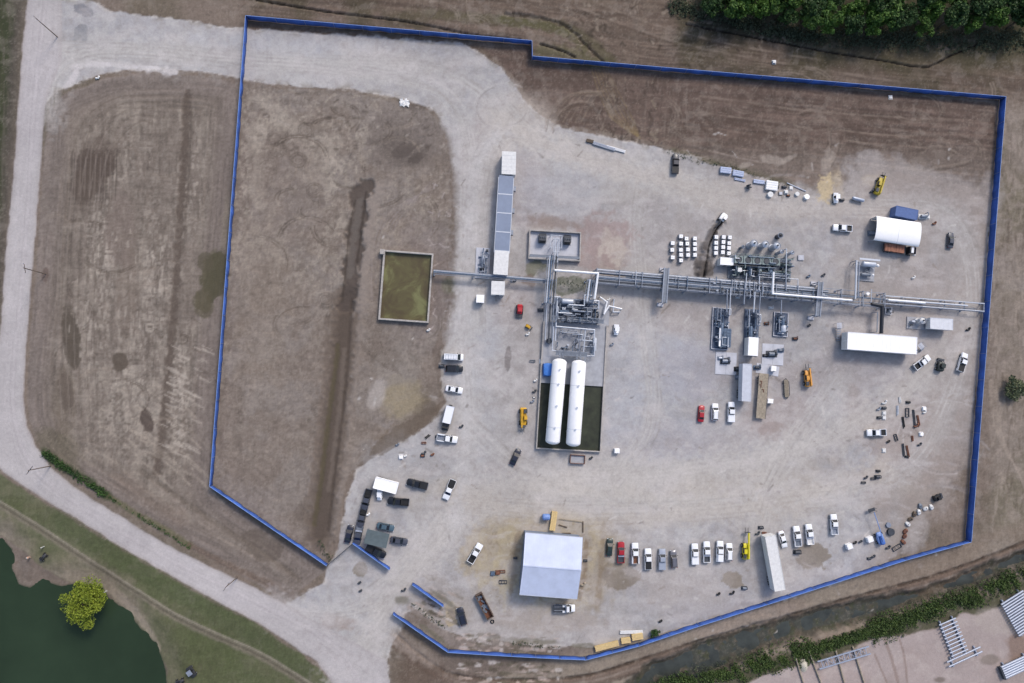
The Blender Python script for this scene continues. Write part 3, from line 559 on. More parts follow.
stroke([(p[0] + 13, p[1]) for p in TRN], 9, (136, 125, 116), .45, .7, rag=.4, seed=33, dz=.2); stroke([(p[0] + 17, p[1]) for p in TRL], 6, (134, 123, 114), .45, .7, rag=.5, seed=34, dz=.15)
stroke([(p[0] + 14, p[1] + 4) for p in TRN], 12, (142, 132, 124), .45, .6, rag=.9, seed=53, dz=.25); stroke(TRN, 16, (84, 75, 69), .9, .25, rag=.35, seed=33, dz=-.45)
stroke([(361, 200), (357, 217), (353, 240), (350, 275)], 7, (104, 97, 91), .65, .5, rag=.7, seed=37); stroke([(366, 192), (363, 215), (360, 240), (357, 262)], 2.6, (64, 57, 52), .7, .5, rag=.6, seed=39)
stroke([(355, 200), (349, 232), (346, 262), (342, 300)], 2, (66, 59, 53), .6, .5, rag=.6, seed=40)
stroke([(351, 300), (349, 340), (346, 380), (341, 425), (335, 470), (328, 530)], 3, (74, 65, 58), .6, .6, rag=.4, seed=35, dz=-.12)
stroke([(338, 345), (333, 385), (327, 430), (321, 480), (314, 525)], 4.5, (84, 77, 58), .65, .6, rag=.4, seed=36, dz=-.12)
stroke([(328, 350), (323, 390), (317, 440), (309, 500)], 4, (110, 98, 89), .5, .7, seed=37); stroke([(344, 350), (340, 400), (335, 440), (328, 490)], 4, (116, 105, 96), .5, .7, seed=38, rag=.5)
for (u, v) in [(314, 190), (306, 130), (278, 150), (326, 300), (320, 410), (309, 514), (298, 160), (268, 168), (330, 215)]:
    for r_r in (3.5, 6.5, 9): stroke([(u + r_r * cos(t), v + r_r * .85 * sin(t)) for t in np.linspace(.4 * r_r, .4 * r_r + 4.2, 10)], 1.3, (88, 79, 71) if r_r > 4 else (150, 140, 130), .34, .7, seed=int(u), smooth=False, brk=.6)
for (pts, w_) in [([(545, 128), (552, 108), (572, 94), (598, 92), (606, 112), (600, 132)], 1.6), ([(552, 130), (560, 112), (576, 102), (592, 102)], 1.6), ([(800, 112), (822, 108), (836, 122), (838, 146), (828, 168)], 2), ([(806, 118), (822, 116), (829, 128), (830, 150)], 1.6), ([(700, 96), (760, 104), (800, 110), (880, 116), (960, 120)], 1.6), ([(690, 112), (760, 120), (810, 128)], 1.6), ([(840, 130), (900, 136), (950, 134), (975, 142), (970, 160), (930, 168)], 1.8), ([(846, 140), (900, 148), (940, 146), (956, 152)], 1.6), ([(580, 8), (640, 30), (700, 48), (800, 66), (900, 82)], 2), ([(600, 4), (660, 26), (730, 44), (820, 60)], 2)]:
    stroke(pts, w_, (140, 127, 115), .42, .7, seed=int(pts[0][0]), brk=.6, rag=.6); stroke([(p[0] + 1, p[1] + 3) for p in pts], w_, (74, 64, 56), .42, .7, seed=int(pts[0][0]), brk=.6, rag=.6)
mul(1 + .05 * (n_fine - .5) * 2)
wd = (fbm(U * .018 + 1.5 * rag, V * .03, 306, 5) - .5); mul(1 + (1 - soil_) * .34 * wd)
wash = ss(.52, .72, fbm(U * .05 + 2 * n_mid, V * .11, 307, 5)) * y; mix(wash * .35, (186, 180, 178))
pk_ = ss(.56, .7, fbm(U * .25, V * .25, 308, 4)) * y; mix(pk_ * .18, (132, 124, 120))
# relief
soilm = np.clip(1 - y - r - s, 0, 1)
Z += soilm * (.22 * (n_mid - .5) + .12 * (n_small - .5)) + .10 * a * (pA - .5) * (1 - ss(26, 55, sdA)) + .12 * n * (pn - .5)
Z -= .9 * ss(-26, 0, sdL + rag * 5) + 2.2 * ss(0, 16, sdL)
mix(ss(-2, 2, sdL), (60, 66, 52))
Z = np.where((np.abs(X) > 400) | (np.abs(Y) > 400), 0, Z)

col[:] *= (1 - .03 * soilm * (1 - .5 * g))[:, None]
cls = np.zeros(len(U), np.int8)
idxP = near(PATHL, 10); dP, _ = linedist(smooth_line(PATHL), idxP)
cls[g > .5] = 3; cls[idxP[(dP < 3.6)]] = 4
cls[(sdA > 0)] = 5; cls[sdB > 0] = 6; cls[sdN > 0] = 7
cls[sdD > -2] = 8; cls[y > .5] = 1; cls[r > .5] = 2; cls[s > .5] = 9; cls[sdL > -1] = 10
names = ['ground', 'gravel_yard', 'gravel_road', 'grass_bank', 'footpath', 'field', 'dirt_field', 'ploughed_field', 'ditch_bed', 'storage_yard_ground', 'lake_bed']

def ground_mat():
    m = bpy.data.materials.new('earth_and_gravel'); m.use_nodes = True; N = m.node_tree; bb = N.nodes['Principled BSDF']
    at = N.nodes.new('ShaderNodeAttribute'); at.attribute_name = 'tone'
    ge = N.nodes.new('ShaderNodeNewGeometry')
    n1 = N.nodes.new('ShaderNodeTexNoise'); n1.inputs['Scale'].default_value = 1.6; n1.inputs['Detail'].default_value = 8; n1.inputs['Roughness'].default_value = .75
    N.links.new(ge.outputs['Position'], n1.inputs['Vector'])
    mr = N.nodes.new('ShaderNodeMapRange'); mr.inputs[1].default_value = .25; mr.inputs[2].default_value = .75; mr.inputs[3].default_value = .88; mr.inputs[4].default_value = 1.12
    N.links.new(n1.outputs['Fac'], mr.inputs[0])
    vm = N.nodes.new('ShaderNodeVectorMath'); vm.operation = 'SCALE'; N.links.new(at.outputs['Color'], vm.inputs[0]); N.links.new(mr.outputs[0], vm.inputs['Scale'])
    N.links.new(vm.outputs[0], bb.inputs['Base Color']); bb.inputs['Roughness'].default_value = .95; bb.inputs['Specular IOR Level'].default_value = .15
    bp = N.nodes.new('ShaderNodeBump'); bp.inputs['Strength'].default_value = .35; bp.inputs['Distance'].default_value = .25
    N.links.new(n1.outputs['Fac'], bp.inputs['Height']); N.links.new(bp.outputs[0], bb.inputs['Normal'])
    return m
GM = ground_mat()
ii, jj = np.meshgrid(np.arange(NX - 1), np.arange(NY - 1)); base = (jj * NX + ii).ravel()
quads = np.stack([base, base + 1, base + NX + 1, base + NX], 1); qc = cls[base]
for c, nm in enumerate(names):
    q = quads[qc == c]
    if not len(q): continue
    used, inv = np.unique(q.ravel(), return_inverse=True)
    me_ = bpy.data.meshes.new(nm); me_.vertices.add(len(used))
    me_.vertices.foreach_set('co', np.stack([X[used], Y[used], Z[used]], 1).astype(np.float32).ravel())
    me_.loops.add(len(q) * 4); me_.loops.foreach_set('vertex_index', inv.astype(np.int32))
    me_.polygons.add(len(q)); me_.polygons.foreach_set('loop_start', np.arange(0, len(q) * 4, 4, dtype=np.int32))
    me_.polygons.foreach_set('use_smooth', np.ones(len(q), bool))
    me_.update(calc_edges=True)
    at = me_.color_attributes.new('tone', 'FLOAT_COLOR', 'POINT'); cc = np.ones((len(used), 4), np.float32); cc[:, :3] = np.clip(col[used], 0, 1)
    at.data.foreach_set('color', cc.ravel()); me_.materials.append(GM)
    o = bpy.data.objects.new(nm, me_); sc.collection.objects.link(o); o['kind'] = 'structure'

def flat(name, pts, z, m):
    q = [P(u, v, z) for u, v in pts]
    b_ = MB(); b_.add([(p.x, p.y, z) for p in q], [tuple(range(len(q)))]); me_ = b_.mesh(name, m, False)
    o = bpy.data.objects.new(name, me_); sc.collection.objects.link(o); o['kind'] = 'structure'; return o
LW = mat('lake_water_surface', (44, 58, 42), .25, var=.15, scale=.05, bump=0, spec=.2)
flat('lake_water', [(-160, 525), (2, 530), (40, 570), (108, 580), (150, 620), (175, 660), (182, 800), (-160, 800)][::-1], -.9, LW)
DW = mat('ditch_water_surface', (62, 66, 62), .35, var=.3, scale=.3, spec=.4)
flat('ditch_water', [(1150, 500), (1018, 552), (928, 586), (818, 608), (725, 634), (652, 663), (600, 740), (670, 740), (735, 668), (818, 634), (923, 604), (1018, 571), (1150, 525)][::-1], -1.42, DW)
# ------------------------------------------------------------------ vehicles
PAINT = {'white': mat('white_car_paint', (232, 234, 238), .3, var=.02, coat=.5), 'black': mat('black_car_paint', (22, 24, 30), .28, var=.05, coat=.6),
    'navy': mat('navy_car_paint', (30, 35, 52), .42, var=.05, coat=.15), 'charcoal': mat('charcoal_car_paint', (66, 70, 82), .42, var=.05, coat=.15), 'slate': mat('slate_blue_car_paint', (70, 92, 106), .42, var=.05, coat=.15),
    'red': mat('red_car_paint', (160, 26, 40), .42, var=.05, coat=.15), 'silver': mat('silver_car_paint', (176, 182, 194), .3, .4, var=.04, coat=.5), 'green': mat('dark_green_car_paint', (30, 48, 46), .42, var=.05, coat=.15),
    'grey': mat('grey_car_paint', (108, 108, 116), .3, .2, var=.05, coat=.5)}
def ring(x, w, z0, z1, ch=.12, tw=.9):
    h = w / 2
    return [(x, -h, z0 + ch), (x, -h + ch * .6, z0), (x, h - ch * .6, z0), (x, h, z0 + ch), (x, h, z0 + (z1 - z0) * .6), (x, h * tw, z1 - .05), (x, h * tw - .12, z1), (x, -h * tw + .12, z1), (x, -h * tw, z1 - .05), (x, -h, z0 + (z1 - z0) * .6)]
def wheels(t, xs, w, r=.39, wd=.27):
    for x in xs:
        for s_ in (-1, 1):
            yw = s_ * (w / 2 - wd / 2 + .01)
            o = MB().rev((x, yw - wd / 2, r), (x, yw + wd / 2, r), [(0, r * .8), (.05, r), (wd - .05, r), (wd, r * .8)], 16).obj('wheel', TYRE, t)
            MB().cyl((x, yw + s_ * (wd / 2 - .02), r), (x, yw + s_ * (wd / 2 + .015), r), r * .58, 12).obj('rim', RIM, o)
def greenhouse(t, pm, xb0, xb1, xt0, xt1, zb, zt, wb, wt, split=True):
    """cab: xb0/xt0 rear, xb1/xt1 front"""
    bq = [(xb0, -wb / 2), (xb1, -wb / 2), (xb1, wb / 2), (xb0, wb / 2)]; tq = [(xt0, -wt / 2), (xt1, -wt / 2), (xt1, wt / 2), (xt0, wt / 2)]
    cab = MB(); cab.prism(bq, zb, zt, tq)
    cab.prism([(xt0 + .05, -wt / 2 + .04), (xt1 - .06, -wt / 2 + .04), (xt1 - .06, wt / 2 - .04), (xt0 + .05, wt / 2 - .04)], zt, zt + .035)
    co = cab.obj('cab', pm, t)
    B = [Vector((p[0], p[1], zb)) for p in bq]; T = [Vector((p[0], p[1], zt)) for p in tq]
    def pane(a, b_, c, d, name, m=.06, mt=.08):
        nrm = (b_ - a).cross(d - a).normalized() * .015
        if nrm.dot((a + c) / 2 - Vector(((xb0 + xb1) / 2, 0, (zb + zt) / 2))) < 0: nrm = -nrm
        e = (b_ - a).normalized() * m; e2 = (c - d).normalized() * m; up = (d - a).normalized() * .05; dn = (d - a).normalized() * mt
        q = [a + e + up, b_ - e + up, c - e2 - dn, d + e2 - dn]
        MB().add([p - nrm for p in q] + [p + nrm for p in q], [(0, 1, 2, 3), (4, 5, 6, 7), (0, 1, 5, 4), (1, 2, 6, 5), (2, 3, 7, 6), (3, 0, 4, 7)]).obj(name, GLASS, t, False)
    pane(B[1], B[2], T[2], T[1], 'windshield', .07, .05); pane(B[3], B[0], T[0], T[3], 'rear_window', .1, .08)
    for i, j in ((0, 1), (2, 3)):
        a, b_, c, d = B[i], B[j], T[j], T[i]
        if split:
            m0 = (a + b_) / 2; m1 = (c + d) / 2; pane(a, m0, m1, d, 'side_window'); pane(m0, b_, c, m1, 'side_window')
        else: pane(a, b_, c, d, 'side_window')
    return co
def lamps(t, L, w, zf=.85, zr=.95):
    for s_ in (-1, 1):
        MB().box((L / 2 - .06, s_ * (w / 2 - .28), zf), (.14, .36, .18)).obj('headlight', LAMPW, t)
        MB().box((-L / 2 + .03, s_ * (w / 2 - .14), zr), (.1, .16, .32)).obj('tail_light', LAMPR, t)
        MB().box((L * .19, s_ * (w / 2 + .1), 1.2), (.14, .24, .2)).obj('side_mirror', BLACKP, t)
def pickup(t, color, bed='open', L=5.9, w=2.02, liner=None, load=None, work=False):
    pm = PAINT[color]
    b = MB().loft([ring(L / 2, w * .84, .5, .92), ring(L / 2 - .12, w * .92, .4, 1.06), ring(L / 2 - .6, w * .98, .34, 1.14), ring(1.45, w, .32, 1.2), ring(.3, w, .32, 1.22), ring(-.72, w, .32, 1.22)])
    b.box((-1.85, 0, .6), (2.2, w - .12, .5)); b.obj('body', pm, t)
    greenhouse(t, pm, -.72, 1.5, -.5, .72, 1.2, 1.88, w * .92, w * .74)
    bx = MB(); zt = 1.24
    for s_ in (-1, 1): bx.box((-.74 - (L / 2 - .74) / 2, s_ * (w / 2 - .06), (zt + .55) / 2), (L / 2 - .74, .12, zt - .55))
    bx.box((-L / 2 + .05, 0, (zt + .5) / 2), (.1, w - .25, zt - .5)); bx.obj('bed_side', pm, t)
    bl = L / 2 - .86; bc = -.78 - bl / 2
    if bed == 'cover': MB().box((bc, 0, 1.25), (bl, w - .2, .06)).obj('bed_cover', BLACKP, t)
    elif bed == 'whitecover': MB().box((bc, 0, 1.27), (bl, w - .16, .07)).obj('bed_cover', pm, t)
    elif bed == 'shell': MB().prism([(bc - bl / 2, -w * .46), (bc + bl / 2, -w * .46), (bc + bl / 2, w * .46), (bc - bl / 2, w * .46)], 1.24, 1.85, [(bc - bl / 2 + .15, -w * .38), (bc + bl / 2, -w * .38), (bc + bl / 2, w * .38), (bc - bl / 2 + .15, w * .38)]).obj('canopy_shell', pm, t)
    else:
        lm = liner or DSTEEL
        f = MB().box((bc, 0, .87), (bl, w - .26, .04)); 
        for s_ in (-1, 1): f.box((bc - .1, s_ * (w / 2 - .24), 1.0), (.9, .2, .24))
        f.obj('bed_liner', lm, t)
        if work:
            for s_ in (-1, 1): MB().box((bc, s_ * (w / 2 - .12), 1.35), (bl - .1, .34, .4)).obj('tool_box', pm, t)
            r_ = MB()
            for xx in (bc - bl / 2 + .15, bc + bl / 2 - .1):
                r_.tube([(xx, -.85, 1.5), (xx, -.85, 1.95), (xx, .85, 1.95), (xx, .85, 1.5)], .03, 6)
            for yy in (-.7, .7): r_.cyl((bc - bl / 2 + .15, yy, 1.95), (bc + bl / 2 - .1, yy, 1.95), .03, 6)
            r_.obj('ladder_rack', DSTEEL, t)
        else: MB().box((-.98, 0, 1.24), (.42, w - .22, .28)).obj('tool_box', ALU if load != 'plain' else lm, t)
    fr = MB().box((0, 0, .45), (L - .5, 1.2, .2)); fr.obj('chassis', BLACKP, t)
    MB().box((L / 2 + .02, 0, .6), (.14, w * .86, .24)).obj('front_bumper', BLACKP if color in ('black', 'navy') else RIM, t)
    MB().box((-L / 2 - .06, 0, .62), (.16, w * .86, .2)).obj('rear_bumper', RIM, t)
    wheels(t, (L / 2 - 1.05, -L / 2 + 1.2), w, .4); lamps(t, L, w)
def car(t, color, kind='sedan'):
    pm = PAINT[color]
    if kind == 'sedan': L, w = 4.85, 1.86
    elif kind == 'suv': L, w = 4.95, 1.96
    else: L, w = 5.6, 2.04
    if kind == 'sedan':
        MB().loft([ring(L / 2, w * .78, .42, .68), ring(L / 2 - .15, w * .9, .3, .8), ring(L / 2 - .8, w * .98, .26, .9), ring(.9, w, .24, .96), ring(-1.3, w, .24, .98), ring(-L / 2 + .3, w * .95, .28, .96), ring(-L / 2, w * .84, .4, .86)]).obj('body', pm, t)
        greenhouse(t, pm, -1.75, 1.15, -1.0, .3, .93, 1.43, w * .88, w * .68)
        wheels(t, (1.4, -1.4), w, .33, .22); lamps(t, L, w, .62, .75)
    elif kind == 'suv':
        MB().loft([ring(L / 2, w * .8, .5, .84), ring(L / 2 - .15, w * .92, .36, .98), ring(L / 2 - .8, w * .99, .3, 1.06), ring(1.1, w, .3, 1.12), ring(-1.6, w, .3, 1.14), ring(-L / 2 + .15, w * .95, .34, 1.14), ring(-L / 2, w * .88, .44, 1.0)]).obj('body', pm, t)
        greenhouse(t, pm, -L / 2 + .12, 1.3, -L / 2 + .5, .5, 1.1, 1.72, w * .92, w * .74)
        for s_ in (-1, 1): MB().box((-.8, s_ * .62, 1.8), (2.1, .05, .05)).obj('roof_rail', BLACKP, t)
        wheels(t, (1.45, -1.45), w, .37, .24); lamps(t, L, w, .75, 1.0)
    else:
        MB().loft([ring(L / 2, w * .82, .5, .95), ring(L / 2 - .3, w * .96, .34, 1.2), ring(L / 2 - .9, w, .32, 1.3), ring(-L / 2, w, .34, 1.34)]).obj('body', pm, t)
        greenhouse(t, pm, -L / 2 + .02, L / 2 - .75, -L / 2 + .12, L / 2 - 1.7, 1.3, 2.1, w * .97, w * .84)
        r_ = MB()
        for s_ in (-1, 1): r_.box((-.7, s_ * .6, 2.28), (3.2, .06, .05))
        for k in range(5): r_.box((-2.2 + k * .75, 0, 2.26), (.06, 1.3, .05))
        r_.obj('roof_rack', STEEL, t)
        wheels(t, (1.75, -1.75), w, .36, .24); lamps(t, L, w, .8, 1.1)
def flatbed(t, color):
    pm = PAINT[color]; w = 2.05
    MB().loft([ring(3.1, w * .84, .55, .95), ring(2.95, w * .95, .45, 1.1), ring(1.9, w, .4, 1.24), ring(.4, w, .4, 1.26)]).obj('body', pm, t)
    greenhouse(t, pm, .4, 2.0, .55, 1.3, 1.24, 1.95, w * .93, w * .76, False)
    MB().box((-1.35, 0, 1.1), (3.4, 2.3, .1)).obj('flatbed_deck', DSTEEL, t)
    h = MB()
    for s_ in (-1, 1): h.box((-1.35, s_ * 1.12, 1.3), (3.4, .06, .3)); h.cyl((-2.9, s_ * .5, 1.2), (.1, s_ * .5, 1.22), .07, 8)
    h.box((.33, 0, 1.6), (.08, 2.2, .9)); h.obj('rack_frame', STEEL, t)
    for s_ in (-1, 1): MB().box((-.1, s_ * .75, 1.38), (.9, .5, .42)).obj('tool_box', PAINT['white'], t)
    MB().box((0, 0, .7), (5.6, .9, .22)).obj('chassis', BLACKP, t)
    wheels(t, (2.05, -1.9), w, .42); lamps(t, 6.1, w)
def boxtruck(t, color='white', cab='black', L=4.9, wb=2.35):
    pm = PAINT[cab]; w = 2.05
    MB().loft([ring(L * .5 + 2.3, w * .85, .5, .98), ring(L * .5 + 2.1, w * .96, .42, 1.15), ring(L * .5 + 1.4, w, .4, 1.3), ring(L * .5 + .1, w, .4, 1.3)]).obj('body', pm, t)
    greenhouse(t, pm, L * .5 + .08, L * .5 + 1.6, L * .5 + .2, L * .5 + 1.0, 1.28, 2.05, w * .94, w * .8, False)
    c = MB().box((0, 0, 1.95), (L, wb, 2.1)); c.obj('cargo_box', PAINT[color], t)
    r_ = MB()
    for s_ in (-1, 1): r_.box((0, s_ * (wb / 2), 3.02), (L + .04, .07, .07)); r_.box((s_ * L / 2, 0, 3.02), (.07, wb, .07))
    r_.obj('roof_rail', ALU, t)
    MB().box((1, 0, .7), (L + 2.6, .9, .22)).obj('chassis', BLACKP, t)
    wheels(t, (L * .5 + 1.35, -L * .5 + 1.1), w, .42); lamps(t, L + 4.4, w)

PROTO = {}
VG = 'vehicles parked about the gravel yard'
def park(u, v, dx, dy, builder, key, label, cat, name, zc=.9, **kw):
    p = P(u, v, zc); p = Vector((p.x, p.y, .0)); a = ang(u, v, dx, dy) + rnd.gauss(0, .02)
    if key in PROTO: return dup(PROTO[key], p, a, label, VG)
    t = thing(name, label, cat, p, a, VG); builder(t, **kw); t.scale = (.93, .93, .93); PROTO[key] = t; return t
def pk(u, v, dx, dy, color, label, **kw):
    return park(u, v, dx, dy, pickup, ('pk', color, tuple(sorted((k, str(x)) for k, x in kw.items()))), label, 'pickup truck', 'pickup_truck', color=color, **kw)
def cr(u, v, dx, dy, color, kind, label):
    return park(u, v, dx, dy, car, ('car', color, kind), label, {'sedan': 'car', 'suv': 'car', 'van': 'van'}[kind], {'sedan': 'parked_car', 'suv': 'parked_suv', 'van': 'work_van'}[kind], color=color, kind=kind)

cr(453.6, 357, 10, .3, 'white', 'van', 'white work van with a roof rack just north of the black west edge car')
cr(454.3, 368.6, 10, .2, 'black', 'suv', 'black car parked between the white roof-rack van and a white sedan')
cr(454.2, 389.5, 10, 2, 'white', 'sedan', 'white sedan parked alone between the black car and the long white box truck')
park(448.5, 414.5, -2.6, 10, boxtruck, 'bt', 'white box truck with a black cab pointing at a white utility pickup', 'box truck', 'box_truck', zc=1.6)
pk(447.2, 438.5, 10, 1.4, 'white', 'white utility pickup with side tool boxes just in front of the box truck cab', work=True, liner=STEEL)
pk(417.3, 484, -10, -2.2, 'black', 'black pickup with covered bed, east of the white trailer and north of another black pickup', bed='cover')
pk(398.3, 501.7, -10, -1, 'black', 'black pickup with open bed parked right beside the white trailer', bed='open', liner=BLACKP, load='plain')
pk(449.3, 489.5, -4.4, 10, 'white', 'white pickup with black bed cover parked alone, nose to the south west', bed='cover')
pk(366.4, 499.6, -2.2, 10, 'charcoal', 'dark pickup at the north end of the nose to tail line near the gate', liner=BLACKP, load='plain')
pk(362.0, 517.0, -2.4, 10, 'charcoal', 'dark pickup in the middle of the nose to tail line near the gate', liner=BLACKP, load='plain')
pk(358.3, 534.4, -2.0, 10, 'charcoal', 'charcoal pickup nearest the gate, at the end of the nose to tail line', liner=GSTEEL)
cr(348.8, 534, 2.0, -10, 'navy', 'sedan', 'small navy car on the outer side of the line of dark pickups')
cr(385.4, 527.2, 10, 2, 'slate', 'sedan', 'slate blue car parked on the north side of the dark green canopy')
cr(399, 541, 10, 1.4, 'charcoal', 'sedan', 'charcoal sedan parked at the east end of the dark green canopy')
pk(375.8, 551.3, 10, 5, 'black', 'black pickup parked between the green canopy and the short blue fence', bed='cover', work=False)
pk(475.2, 553.3, 6.4, -9.6, 'white', 'white pickup with black bed parked between the gate and the metal warehouse', bed='open', liner=BLACKP, load='plain')
cr(461.8, 616.5, -2.6, -10, 'navy', 'suv', 'navy car parked by the yellow sand patch next to the brown skip')
park(564.2, 608.4, 10, -.3, flatbed, 'fb', 'white flatbed truck parked against the south wall of the warehouse', 'flatbed truck', 'flatbed_truck', color='white')
cr(609.8, 547.3, .8, -10, 'green', 'sedan', 'dark green car at the west end of the long row east of the warehouse')
pk(621.0, 552.4, .3, -10, 'red', 'red pickup, second in the row east of the warehouse', bed='open')
pk(635.2, 553.4, -.3, -10, 'white', 'white utility pickup parked beside the red pickup', work=True, liner=RUST)
pk(648.2, 559.0, -.1, -10, 'white', 'white pickup with black bed cover between the utility pickup and the silver one', bed='cover')
pk(662.2, 559.3, .1, -10, 'silver', 'silver pickup next to the small grey car at the gap of the row', bed='whitecover')
cr(673.9, 559, -.3, -10, 'grey', 'suv', 'small grey car at the end of the first half of the row')
pk(695, 554, -.1, -10, 'white', 'white pickup with white covered bed, first after the gap in the row', bed='whitecover')
pk(706.8, 552, .1, -10, 'white', 'white pickup with cluttered open bed, second after the gap in the row', bed='open', liner=DSTEEL)
pk(720, 551.4, .3, -10, 'white', 'white pickup with canopy shell, third after the gap in the row', bed='shell')
cr(729.3, 552.2, .2, -10, 'white', 'suv', 'small white car between the canopy pickup and the yellow lift truck')
cr(783.3, 539.5, 3, 10, 'white', 'sedan', 'white sedan parked just east of the long grey trailer')
pk(797.3, 536.3, -.9, -10, 'white', 'white pickup parked next to the white sedan east of the long trailer', bed='open', liner=GSTEEL, load='plain')
pk(809.6, 534.3, -.9, -10, 'white', 'white pickup with white load in a grey bed above the damp patch', bed='open', liner=OFFW)
pk(834.2, 524.4, -.6, -10, 'white', 'white pickup standing apart, easternmost of the southern row', bed='open', liner=STEEL, load='plain')
pk(876.5, 432.6, -10, .1, 'white', 'white pickup with dark loaded bed beside the scattered scrap', bed='open', liner=BLACKP)
cr(701.6, 413.6, .6, -10, 'red', 'sedan', 'red car parked west of two white vehicles in the middle of the yard')
cr(715.2, 412, .1, -10, 'white', 'suv', 'white sport utility car between the red car and a white pickup')
pk(731.4, 412, -.1, -10, 'white', 'white pickup beside the grey semi trailer, bed covered white', bed='whitecover')
pk(922.3, 362.3, 10, -7.0, 'white', 'white pickup parked aslant at the east end of the long white trailer', bed='open', liner=BLACKP)
pk(962.8, 362.3, 3, -10, 'white', 'white pickup with black bed parked nearest the east fence', bed='cover')
pk(842.6, 228, -10, -.6, 'white', 'white pickup with dark bed parked west of the white shelter', bed='open', liner=BLACKP)
cr(951.2, 240, .5, -10, 'charcoal', 'sedan', 'dark car parked alone east of the white shelter')
pk(675.6, 163.6, .4, -10, 'navy', 'navy pickup parked alone on the north edge of the yard', bed='cover')
cr(515.6, 457, 4.4, -10, 'navy', 'sedan', 'dark car standing just off the south west corner of the tank basin')

# ------------------------------------------------------------------ trailers, machines
def semi(p4, z, label, cat, name, roofm=None, h0=1.1, ends=False):
    c, a, L, w = rect(p4, z)
    if w > L: a += pi / 2; L, w = w, L
    t = thing(name, label, cat, (c.x, c.y, 0), a)
    MB().box((0, 0, (h0 + z) / 2), (L, w, z - h0)).obj('cargo_box', roofm or WHITE, t)
    r_ = MB()
    for s_ in (-1, 1): r_.box((0, s_ * w / 2, z + .02), (L + .06, .09, .1)); r_.box((s_ * L / 2, 0, z + .02), (.1, w + .06, .1))
    n_ = max(3, int(L / 1.2))
    for k in range(1, n_): r_.box((-L / 2 + L * k / n_, 0, z + .012), (.05, w - .12, .02))
    r_.obj('roof_rail', roofm or WHITE, t)
    MB().box((0, 0, .95), (L - .4, 1.0, .25)).obj('chassis', DSTEEL, t)
    wheels(t, (-L / 2 + 1.2, -L / 2 + 2.5), w, .5, .5)
    l_ = MB()
    for s_ in (-1, 1): l_.box((L / 2 - 2.6, s_ * .75, .42), (.14, .14, .85)); l_.box((L / 2 - 2.6, s_ * .75, .04), (.35, .3, .08))
    l_.obj('landing_leg', DSTEEL, t)
    d_ = MB()
    for s_ in (-1, 1): d_.box((-L / 2 - .03, s_ * w * .245, (h0 + z) / 2), (.05, w * .46, z - h0 - .25))
    d_.obj('rear_door', OFFW, t)
    return t, L, w
semi([(848, 332), (916.8, 337.2), (917, 354.2), (847.2, 349)], 4.1, 'very long white trailer body standing south of the pipe bend in the east yard', 'trailer', 'long_trailer')
semi([(763, 537), (774, 536), (787, 588.5), (777, 591.5)], 4.0, 'long grey-white semi trailer slanting between the yellow lift and the white sedan', 'trailer', 'semi_trailer', OFFW)
semi([(744.2, 364), (753, 364), (749.8, 401.6), (740.5, 400.6)], 3.7, 'pale grey semi trailer backed up to the middle machinery skid', 'trailer', 'semi_trailer', mat('pale_grey_trailer', (190, 194, 204), .5, var=.08))
semi([(930.6, 317.6), (953.2, 319.2), (952.4, 330), (930, 328.6)], 3.0, 'short pale grey box trailer between the pipes and the long white trailer', 'trailer', 'box_trailer', mat('light_grey_trailer', (206, 208, 214), .5, var=.08))
semi([(375.4, 477.2), (398.4, 483), (396, 494.2), (373.4, 488)], 2.7, 'white enclosed trailer just above the line of dark pickups near the gate', 'trailer', 'enclosed_trailer')

def utv(u, v, dx, dy, m, label, s_=1.0):
    t = thing('utility_cart', label, 'utility cart', P(u, v, .8).xy.to_3d(), ang(u, v, dx, dy))
    MB().loft([ring(1.5 * s_, 1.2, .35, .7), ring(.9 * s_, 1.4, .3, .95), ring(.2, 1.45, .3, .7), ring(-1.4 * s_, 1.45, .3, .8)]).obj('body', m, t)
    MB().box((-.1, 0, 1.85), (1.3, 1.2, .06)).obj('roof', m if m is PAINT['white'] else STEEL, t)
    f = MB()
    for x in (-.8, .6):
        for y_ in (-.6, .6): f.cyl((x, y_, .7), (x * .9, y_, 1.85), .03, 6)
    f.obj('frame', BLACKP, t); MB().box((-.15, 0, .8), (.5, 1.2, .25)).box((-.4, 0, 1.1), (.12, 1.2, .5)).obj('seat', BLACKP, t)
    wheels(t, (1.0 * s_, -1.0 * s_), 1.55, .3, .24); return t
utv(379.6, 494.5, -.3, 10, PAINT['white'], 'small white cart nosed out from under the side of the white enclosed trailer')
utv(191, 672, 5, 7, mat('dull_black_cart', (44, 46, 50), .6), 'black and grey cart parked on the grass near the lake corner')
utv(616.4, 329.5, -.5, 10, PAINT['white'], 'white cart standing just outside the east wall of the tank pad')
utv(836.2, 197.6, 0, 10, PAINT['white'], 'white cart parked by the straw-coloured heap at the north edge')

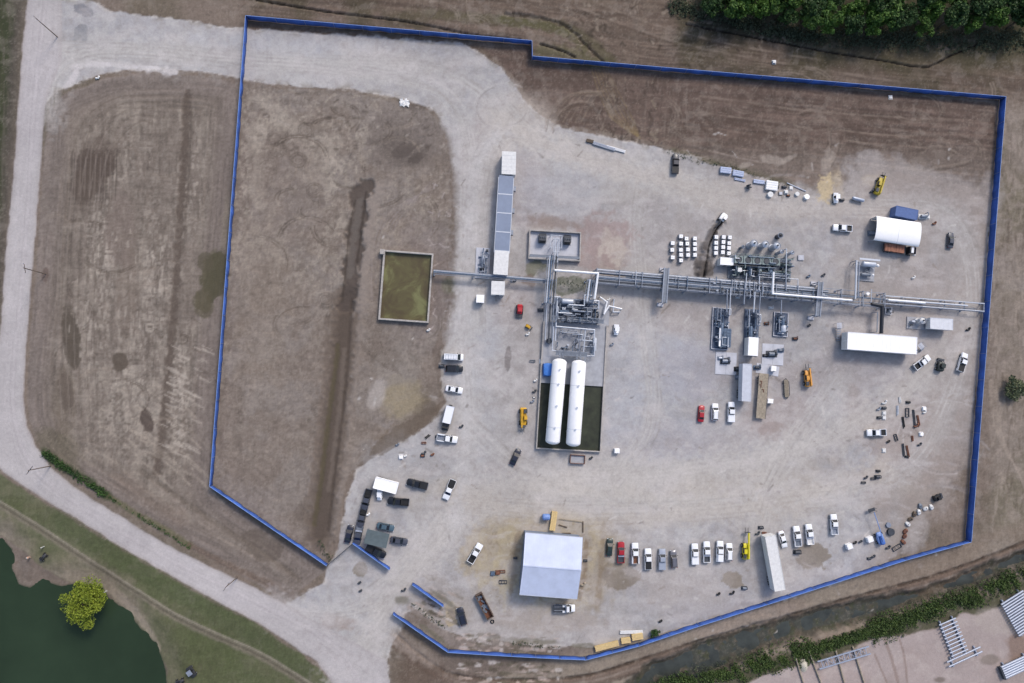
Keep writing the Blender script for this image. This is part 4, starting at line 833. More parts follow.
def flat_trailer():
    c, a, L, w = rect([(759.5, 373), (768.3, 374), (766, 419), (755.6, 418)], 1.2)
    t = thing('flatbed_trailer', 'timber-decked flatbed trailer parked east of the pale grey semi trailer', 'trailer', (c.x, c.y, 0), a)
    if w > L: L, w = w, L; t.rotation_euler.z = a + pi / 2
    d_ = MB(); n_ = 9
    for k in range(n_): d_.box((0, -w / 2 + w * (k + .5) / n_, 1.15), (L, w / n_ - .04, .07))
    d_.obj('deck', WOOD, t)
    f = MB()
    for s_ in (-1, 1): f.box((0, s_ * w / 2, 1.1), (L + .05, .1, .22)); f.box((0, s_ * .45, .9), (L - .6, .15, .3))
    f.obj('chassis', DSTEEL, t); wheels(t, (L / 2 - 1.2, L / 2 - 2.4), w - .2, .45, .45)
    f = MB()
    for (x, y_) in ((2.6, .6), (1.4, -.2), (3.6, .5)):
        f.tube([(x - .4, y_, 1.3), (x + .4, y_, 1.3), (x + .4, y_ + .5, 1.3)], .09, 6)
    f.obj('strap_winch', RUST, t); return t
flat_trailer()

def telehandler(u, v, dx, dy, m, label, L=5.2, boom=0.0, rz=None):
    t = thing('lift_truck', label, 'lift truck', P(u, v, 1.2).xy.to_3d(), ang(u, v, dx, dy))
    MB().loft([ring(L * .42, 1.5, .5, 1.1), ring(L * .3, 1.7, .45, 1.35), ring(-L * .1, 1.7, .45, 1.3), ring(-L * .42, 1.8, .5, 1.6), ring(-L * .48, 1.5, .6, 1.4)]).obj('chassis', m, t)
    c = MB().prism([(-.5, .15), (.9, .15), (.9, .95), (-.5, .95)], 1.2, 2.3, [(-.4, .2), (.6, .2), (.6, .9), (-.4, .9)]); co = c.obj('cab', GLASS, t)
    MB().box((.1, .55, 2.33), (1.15, .8, .07)).obj('cab_roof', m, co)
    MB().box((.3 + boom / 2, -.45, 1.75), (L * .95 + boom, .34, .4), 0, .06).obj('boom', m, t)
    f = MB().box((L * .55 + boom, -.2, 1.1), (.12, 1.5, .9))
    for s_ in (-1, 1): f.box((L * .55 + boom + .6, -.2 + s_ * .4, .68), (1.2, .13, .06))
    f.obj('fork_carriage', DSTEEL, t); MB().box((-L * .3, .5, 1.6), (1.1, .8, .35)).obj('engine_cover', DSTEEL, t)
    wheels(t, (L * .3, -L * .3), 2.2, .58, .42); return t
telehandler(523.4, 417, 0, 10, YEL, 'yellow and black lift truck standing west of the white tanks')
telehandler(808.2, 378, -.8, -10, mat('orange_machine_paint', (214, 150, 62), .5, var=.15), 'orange-yellow lift truck in the open between the middle skids and the long white trailer', 5.0)
telehandler(746.3, 551, .2, -10, LIME, 'bright yellow telescopic lift with its boom raised forward in the southern row', 4.6, 2.4)
telehandler(880, 185.5, 3.4, -10, mat('dull_yellow_paint', (176, 156, 44), .5, var=.2), 'dull yellow loader parked north west of the white shelter', 5.6)

def small_machine(u, v, dx, dy, m, label, cat='machine', name='compact_machine', s_=1.0):
    t = thing(name, label, cat, P(u, v, .6).xy.to_3d(), ang(u, v, dx, dy)); t.scale = (s_,) * 3
    MB().loft([ring(1.1, 1.1, .3, .9), ring(.4, 1.4, .25, 1.2), ring(-.9, 1.4, .25, 1.4), ring(-1.2, 1.1, .4, 1.1)]).obj('body', m, t)
    MB().prism([(-.3, -.45), (.6, -.45), (.6, .45), (-.3, .45)], 1.1, 1.9).obj('cab', GLASS, t); MB().box((.15, 0, 1.93), (1.0, 1.0, .06)).obj('cab_roof', m, t)
    a_ = MB()
    for s2 in (-1, 1): a_.tube([(-.9, s2 * .75, 1.2), (.9, s2 * .78, 1.0), (1.6, s2 * .7, .4)], .07, 6)
    a_.box((1.75, 0, .35), (.5, 1.6, .45)); a_.obj('bucket_arm', DSTEEL, t); wheels(t, (.7, -.7), 1.75, .38, .26); return t
small_machine(519.6, 309.5, -.5, 10, RED, 'small red machine west of the process pad', 'loader', 'skid_loader', 1.1)
small_machine(939.8, 366.5, 2, -10, mat('dark_green_machine', (34, 46, 44), .5), 'dark green compact loader between two white pickups in the east yard', 'loader', 'skid_loader', 1.15)
small_machine(937, 497.8, 5, -2, BLACKP, 'square black machine by the south east barricades', 'generator', 'skid_loader', .9)
small_machine(528.2, 326.5, 8, 5, YEL, 'tiny yellow machine below the red one west of the process pad', 'loader', 'compact_loader', .6)

def skip():
    c, a, L, w = rect([(475.5, 595.8), (481.5, 593.4), (493.5, 616), (487.2, 620.4)], 1.4)
    if w > L: a += pi / 2; L, w = w, L
    t = thing('open_skip', 'brown open-topped skip with scrap inside, south west of the warehouse', 'skip', (c.x, c.y, 0), a)
    m = mat('brown_skip_paint', (98, 82, 72), .7, var=.25); b = MB()
    for s_ in (-1, 1):
        b.box((0, s_ * w / 2, .85), (L, .1, 1.3)); b.box((s_ * L / 2, 0, .85), (.1, w, 1.3)); b.box((0, s_ * w / 2, 1.52), (L + .1, .16, .1)); b.box((s_ * L / 2, 0, 1.52), (.16, w + .1, .1))
        for k in range(7): b.box((-L / 2 + L * (k + .5) / 7, s_ * (w / 2 + .08), .85), (.1, .08, 1.2))
    b.obj('side_wall', m, t); MB().box((0, 0, .25), (L, w, .1)).obj('floor', RUST, t)
    g = MB(); r_ = random.Random(2)
    for k in range(16): g.box((r_.uniform(-L / 2 + .5, L / 2 - .5), r_.uniform(-w / 3, w / 3), .4 + r_.random() * .4), (r_.uniform(.3, 1.4), r_.uniform(.1, .6), .15), r_.random() * 3)
    g.obj('scrap_load', GSTEEL, t)
    r2 = MB()
    for s_ in (-1, 1): r2.cyl((-L / 2 + .5, s_ * .6, .12), (-L / 2 + .5, s_ * .9, .12), .12, 10)
    r2.obj('roller', DSTEEL, t)
skip()
tag(MB().torus(P(492.3, 621.6, .15), .42, .14).obj('old_tyre', TYRE), 'old tyre lying beside the brown skip', 'tyre')

def load_truck():   # rust coloured tank load on a trailer with its cab
    c, a, L, w = rect([(885.5, 243.2), (908.5, 246), (906, 254), (884, 250)], 1.8)
    t = thing('flatbed_truck', 'truck with a rust-brown load tucked against the south side of the white shelter', 'truck', (c.x, c.y, 0), a)
    MB().box((0, 0, 1.1), (L, 2.4, .16)).obj('flatbed_deck', DSTEEL, t)
    b = MB()
    for k in range(7): b.box((-L / 2 + .6 + k * (L - 1) / 7, 0, 1.5), ((L - 1) / 7 - .05, 2.1 + .1 * (k % 2), .6 + .1 * (k % 3)))
    b.obj('load', mat('rust_brown_load', (150, 104, 84), .85, var=.2), t)
    MB().loft([ring(L / 2 + 2.4, 1.9, .5, 1.3), ring(L / 2 + 2.2, 2.1, .45, 2.0), ring(L / 2 + 1.2, 2.2, .4, 2.5), ring(L / 2 + .4, 2.2, .4, 2.5)]).obj('cab', PAINT['black'], t)
    MB().box((L / 2 + 2.0, 0, 2.1), (.5, 1.9, .5), 0, .5).obj('windshield', GLASS, t); MB().box((L / 2 + 1.1, 0, 2.56), (.7, 1.6, .07)).obj('cab_roof', PAINT['white'], t)
    wheels(t, (L / 2 + 1.4, -L / 2 + 1.0, -L / 2 + 2.1), 2.35, .48, .4)
load_truck()
def lift_boom():
    p = P(880, 538, .8); t = thing('boom_lift', 'blue boom lift with its thin arm reaching north, near the south east fence', 'boom lift', (p.x, p.y, 0), ang(880, 538, -3.2, -10))
    MB().loft([ring(1.6, 1.1, .5, .9), ring(1.0, 1.8, .4, 1.2), ring(-1.0, 2.0, .4, 1.3), ring(-1.8, 1.2, .5, 1.1)]).obj('base', BLUEL, t)
    MB().loft([ring(.7, .8, 1.1, 1.6), ring(-1.4, 1.2, 1.1, 1.9), ring(-1.7, .8, 1.2, 1.7)]).obj('turret', BLUEP, t)
    MB().tube([(-.8, 0, 1.8), (2.5, 0, 2.2), (7.6, 0, 2.0)], .11, 8).obj('boom_arm', BLUEL, t)
    b = MB()
    for x in (7.6, 8.4):
        b.tube([(x, -.9, 1.1), (x, -.9, 2.2), (x, .9, 2.2), (x, .9, 1.1), (x, -.9, 1.1)], .04, 6)
    b.box((8.0, 0, 1.1), (.9, 1.9, .08)); b.obj('basket', DSTEEL, t); wheels(t, (1.0, -1.0), 2.3, .42, .3)
lift_boom()
def excavator():
    p = P(723, 217.6, 1.2); t = thing('mini_excavator', 'small white excavator at the north end of the trench beside the totes', 'excavator', (p.x, p.y, 0), ang(723, 218, -7, 10))
    MB().loft([ring(.8, 1.6, .75, 1.5), ring(-.6, 1.8, .75, 1.7), ring(-1.2, 1.4, .8, 1.5)]).obj('body', WHITE, t)
    MB().prism([(-.4, 0), (.6, 0), (.6, .75), (-.4, .75)], 1.5, 2.4).obj('cab', GLASS, t); MB().box((.1, .38, 2.43), (1.1, .85, .06)).obj('cab_roof', WHITE, t)
    for s_ in (-1, 1): MB().box((0, s_ * .75, .35), (2.3, .38, .6)).obj('track', BLACKP, t)
    MB().tube([(.7, -.2, 1.3), (2.0, -.2, 2.4), (3.4, -.2, 1.6), (3.6, -.2, .5)], .13, 8).obj('arm', DSTEEL, t); MB().box((3.5, -.2, .3), (.5, .7, .5)).obj('bucket', DSTEEL, t)
excavator()
# ------------------------------------------------------------------ fences
def fence(pts, label, name='screen_fence', h=2.4, cat='fence', step=7.4, maxposts=98, group=None):
    P0 = P(pts[0][0], pts[0][1], h); t = thing(name, label, cat, (P0.x, P0.y, 0), 0, group)
    W_ = [P(u, v, h) - Vector((P0.x, P0.y, h)) for u, v in pts]; W_ = [Vector((p.x, p.y, 0)) for p in W_]; np_ = 0
    for a, b in zip(W_[:-1], W_[1:]):
        d = b - a; L = d.length; e = d / L; n_ = Vector((-e.y, e.x, 0)); k = max(2, int(L / 1.2)); m = MB()
        r_ = random.Random(int(L * 7)); vs = []
        for i in range(k + 1):
            p = a + e * L * i / k; sag = (.06 * sin(i * pi / 2) if 0 < i < k else 0) + (r_.uniform(-.09, .09) if 0 < i < k else 0)
            for z, o in ((.06, sag), (h * .5, sag * 1.6), (h, sag * .3)): vs.append((p.x + n_.x * o, p.y + n_.y * o, z))
        fs = []
        for i in range(k):
            for j in (0, 1): fs.append((3 * i + j, 3 * i + 3 + j, 3 * i + 4 + j, 3 * i + 1 + j))
        m.add(vs, fs); po = m.obj('screen_panel', BLUEF, t); sol = po.modifiers.new('thickness', 'SOLIDIFY'); sol.thickness = .03
        MB().box((a + b) / 2 + Vector((0, 0, h + .03)), (L, .10, .08), atan2(e.y, e.x)).obj('top_hem', BLUEC, t)
        npst = max(1, round(L / step))
        for i in range(npst):
            if np_ >= maxposts: break
            p = a + e * L * i / npst - n_ * .1; np_ += 1
            po = MB().cyl((0, 0, 0), (0, 0, h + .1), .05, 8).obj('post', STEEL, t) if np_ == 1 else POST0.copy()
            if np_ > 1: sc.collection.objects.link(po); po.parent = t
            else: POST0 = po
            po.location = (p.x, p.y, 0)
    return t
fence([(326.5, 566), (209.5, 486.5), (245.5, 15.5), (532, 40.5), (532.5, 56), (1006, 96.5), (971.5, 542), (907, 560), (768, 604.5), (700, 626), (640, 646), (586.5, 660), (560, 659), (512, 656.5), (448, 652.5), (393, 614.5)], 'long blue screen fence closed round the whole yard and the brown plot inside it')
fence([(352.4, 543.6), (389.4, 570)], 'short blue screen fence beside the dark green canopy at the gate')
fence([(412.2, 585), (443.4, 607)], 'short blue screen fence between the gate and the yellow sand patch')
def gate():
    a = P(327, 566, 1.8); b = P(351.5, 545, 1.8); d = b - a; L = d.xy.length; t = thing('sliding_gate', 'dark wire gate spanning from the long blue fence to the short one', 'gate', (a.x, a.y, 0), atan2(d.y, d.x))
    f = MB()
    for z in (.15, 1.0, 1.9): f.cyl((0, 0, z), (L, 0, z), .035, 6)
    for k in range(5): f.cyl((L * k / 4, 0, 0), (L * k / 4, 0, 1.95), .045, 6)
    f.obj('gate_frame', DSTEEL, t); w = MB(); k = 0
    while k * .3 < L: w.box((k * .3, 0, 1.0), (.012, .012, 1.7)); k += 1
    for z in range(6): w.box((L / 2, 0, .3 + z * .28), (L, .012, .012))
    w.obj('wire_mesh', GSTEEL, t)
gate()

# ------------------------------------------------------------------ warehouse
def warehouse():
    zt = 5.0
    c, a, L, w = rect([(524.5, 532.8), (582, 537.8), (577.8, 598.8), (520.3, 594.5)], zt)
    t = thing('metal_warehouse', 'square metal warehouse with a pale pitched roof in the south of the yard', 'warehouse', (c.x, c.y, 0), a)
    zr = zt + 1.9; li = L / 2 - .25; wi = w / 2 - .3
    b = MB().prism([(-li, -wi), (li, -wi), (li, wi), (-li, wi)], 0, zt - .1)
    b.add([(-li, -wi, zt - .1), (-li, wi, zt - .1), (-li, 0, zr - .2), (li, -wi, zt - .1), (li, wi, zt - .1), (li, 0, zr - .2)], [(0, 1, 2), (5, 4, 3), (0, 2, 5, 3), (1, 4, 5, 2)])
    b.obj('wall', mat('blue_grey_cladding', (120, 132, 152), .5, .1, var=.1), t)
    r_ = MB(); n_ = 26
    for s_ in (-1, 1):
        A = [(-L / 2, s_ * w / 2, zt), (L / 2, s_ * w / 2, zt), (L / 2, 0, zr), (-L / 2, 0, zr)]
        r_.add(A + [(p[0], p[1], p[2] - .12) for p in A], [(0, 1, 2, 3), (7, 6, 5, 4), (0, 4, 5, 1), (1, 5, 6, 2), (3, 2, 6, 7), (0, 3, 7, 4)])
        for k in range(n_ + 1):
            x = -L / 2 + .03 + (L - .06) * k / n_; hx = .03
            q = [(x - hx, s_ * w / 2, zt + .002), (x + hx, s_ * w / 2, zt + .002), (x + hx, 0, zr + .002), (x - hx, 0, zr + .002)]
            r_.add(q + [(p[0], p[1], p[2] + .05) for p in q], [(4, 5, 6, 7), (0, 1, 5, 4), (1, 2, 6, 5), (2, 3, 7, 6), (3, 0, 4, 7)])
    r_.obj('roof', FOLR, t)
    MB().box((0, 0, zr + .05), (L + .05, .3, .06)).obj('ridge_cap', FOLR, t)
    for s_ in (-1, 1): MB().box((0, s_ * (w / 2 + .08), zt - .06), (L, .16, .14)).obj('gutter', LSTEEL, t)
    for x in (-3, 3): MB().box((x, -wi - .04, 2), (4, .08, 4)).obj('roller_door', OFFW, t)
    d = MB().box((-li - .04, 3, 1.05), (.08, 1.0, 2.1)).obj('door', GSTEEL, t); MB().ball((-li - .11, 3.35, 1.0), .05).obj('handle', RIM, d)
warehouse()

# ------------------------------------------------------------------ basins
def pond():
    c, a, L, w = rect([(382, 249.6), (433.6, 253.4), (428.4, 323), (379.8, 319.4)], 1.3)
    t = thing('retention_basin', 'rectangular concrete basin of green water in the brown plot', 'basin', (c.x, c.y, 0), a); th = .42
    b = MB()
    for s_ in (-1, 1): b.box((0, s_ * (w / 2 - th / 2), .65), (L, th, 1.3)); b.box((s_ * (L / 2 - th / 2), 0, .65), (th, w - 2 * th, 1.3))
    b.obj('wall', CONCB, t)
    m = mat('algae_green_water', (92, 90, 46), .35, var=0, spec=.4); N = m.node_tree; bb = N.nodes['Principled BSDF']
    n = N.nodes.new('ShaderNodeTexNoise'); n.inputs['Scale'].default_value = .16; n.inputs['Detail'].default_value = 9; n.inputs['Distortion'].default_value = .7; n.inputs['Roughness'].default_value = .6
    g = N.nodes.new('ShaderNodeNewGeometry'); N.links.new(g.outputs['Position'], n.inputs['Vector']); r_ = N.nodes.new('ShaderNodeValToRGB')
    e = r_.color_ramp.elements; e[0].position = .40; e[0].color = lin((78, 68, 46)) + (1,); e[1].position = .52; e[1].color = lin((90, 84, 54)) + (1,); e = r_.color_ramp.elements.new(.62); e.color = lin((112, 112, 74)) + (1,)
    N.links.new(n.outputs['Fac'], r_.inputs[0]); N.links.new(r_.outputs[0], bb.inputs['Base Color'])
    MB().box((0, 0, .18), (L - 2 * th, w - 2 * th, .1)).obj('basin_water', m, t)
    MB().box((-L / 2 - .3, w / 2 - .6, .75), (1.2, 1.3, 1.5)).obj('valve_box', CONCB, t)
pond()
def tank_pad():
    z = 1.0
    c, a, L, w = rect([(545.5, 322), (608.6, 325), (600, 453), (533.8, 448)], z)
    t = thing('tank_containment', 'walled concrete pad with a dark water basin under the two white tanks', 'containment basin', (c.x, c.y, 0), a); th = .3
    b = MB()
    for s_ in (-1, 1): b.box((s_ * (L / 2 - th / 2), 0, z / 2), (th, w, z))
    b.box((0, -w / 2 + th / 2, z / 2), (L - 2 * th, th, z)); b.obj('wall', CONCB, t)
    yb = w / 2 - w * (62 / 128.0)
    MB().box((0, (w / 2 + yb) / 2, .3), (L - 2 * th, w / 2 - yb, .6)).obj('concrete_deck', CONC, t)
    m = mat('dark_green_basin_water', (50, 54, 40), .4, var=.4, scale=.35, spec=.4)
    MB().box((0, (-w / 2 + th + yb) / 2, .08), (L - 2 * th, yb + w / 2 - th, .08)).obj('basin_water', m, t)
tank_pad()
def bullet(pt, pb, label, r=1.92):
    zc = 3.4; a = P(pt[0], pt[1], zc); b = P(pb[0], pb[1], zc); d = b - a; L = d.length
    t = thing('storage_tank', label, 'storage tank', (a.x, a.y, 0), atan2(d.y, d.x), 'long white storage tanks')
    MB().tank((0, 0, zc), (L, 0, zc), r, 28).obj('vessel', WHITE, t)
    for f in (.16, .84): MB().box((L * f, 0, 1.1), (.5, 3.2, 2.2)).obj('saddle', CONC, t)
    for f in (.13, .3, .55, .8):
        n = MB().cyl((L * f, 0, zc + r - .05), (L * f, 0, zc + r + .35), .16, 10).cyl((L * f, 0, zc + r + .35), (L * f, 0, zc + r + .42), .26, 10); n.obj('nozzle', LSTEEL, t)
    for f in (.3, .8):
        MB().rev((L * f - .04, 0, zc), (L * f + .04, 0, zc), [(0, r + .02), (.08, r + .02)], 28).obj('band', LSTEEL, t)
    MB().box((L * .04, 0, 2.0), (.1, 1.2, .08)).obj('bracket', STEEL, t)
bullet((559.8, 358.5), (552.3, 444.5), 'long white horizontal tank, the western one of the pair on the pad')
bullet((579.2, 360.0), (572.9, 446.5), 'long white horizontal tank, the eastern one of the pair on the pad')

# ------------------------------------------------------------------ process equipment
mat('skid_floor', (84, 96, 116), .7, var=.2)
def manifold(t, L, w, z0, n, m, seed, r0=.06, r1=.14, hmin=.5, hmax=2.2):
    """pipe runs with elbows inside the rectangle L x w; each run is a part"""
    r_ = random.Random(seed)
    for k in range(n):
        x = r_.uniform(-L / 2, L / 2); y = r_.uniform(-w / 2, w / 2); z = z0 + r_.uniform(hmin, hmax); pts = [(x, y, z0), (x, y, z)]
        for j in range(r_.randint(1, 3)):
            if (j + k) % 2: x = max(-L / 2, min(L / 2, x + r_.uniform(-.5, .5) * L))
            else: y = max(-w / 2, min(w / 2, y + r_.uniform(-.5, .5) * w))
            pts.append((x, y, z))
        pts.append((x, y, z0)); MB().tube(pts, r_.uniform(r0, r1), 7).obj('pipe', m[k % len(m)], t)
def units(t, L, w, z0, n, mats_, seed, smin=.4, smax=1.2, names=('pump', 'motor', 'valve', 'control_box')):
    r_ = random.Random(seed)
    for k in range(n):
        x = r_.uniform(-L / 2 + .5, L / 2 - .5); y = r_.uniform(-w / 2 + .4, w / 2 - .4); s_ = r_.uniform(smin, smax); nm = names[k % len(names)]; b = MB()
        if nm in ('pump', 'motor'):
            b.cyl((x - s_ * .6, y, z0 + s_ * .5), (x + s_ * .5, y, z0 + s_ * .5), s_ * .35, 12).cyl((x + s_ * .5, y, z0 + s_ * .5), (x + s_ * .8, y, z0 + s_ * .5), s_ * .2, 10).box((x, y, z0 + .08), (s_ * 1.4, s_ * .7, .16)).box((x, y, z0 + s_ * .95), (s_ * .3, s_ * .3, s_ * .25))
        elif nm == 'valve':
            b.cyl((x, y, z0), (x, y, z0 + s_ * 1.3), s_ * .12, 8).torus((x, y, z0 + s_ * 1.35), s_ * .28, .035).cyl((x - s_ * .4, y, z0 + s_ * .5), (x + s_ * .4, y, z0 + s_ * .5), s_ * .2, 10)
        else: b.box((x, y, z0 + s_ * .6), (s_ * .7, s_ * .45, s_ * 1.2)); b.box((x, y, z0 + s_ * 1.22), (s_ * .8, s_ * .55, .05))
        b.obj(nm, mats_[k % len(mats_)], t)
def handrail(t, x0, y0, x1, y1, z, m=STEEL, name='handrail'):
    b = MB(); d = Vector((x1 - x0, y1 - y0, 0)); L = d.length; n_ = max(1, int(L / 1.8))
    for h in (.55, 1.05): b.cyl((x0, y0, z + h), (x1, y1, z + h), .03, 6)
    for k in range(n_ + 1): p = Vector((x0, y0, z)) + d * k / n_; b.cyl(p, p + Vector((0, 0, 1.05)), .03, 6)
    b.obj(name, m, t)
def skid(p4, label, seed, deckm=CONC, ms=(BLUEG, STEEL, DSTEEL), rim=True, vessel=1, nu=8, npipe=8, z=.5, name='equipment_skid', cat='equipment skid'):
    c, a, L, w = rect(p4, z); t = thing(name, label, cat, (c.x, c.y, 0), a); r_ = random.Random(seed)
    MB().box((0, 0, .15), (L, w, .3)).obj('deck', deckm, t)
    if rim:
        b = MB()
        for s_ in (-1, 1): b.box((0, s_ * (w / 2 - .1), .4), (L, .2, .25)); b.box((s_ * (L / 2 - .1), 0, .402), (.2, w - .4, .25))
        b.obj('kerb', CONCW, t)
    lx, ly = (L, w)
    for k in range(vessel):
        if w > L:
            x = (k + .5) / max(1, vessel) * (L - 1.2) - (L - 1.2) / 2; y = r_.uniform(-.1, .25) * w; l = w * .3
            MB().tank((x, y - l / 2, 1.5), (x, y + l / 2, 1.5), .5, 16).obj('vessel', ms[k % len(ms)], t)
        else:
            y = (k + .5) / max(1, vessel) * (w - 1) - (w - 1) / 2; l = L * .4; MB().tank((-l / 2, y, 1.5), (l / 2, y, 1.5), .5, 16).obj('vessel', ms[k % len(ms)], t)
    manifold(t, L - .8, w - .8, .3, int(npipe * 1.7), (ms[0], STEEL, BLUEG, LSTEEL), seed); units(t, L - .5, w - .5, .3, int(nu * 1.9), (ms[0], DSTEEL, ms[1], LSTEEL, ms[-1]), seed + 5, .3, 1.0)
    return t, L, w
t, L, w = skid([(713.5, 307), (729, 308.5), (728.5, 350), (710.5, 349)], 'walled equipment skid with a grating platform, westernmost of three south of the rack', 3, deckm=MATS['skid_floor'], ms=(BLUEG, STEEL, GSTEEL), nu=10, npipe=12)
g = MB()
for k in range(7): g.box((1.1, -w * .22 - 2.6 + k * .8, 1.7), (3.0, .06, .06))
for k in range(4): g.box((-.2 + k * .85, -w * .22, 1.68), (.06, 5.2, .06))
g.box((1.1, -w * .22, 1.6), (3.1, 5.2, .04)); g.obj('grating_platform', BLUEG, t)
MB().box((-.6, -w * .22, 2.0), (.45, 5.0, .3)).obj('cable_tray', WHITE, t)
for s_ in (-.6, 2.7): MB().box((s_, -w * .22, .9), (.1, 4.6, 1.4)).obj('platform_leg', GSTEEL, t)
t, L, w = skid([(745.5, 308.5), (760, 309.5), (758, 356), (743.5, 355)], 'long blue-grey pump skid, middle of three, with a white roofed cabin at its south end', 8, deckm=MATS['skid_floor'], ms=(BLUEG, GSTEEL, STEEL), rim=False, vessel=2, nu=16, npipe=18)
def cabin(p4, z, label, m=WHITE, name='equipment_cabin', cat='cabin', zb=0, lines=1):
    c, a, L, w = rect(p4, z); t = thing(name, label, cat, (c.x, c.y, zb), a); z -= zb
    MB().box((0, 0, z / 2), (L - .15, w - .15, z - .1)).obj('wall', OFFW if m is WHITE else m, t)
    r_ = MB().box((0, 0, z - .02), (L, w, .12))
    for k in range(1, lines + 1): r_.box((0, -w / 2 + w * k / (lines + 1), z + .055), (L - .1, .06, .04))
    r_.obj('roof', m, t); d = MB().box((0, -w / 2 + .05, 1.0), (.9, .06, 1.9)).obj('door', GSTEEL, t); MB().box((.3, -w / 2, 1.0), (.05, .06, .2)).obj('handle', RIM, d); return t
cabin([(749, 337), (759, 337.6), (757.4, 356.2), (747.5, 355.2)], 3.2, 'white roofed cabin on the south end of the middle pump skid', lines=2)
t, L, w = skid([(774.6, 311.6), (788.8, 312.8), (787.4, 337), (773, 336)], 'small walled equipment skid, easternmost of the three south of the pipe rack', 12, deckm=MATS['skid_floor'], ms=(BLUEG, LSTEEL, DSTEEL), nu=8, npipe=8)
MB().tank((.3, -w * .35, 1.3), (.3, -w * .35 + 2.2, 1.3), .8, 18).obj('drum', LSTEEL, t)
# loose machinery pads
def pad(p4, label, m=CONCW, z=.14, name='concrete_pad'):
    c, a, L, w = rect(p4, z); t = thing(name, label, 'concrete pad', (c.x, c.y, 0), a); MB().prism([(-L / 2, -w / 2), (L / 2, -w / 2), (L / 2, w / 2), (-L / 2, w / 2)], 0, z).obj('slab', m, t)
    b = MB().box((0, 0, z + .003), (.05, w - .1, .012)); b.obj('joint', GSTEEL, t); return (c, a, L, w)
pad([(716.5, 351.5), (737, 353), (736, 375), (714.5, 374)], 'pale square concrete pad south of the western skid')
pad([(763.5, 343.5), (784.4, 344.6), (782.6, 365.6), (760.8, 364)], 'pale square concrete pad south of the eastern skid')
pad([(757.5, 361.5), (779.6, 368.4), (778, 375), (755, 374)], 'small low pad at the head of the timber-decked trailer', z=.1)
def gear(u, v, s_, label, seed, ms=(DSTEEL, STEEL), name='pump_unit', z=.12, rz=0, cat='pump'):
    p = P(u, v, .5); t = thing(name, label, cat, (p.x, p.y, z), rz); r_ = random.Random(seed)
    MB().box((0, 0, .08), (2.6 * s_, 1.5 * s_, .16)).obj('base', ms[0], t)
    MB().cyl((-.9 * s_, 0, .65 * s_), (.4 * s_, 0, .65 * s_), .45 * s_, 14).obj('motor', ms[1], t)
    MB().rev((.4 * s_, 0, .65 * s_), (1.2 * s_, 0, .65 * s_), [(0, .2 * s_), (.25 * s_, .5 * s_), (.5 * s_, .5 * s_), (.8 * s_, .15 * s_)], 14).obj('casing', ms[0], t)
    MB().tube([(.7 * s_, 0, .6 * s_), (.7 * s_, 0, 1.5 * s_), (.7 * s_, .9 * s_, 1.5 * s_), (.7 * s_, .9 * s_, .2)], .12 * s_, 8).obj('pipe', ms[-1], t); return t
gear(725.5, 361, 1.1, 'dark pump set standing on the western concrete pad', 1, (DSTEEL, STEEL)); gear(721, 358, .7, 'smaller pale pump at the corner of the western concrete pad', 2, (STEEL, LSTEEL))
gear(772, 354, 1.2, 'dark pump set standing on the eastern concrete pad', 3, (DSTEEL, GSTEEL)); gear(765.5, 355.5, .55, 'small black pump on the west side of the eastern concrete pad', 4, (BLACKP, DSTEEL)); gear(781, 350.5, .7, 'pump near the east edge of the eastern concrete pad', 5, (BLUEG, GSTEEL))
cabin([(771.5, 365.6), (776.6, 366.2), (776, 371.8), (771, 371.2)], 1.2, 'little white cabinet on the small low pad', lines=1, name='white_cabinet', cat='cabinet')
cabin([(768, 398.5), (773.5, 399), (773, 403.8), (767.5, 403.2)], .9, 'little white box dropped beside the timber-decked trailer', lines=1, name='white_box', cat='box')
gear(738.5, 369, .9, 'black pump beside the nose of the pale grey semi trailer', 6, (BLACKP, DSTEEL)); gear(739.6, 377, .9, 'grey pump halfway along the pale grey semi trailer', 7, (GSTEEL, STEEL)); gear(740.5, 393, .6, 'small grey pump at the tail of the pale grey semi trailer', 17, (GSTEEL, STEEL))
gear(757.6, 367.5, .8, 'blue-grey pump between the semi trailer nose and the flatbed', 8, (BLUEG, DSTEEL))
gear(767, 323.5, .55, 'brown pump between the middle and the eastern skid', 9, (RUST, DSTEEL)); gear(795.6, 338.6, .6, 'dark brown pump standing alone east of the eastern pad', 10, (DSTEEL, RUST))
gear(738, 297, .5, 'white valve set just south of the rack by the western skid', 11, (OFFW, LSTEEL)); gear(771.5, 307.4, .55, 'white valve set just south of the rack by the eastern skid', 12, (OFFW, LSTEEL))
# narrow boat-shaped frame
p = P(786.5, 388.5, .5); t = thing('pipe_cradle', 'narrow tan timber cradle of pipes west of the orange lift truck', 'cradle', (p.x, p.y, 0), ang(786.5, 388.5, .6, 10))
for k in range(5): MB().cyl((-2.4, -.5 + k * .25, .5), (2.4, -.5 + k * .25, .5), .11, 8).obj('pipe', WOOD, t)
b = MB()
for s_ in (-1, 1): b.tube([(-2.8, 0, .4), (-1.8, s_ * .85, .4), (1.8, s_ * .85, .4), (2.8, 0, .4)], .09, 6)
b.obj('side_rail', DSTEEL, t)
for x in (-1.5, 1.5): MB().box((x, 0, .18), (.2, 1.7, .36)).obj('cross_beam', DWOOD, t)

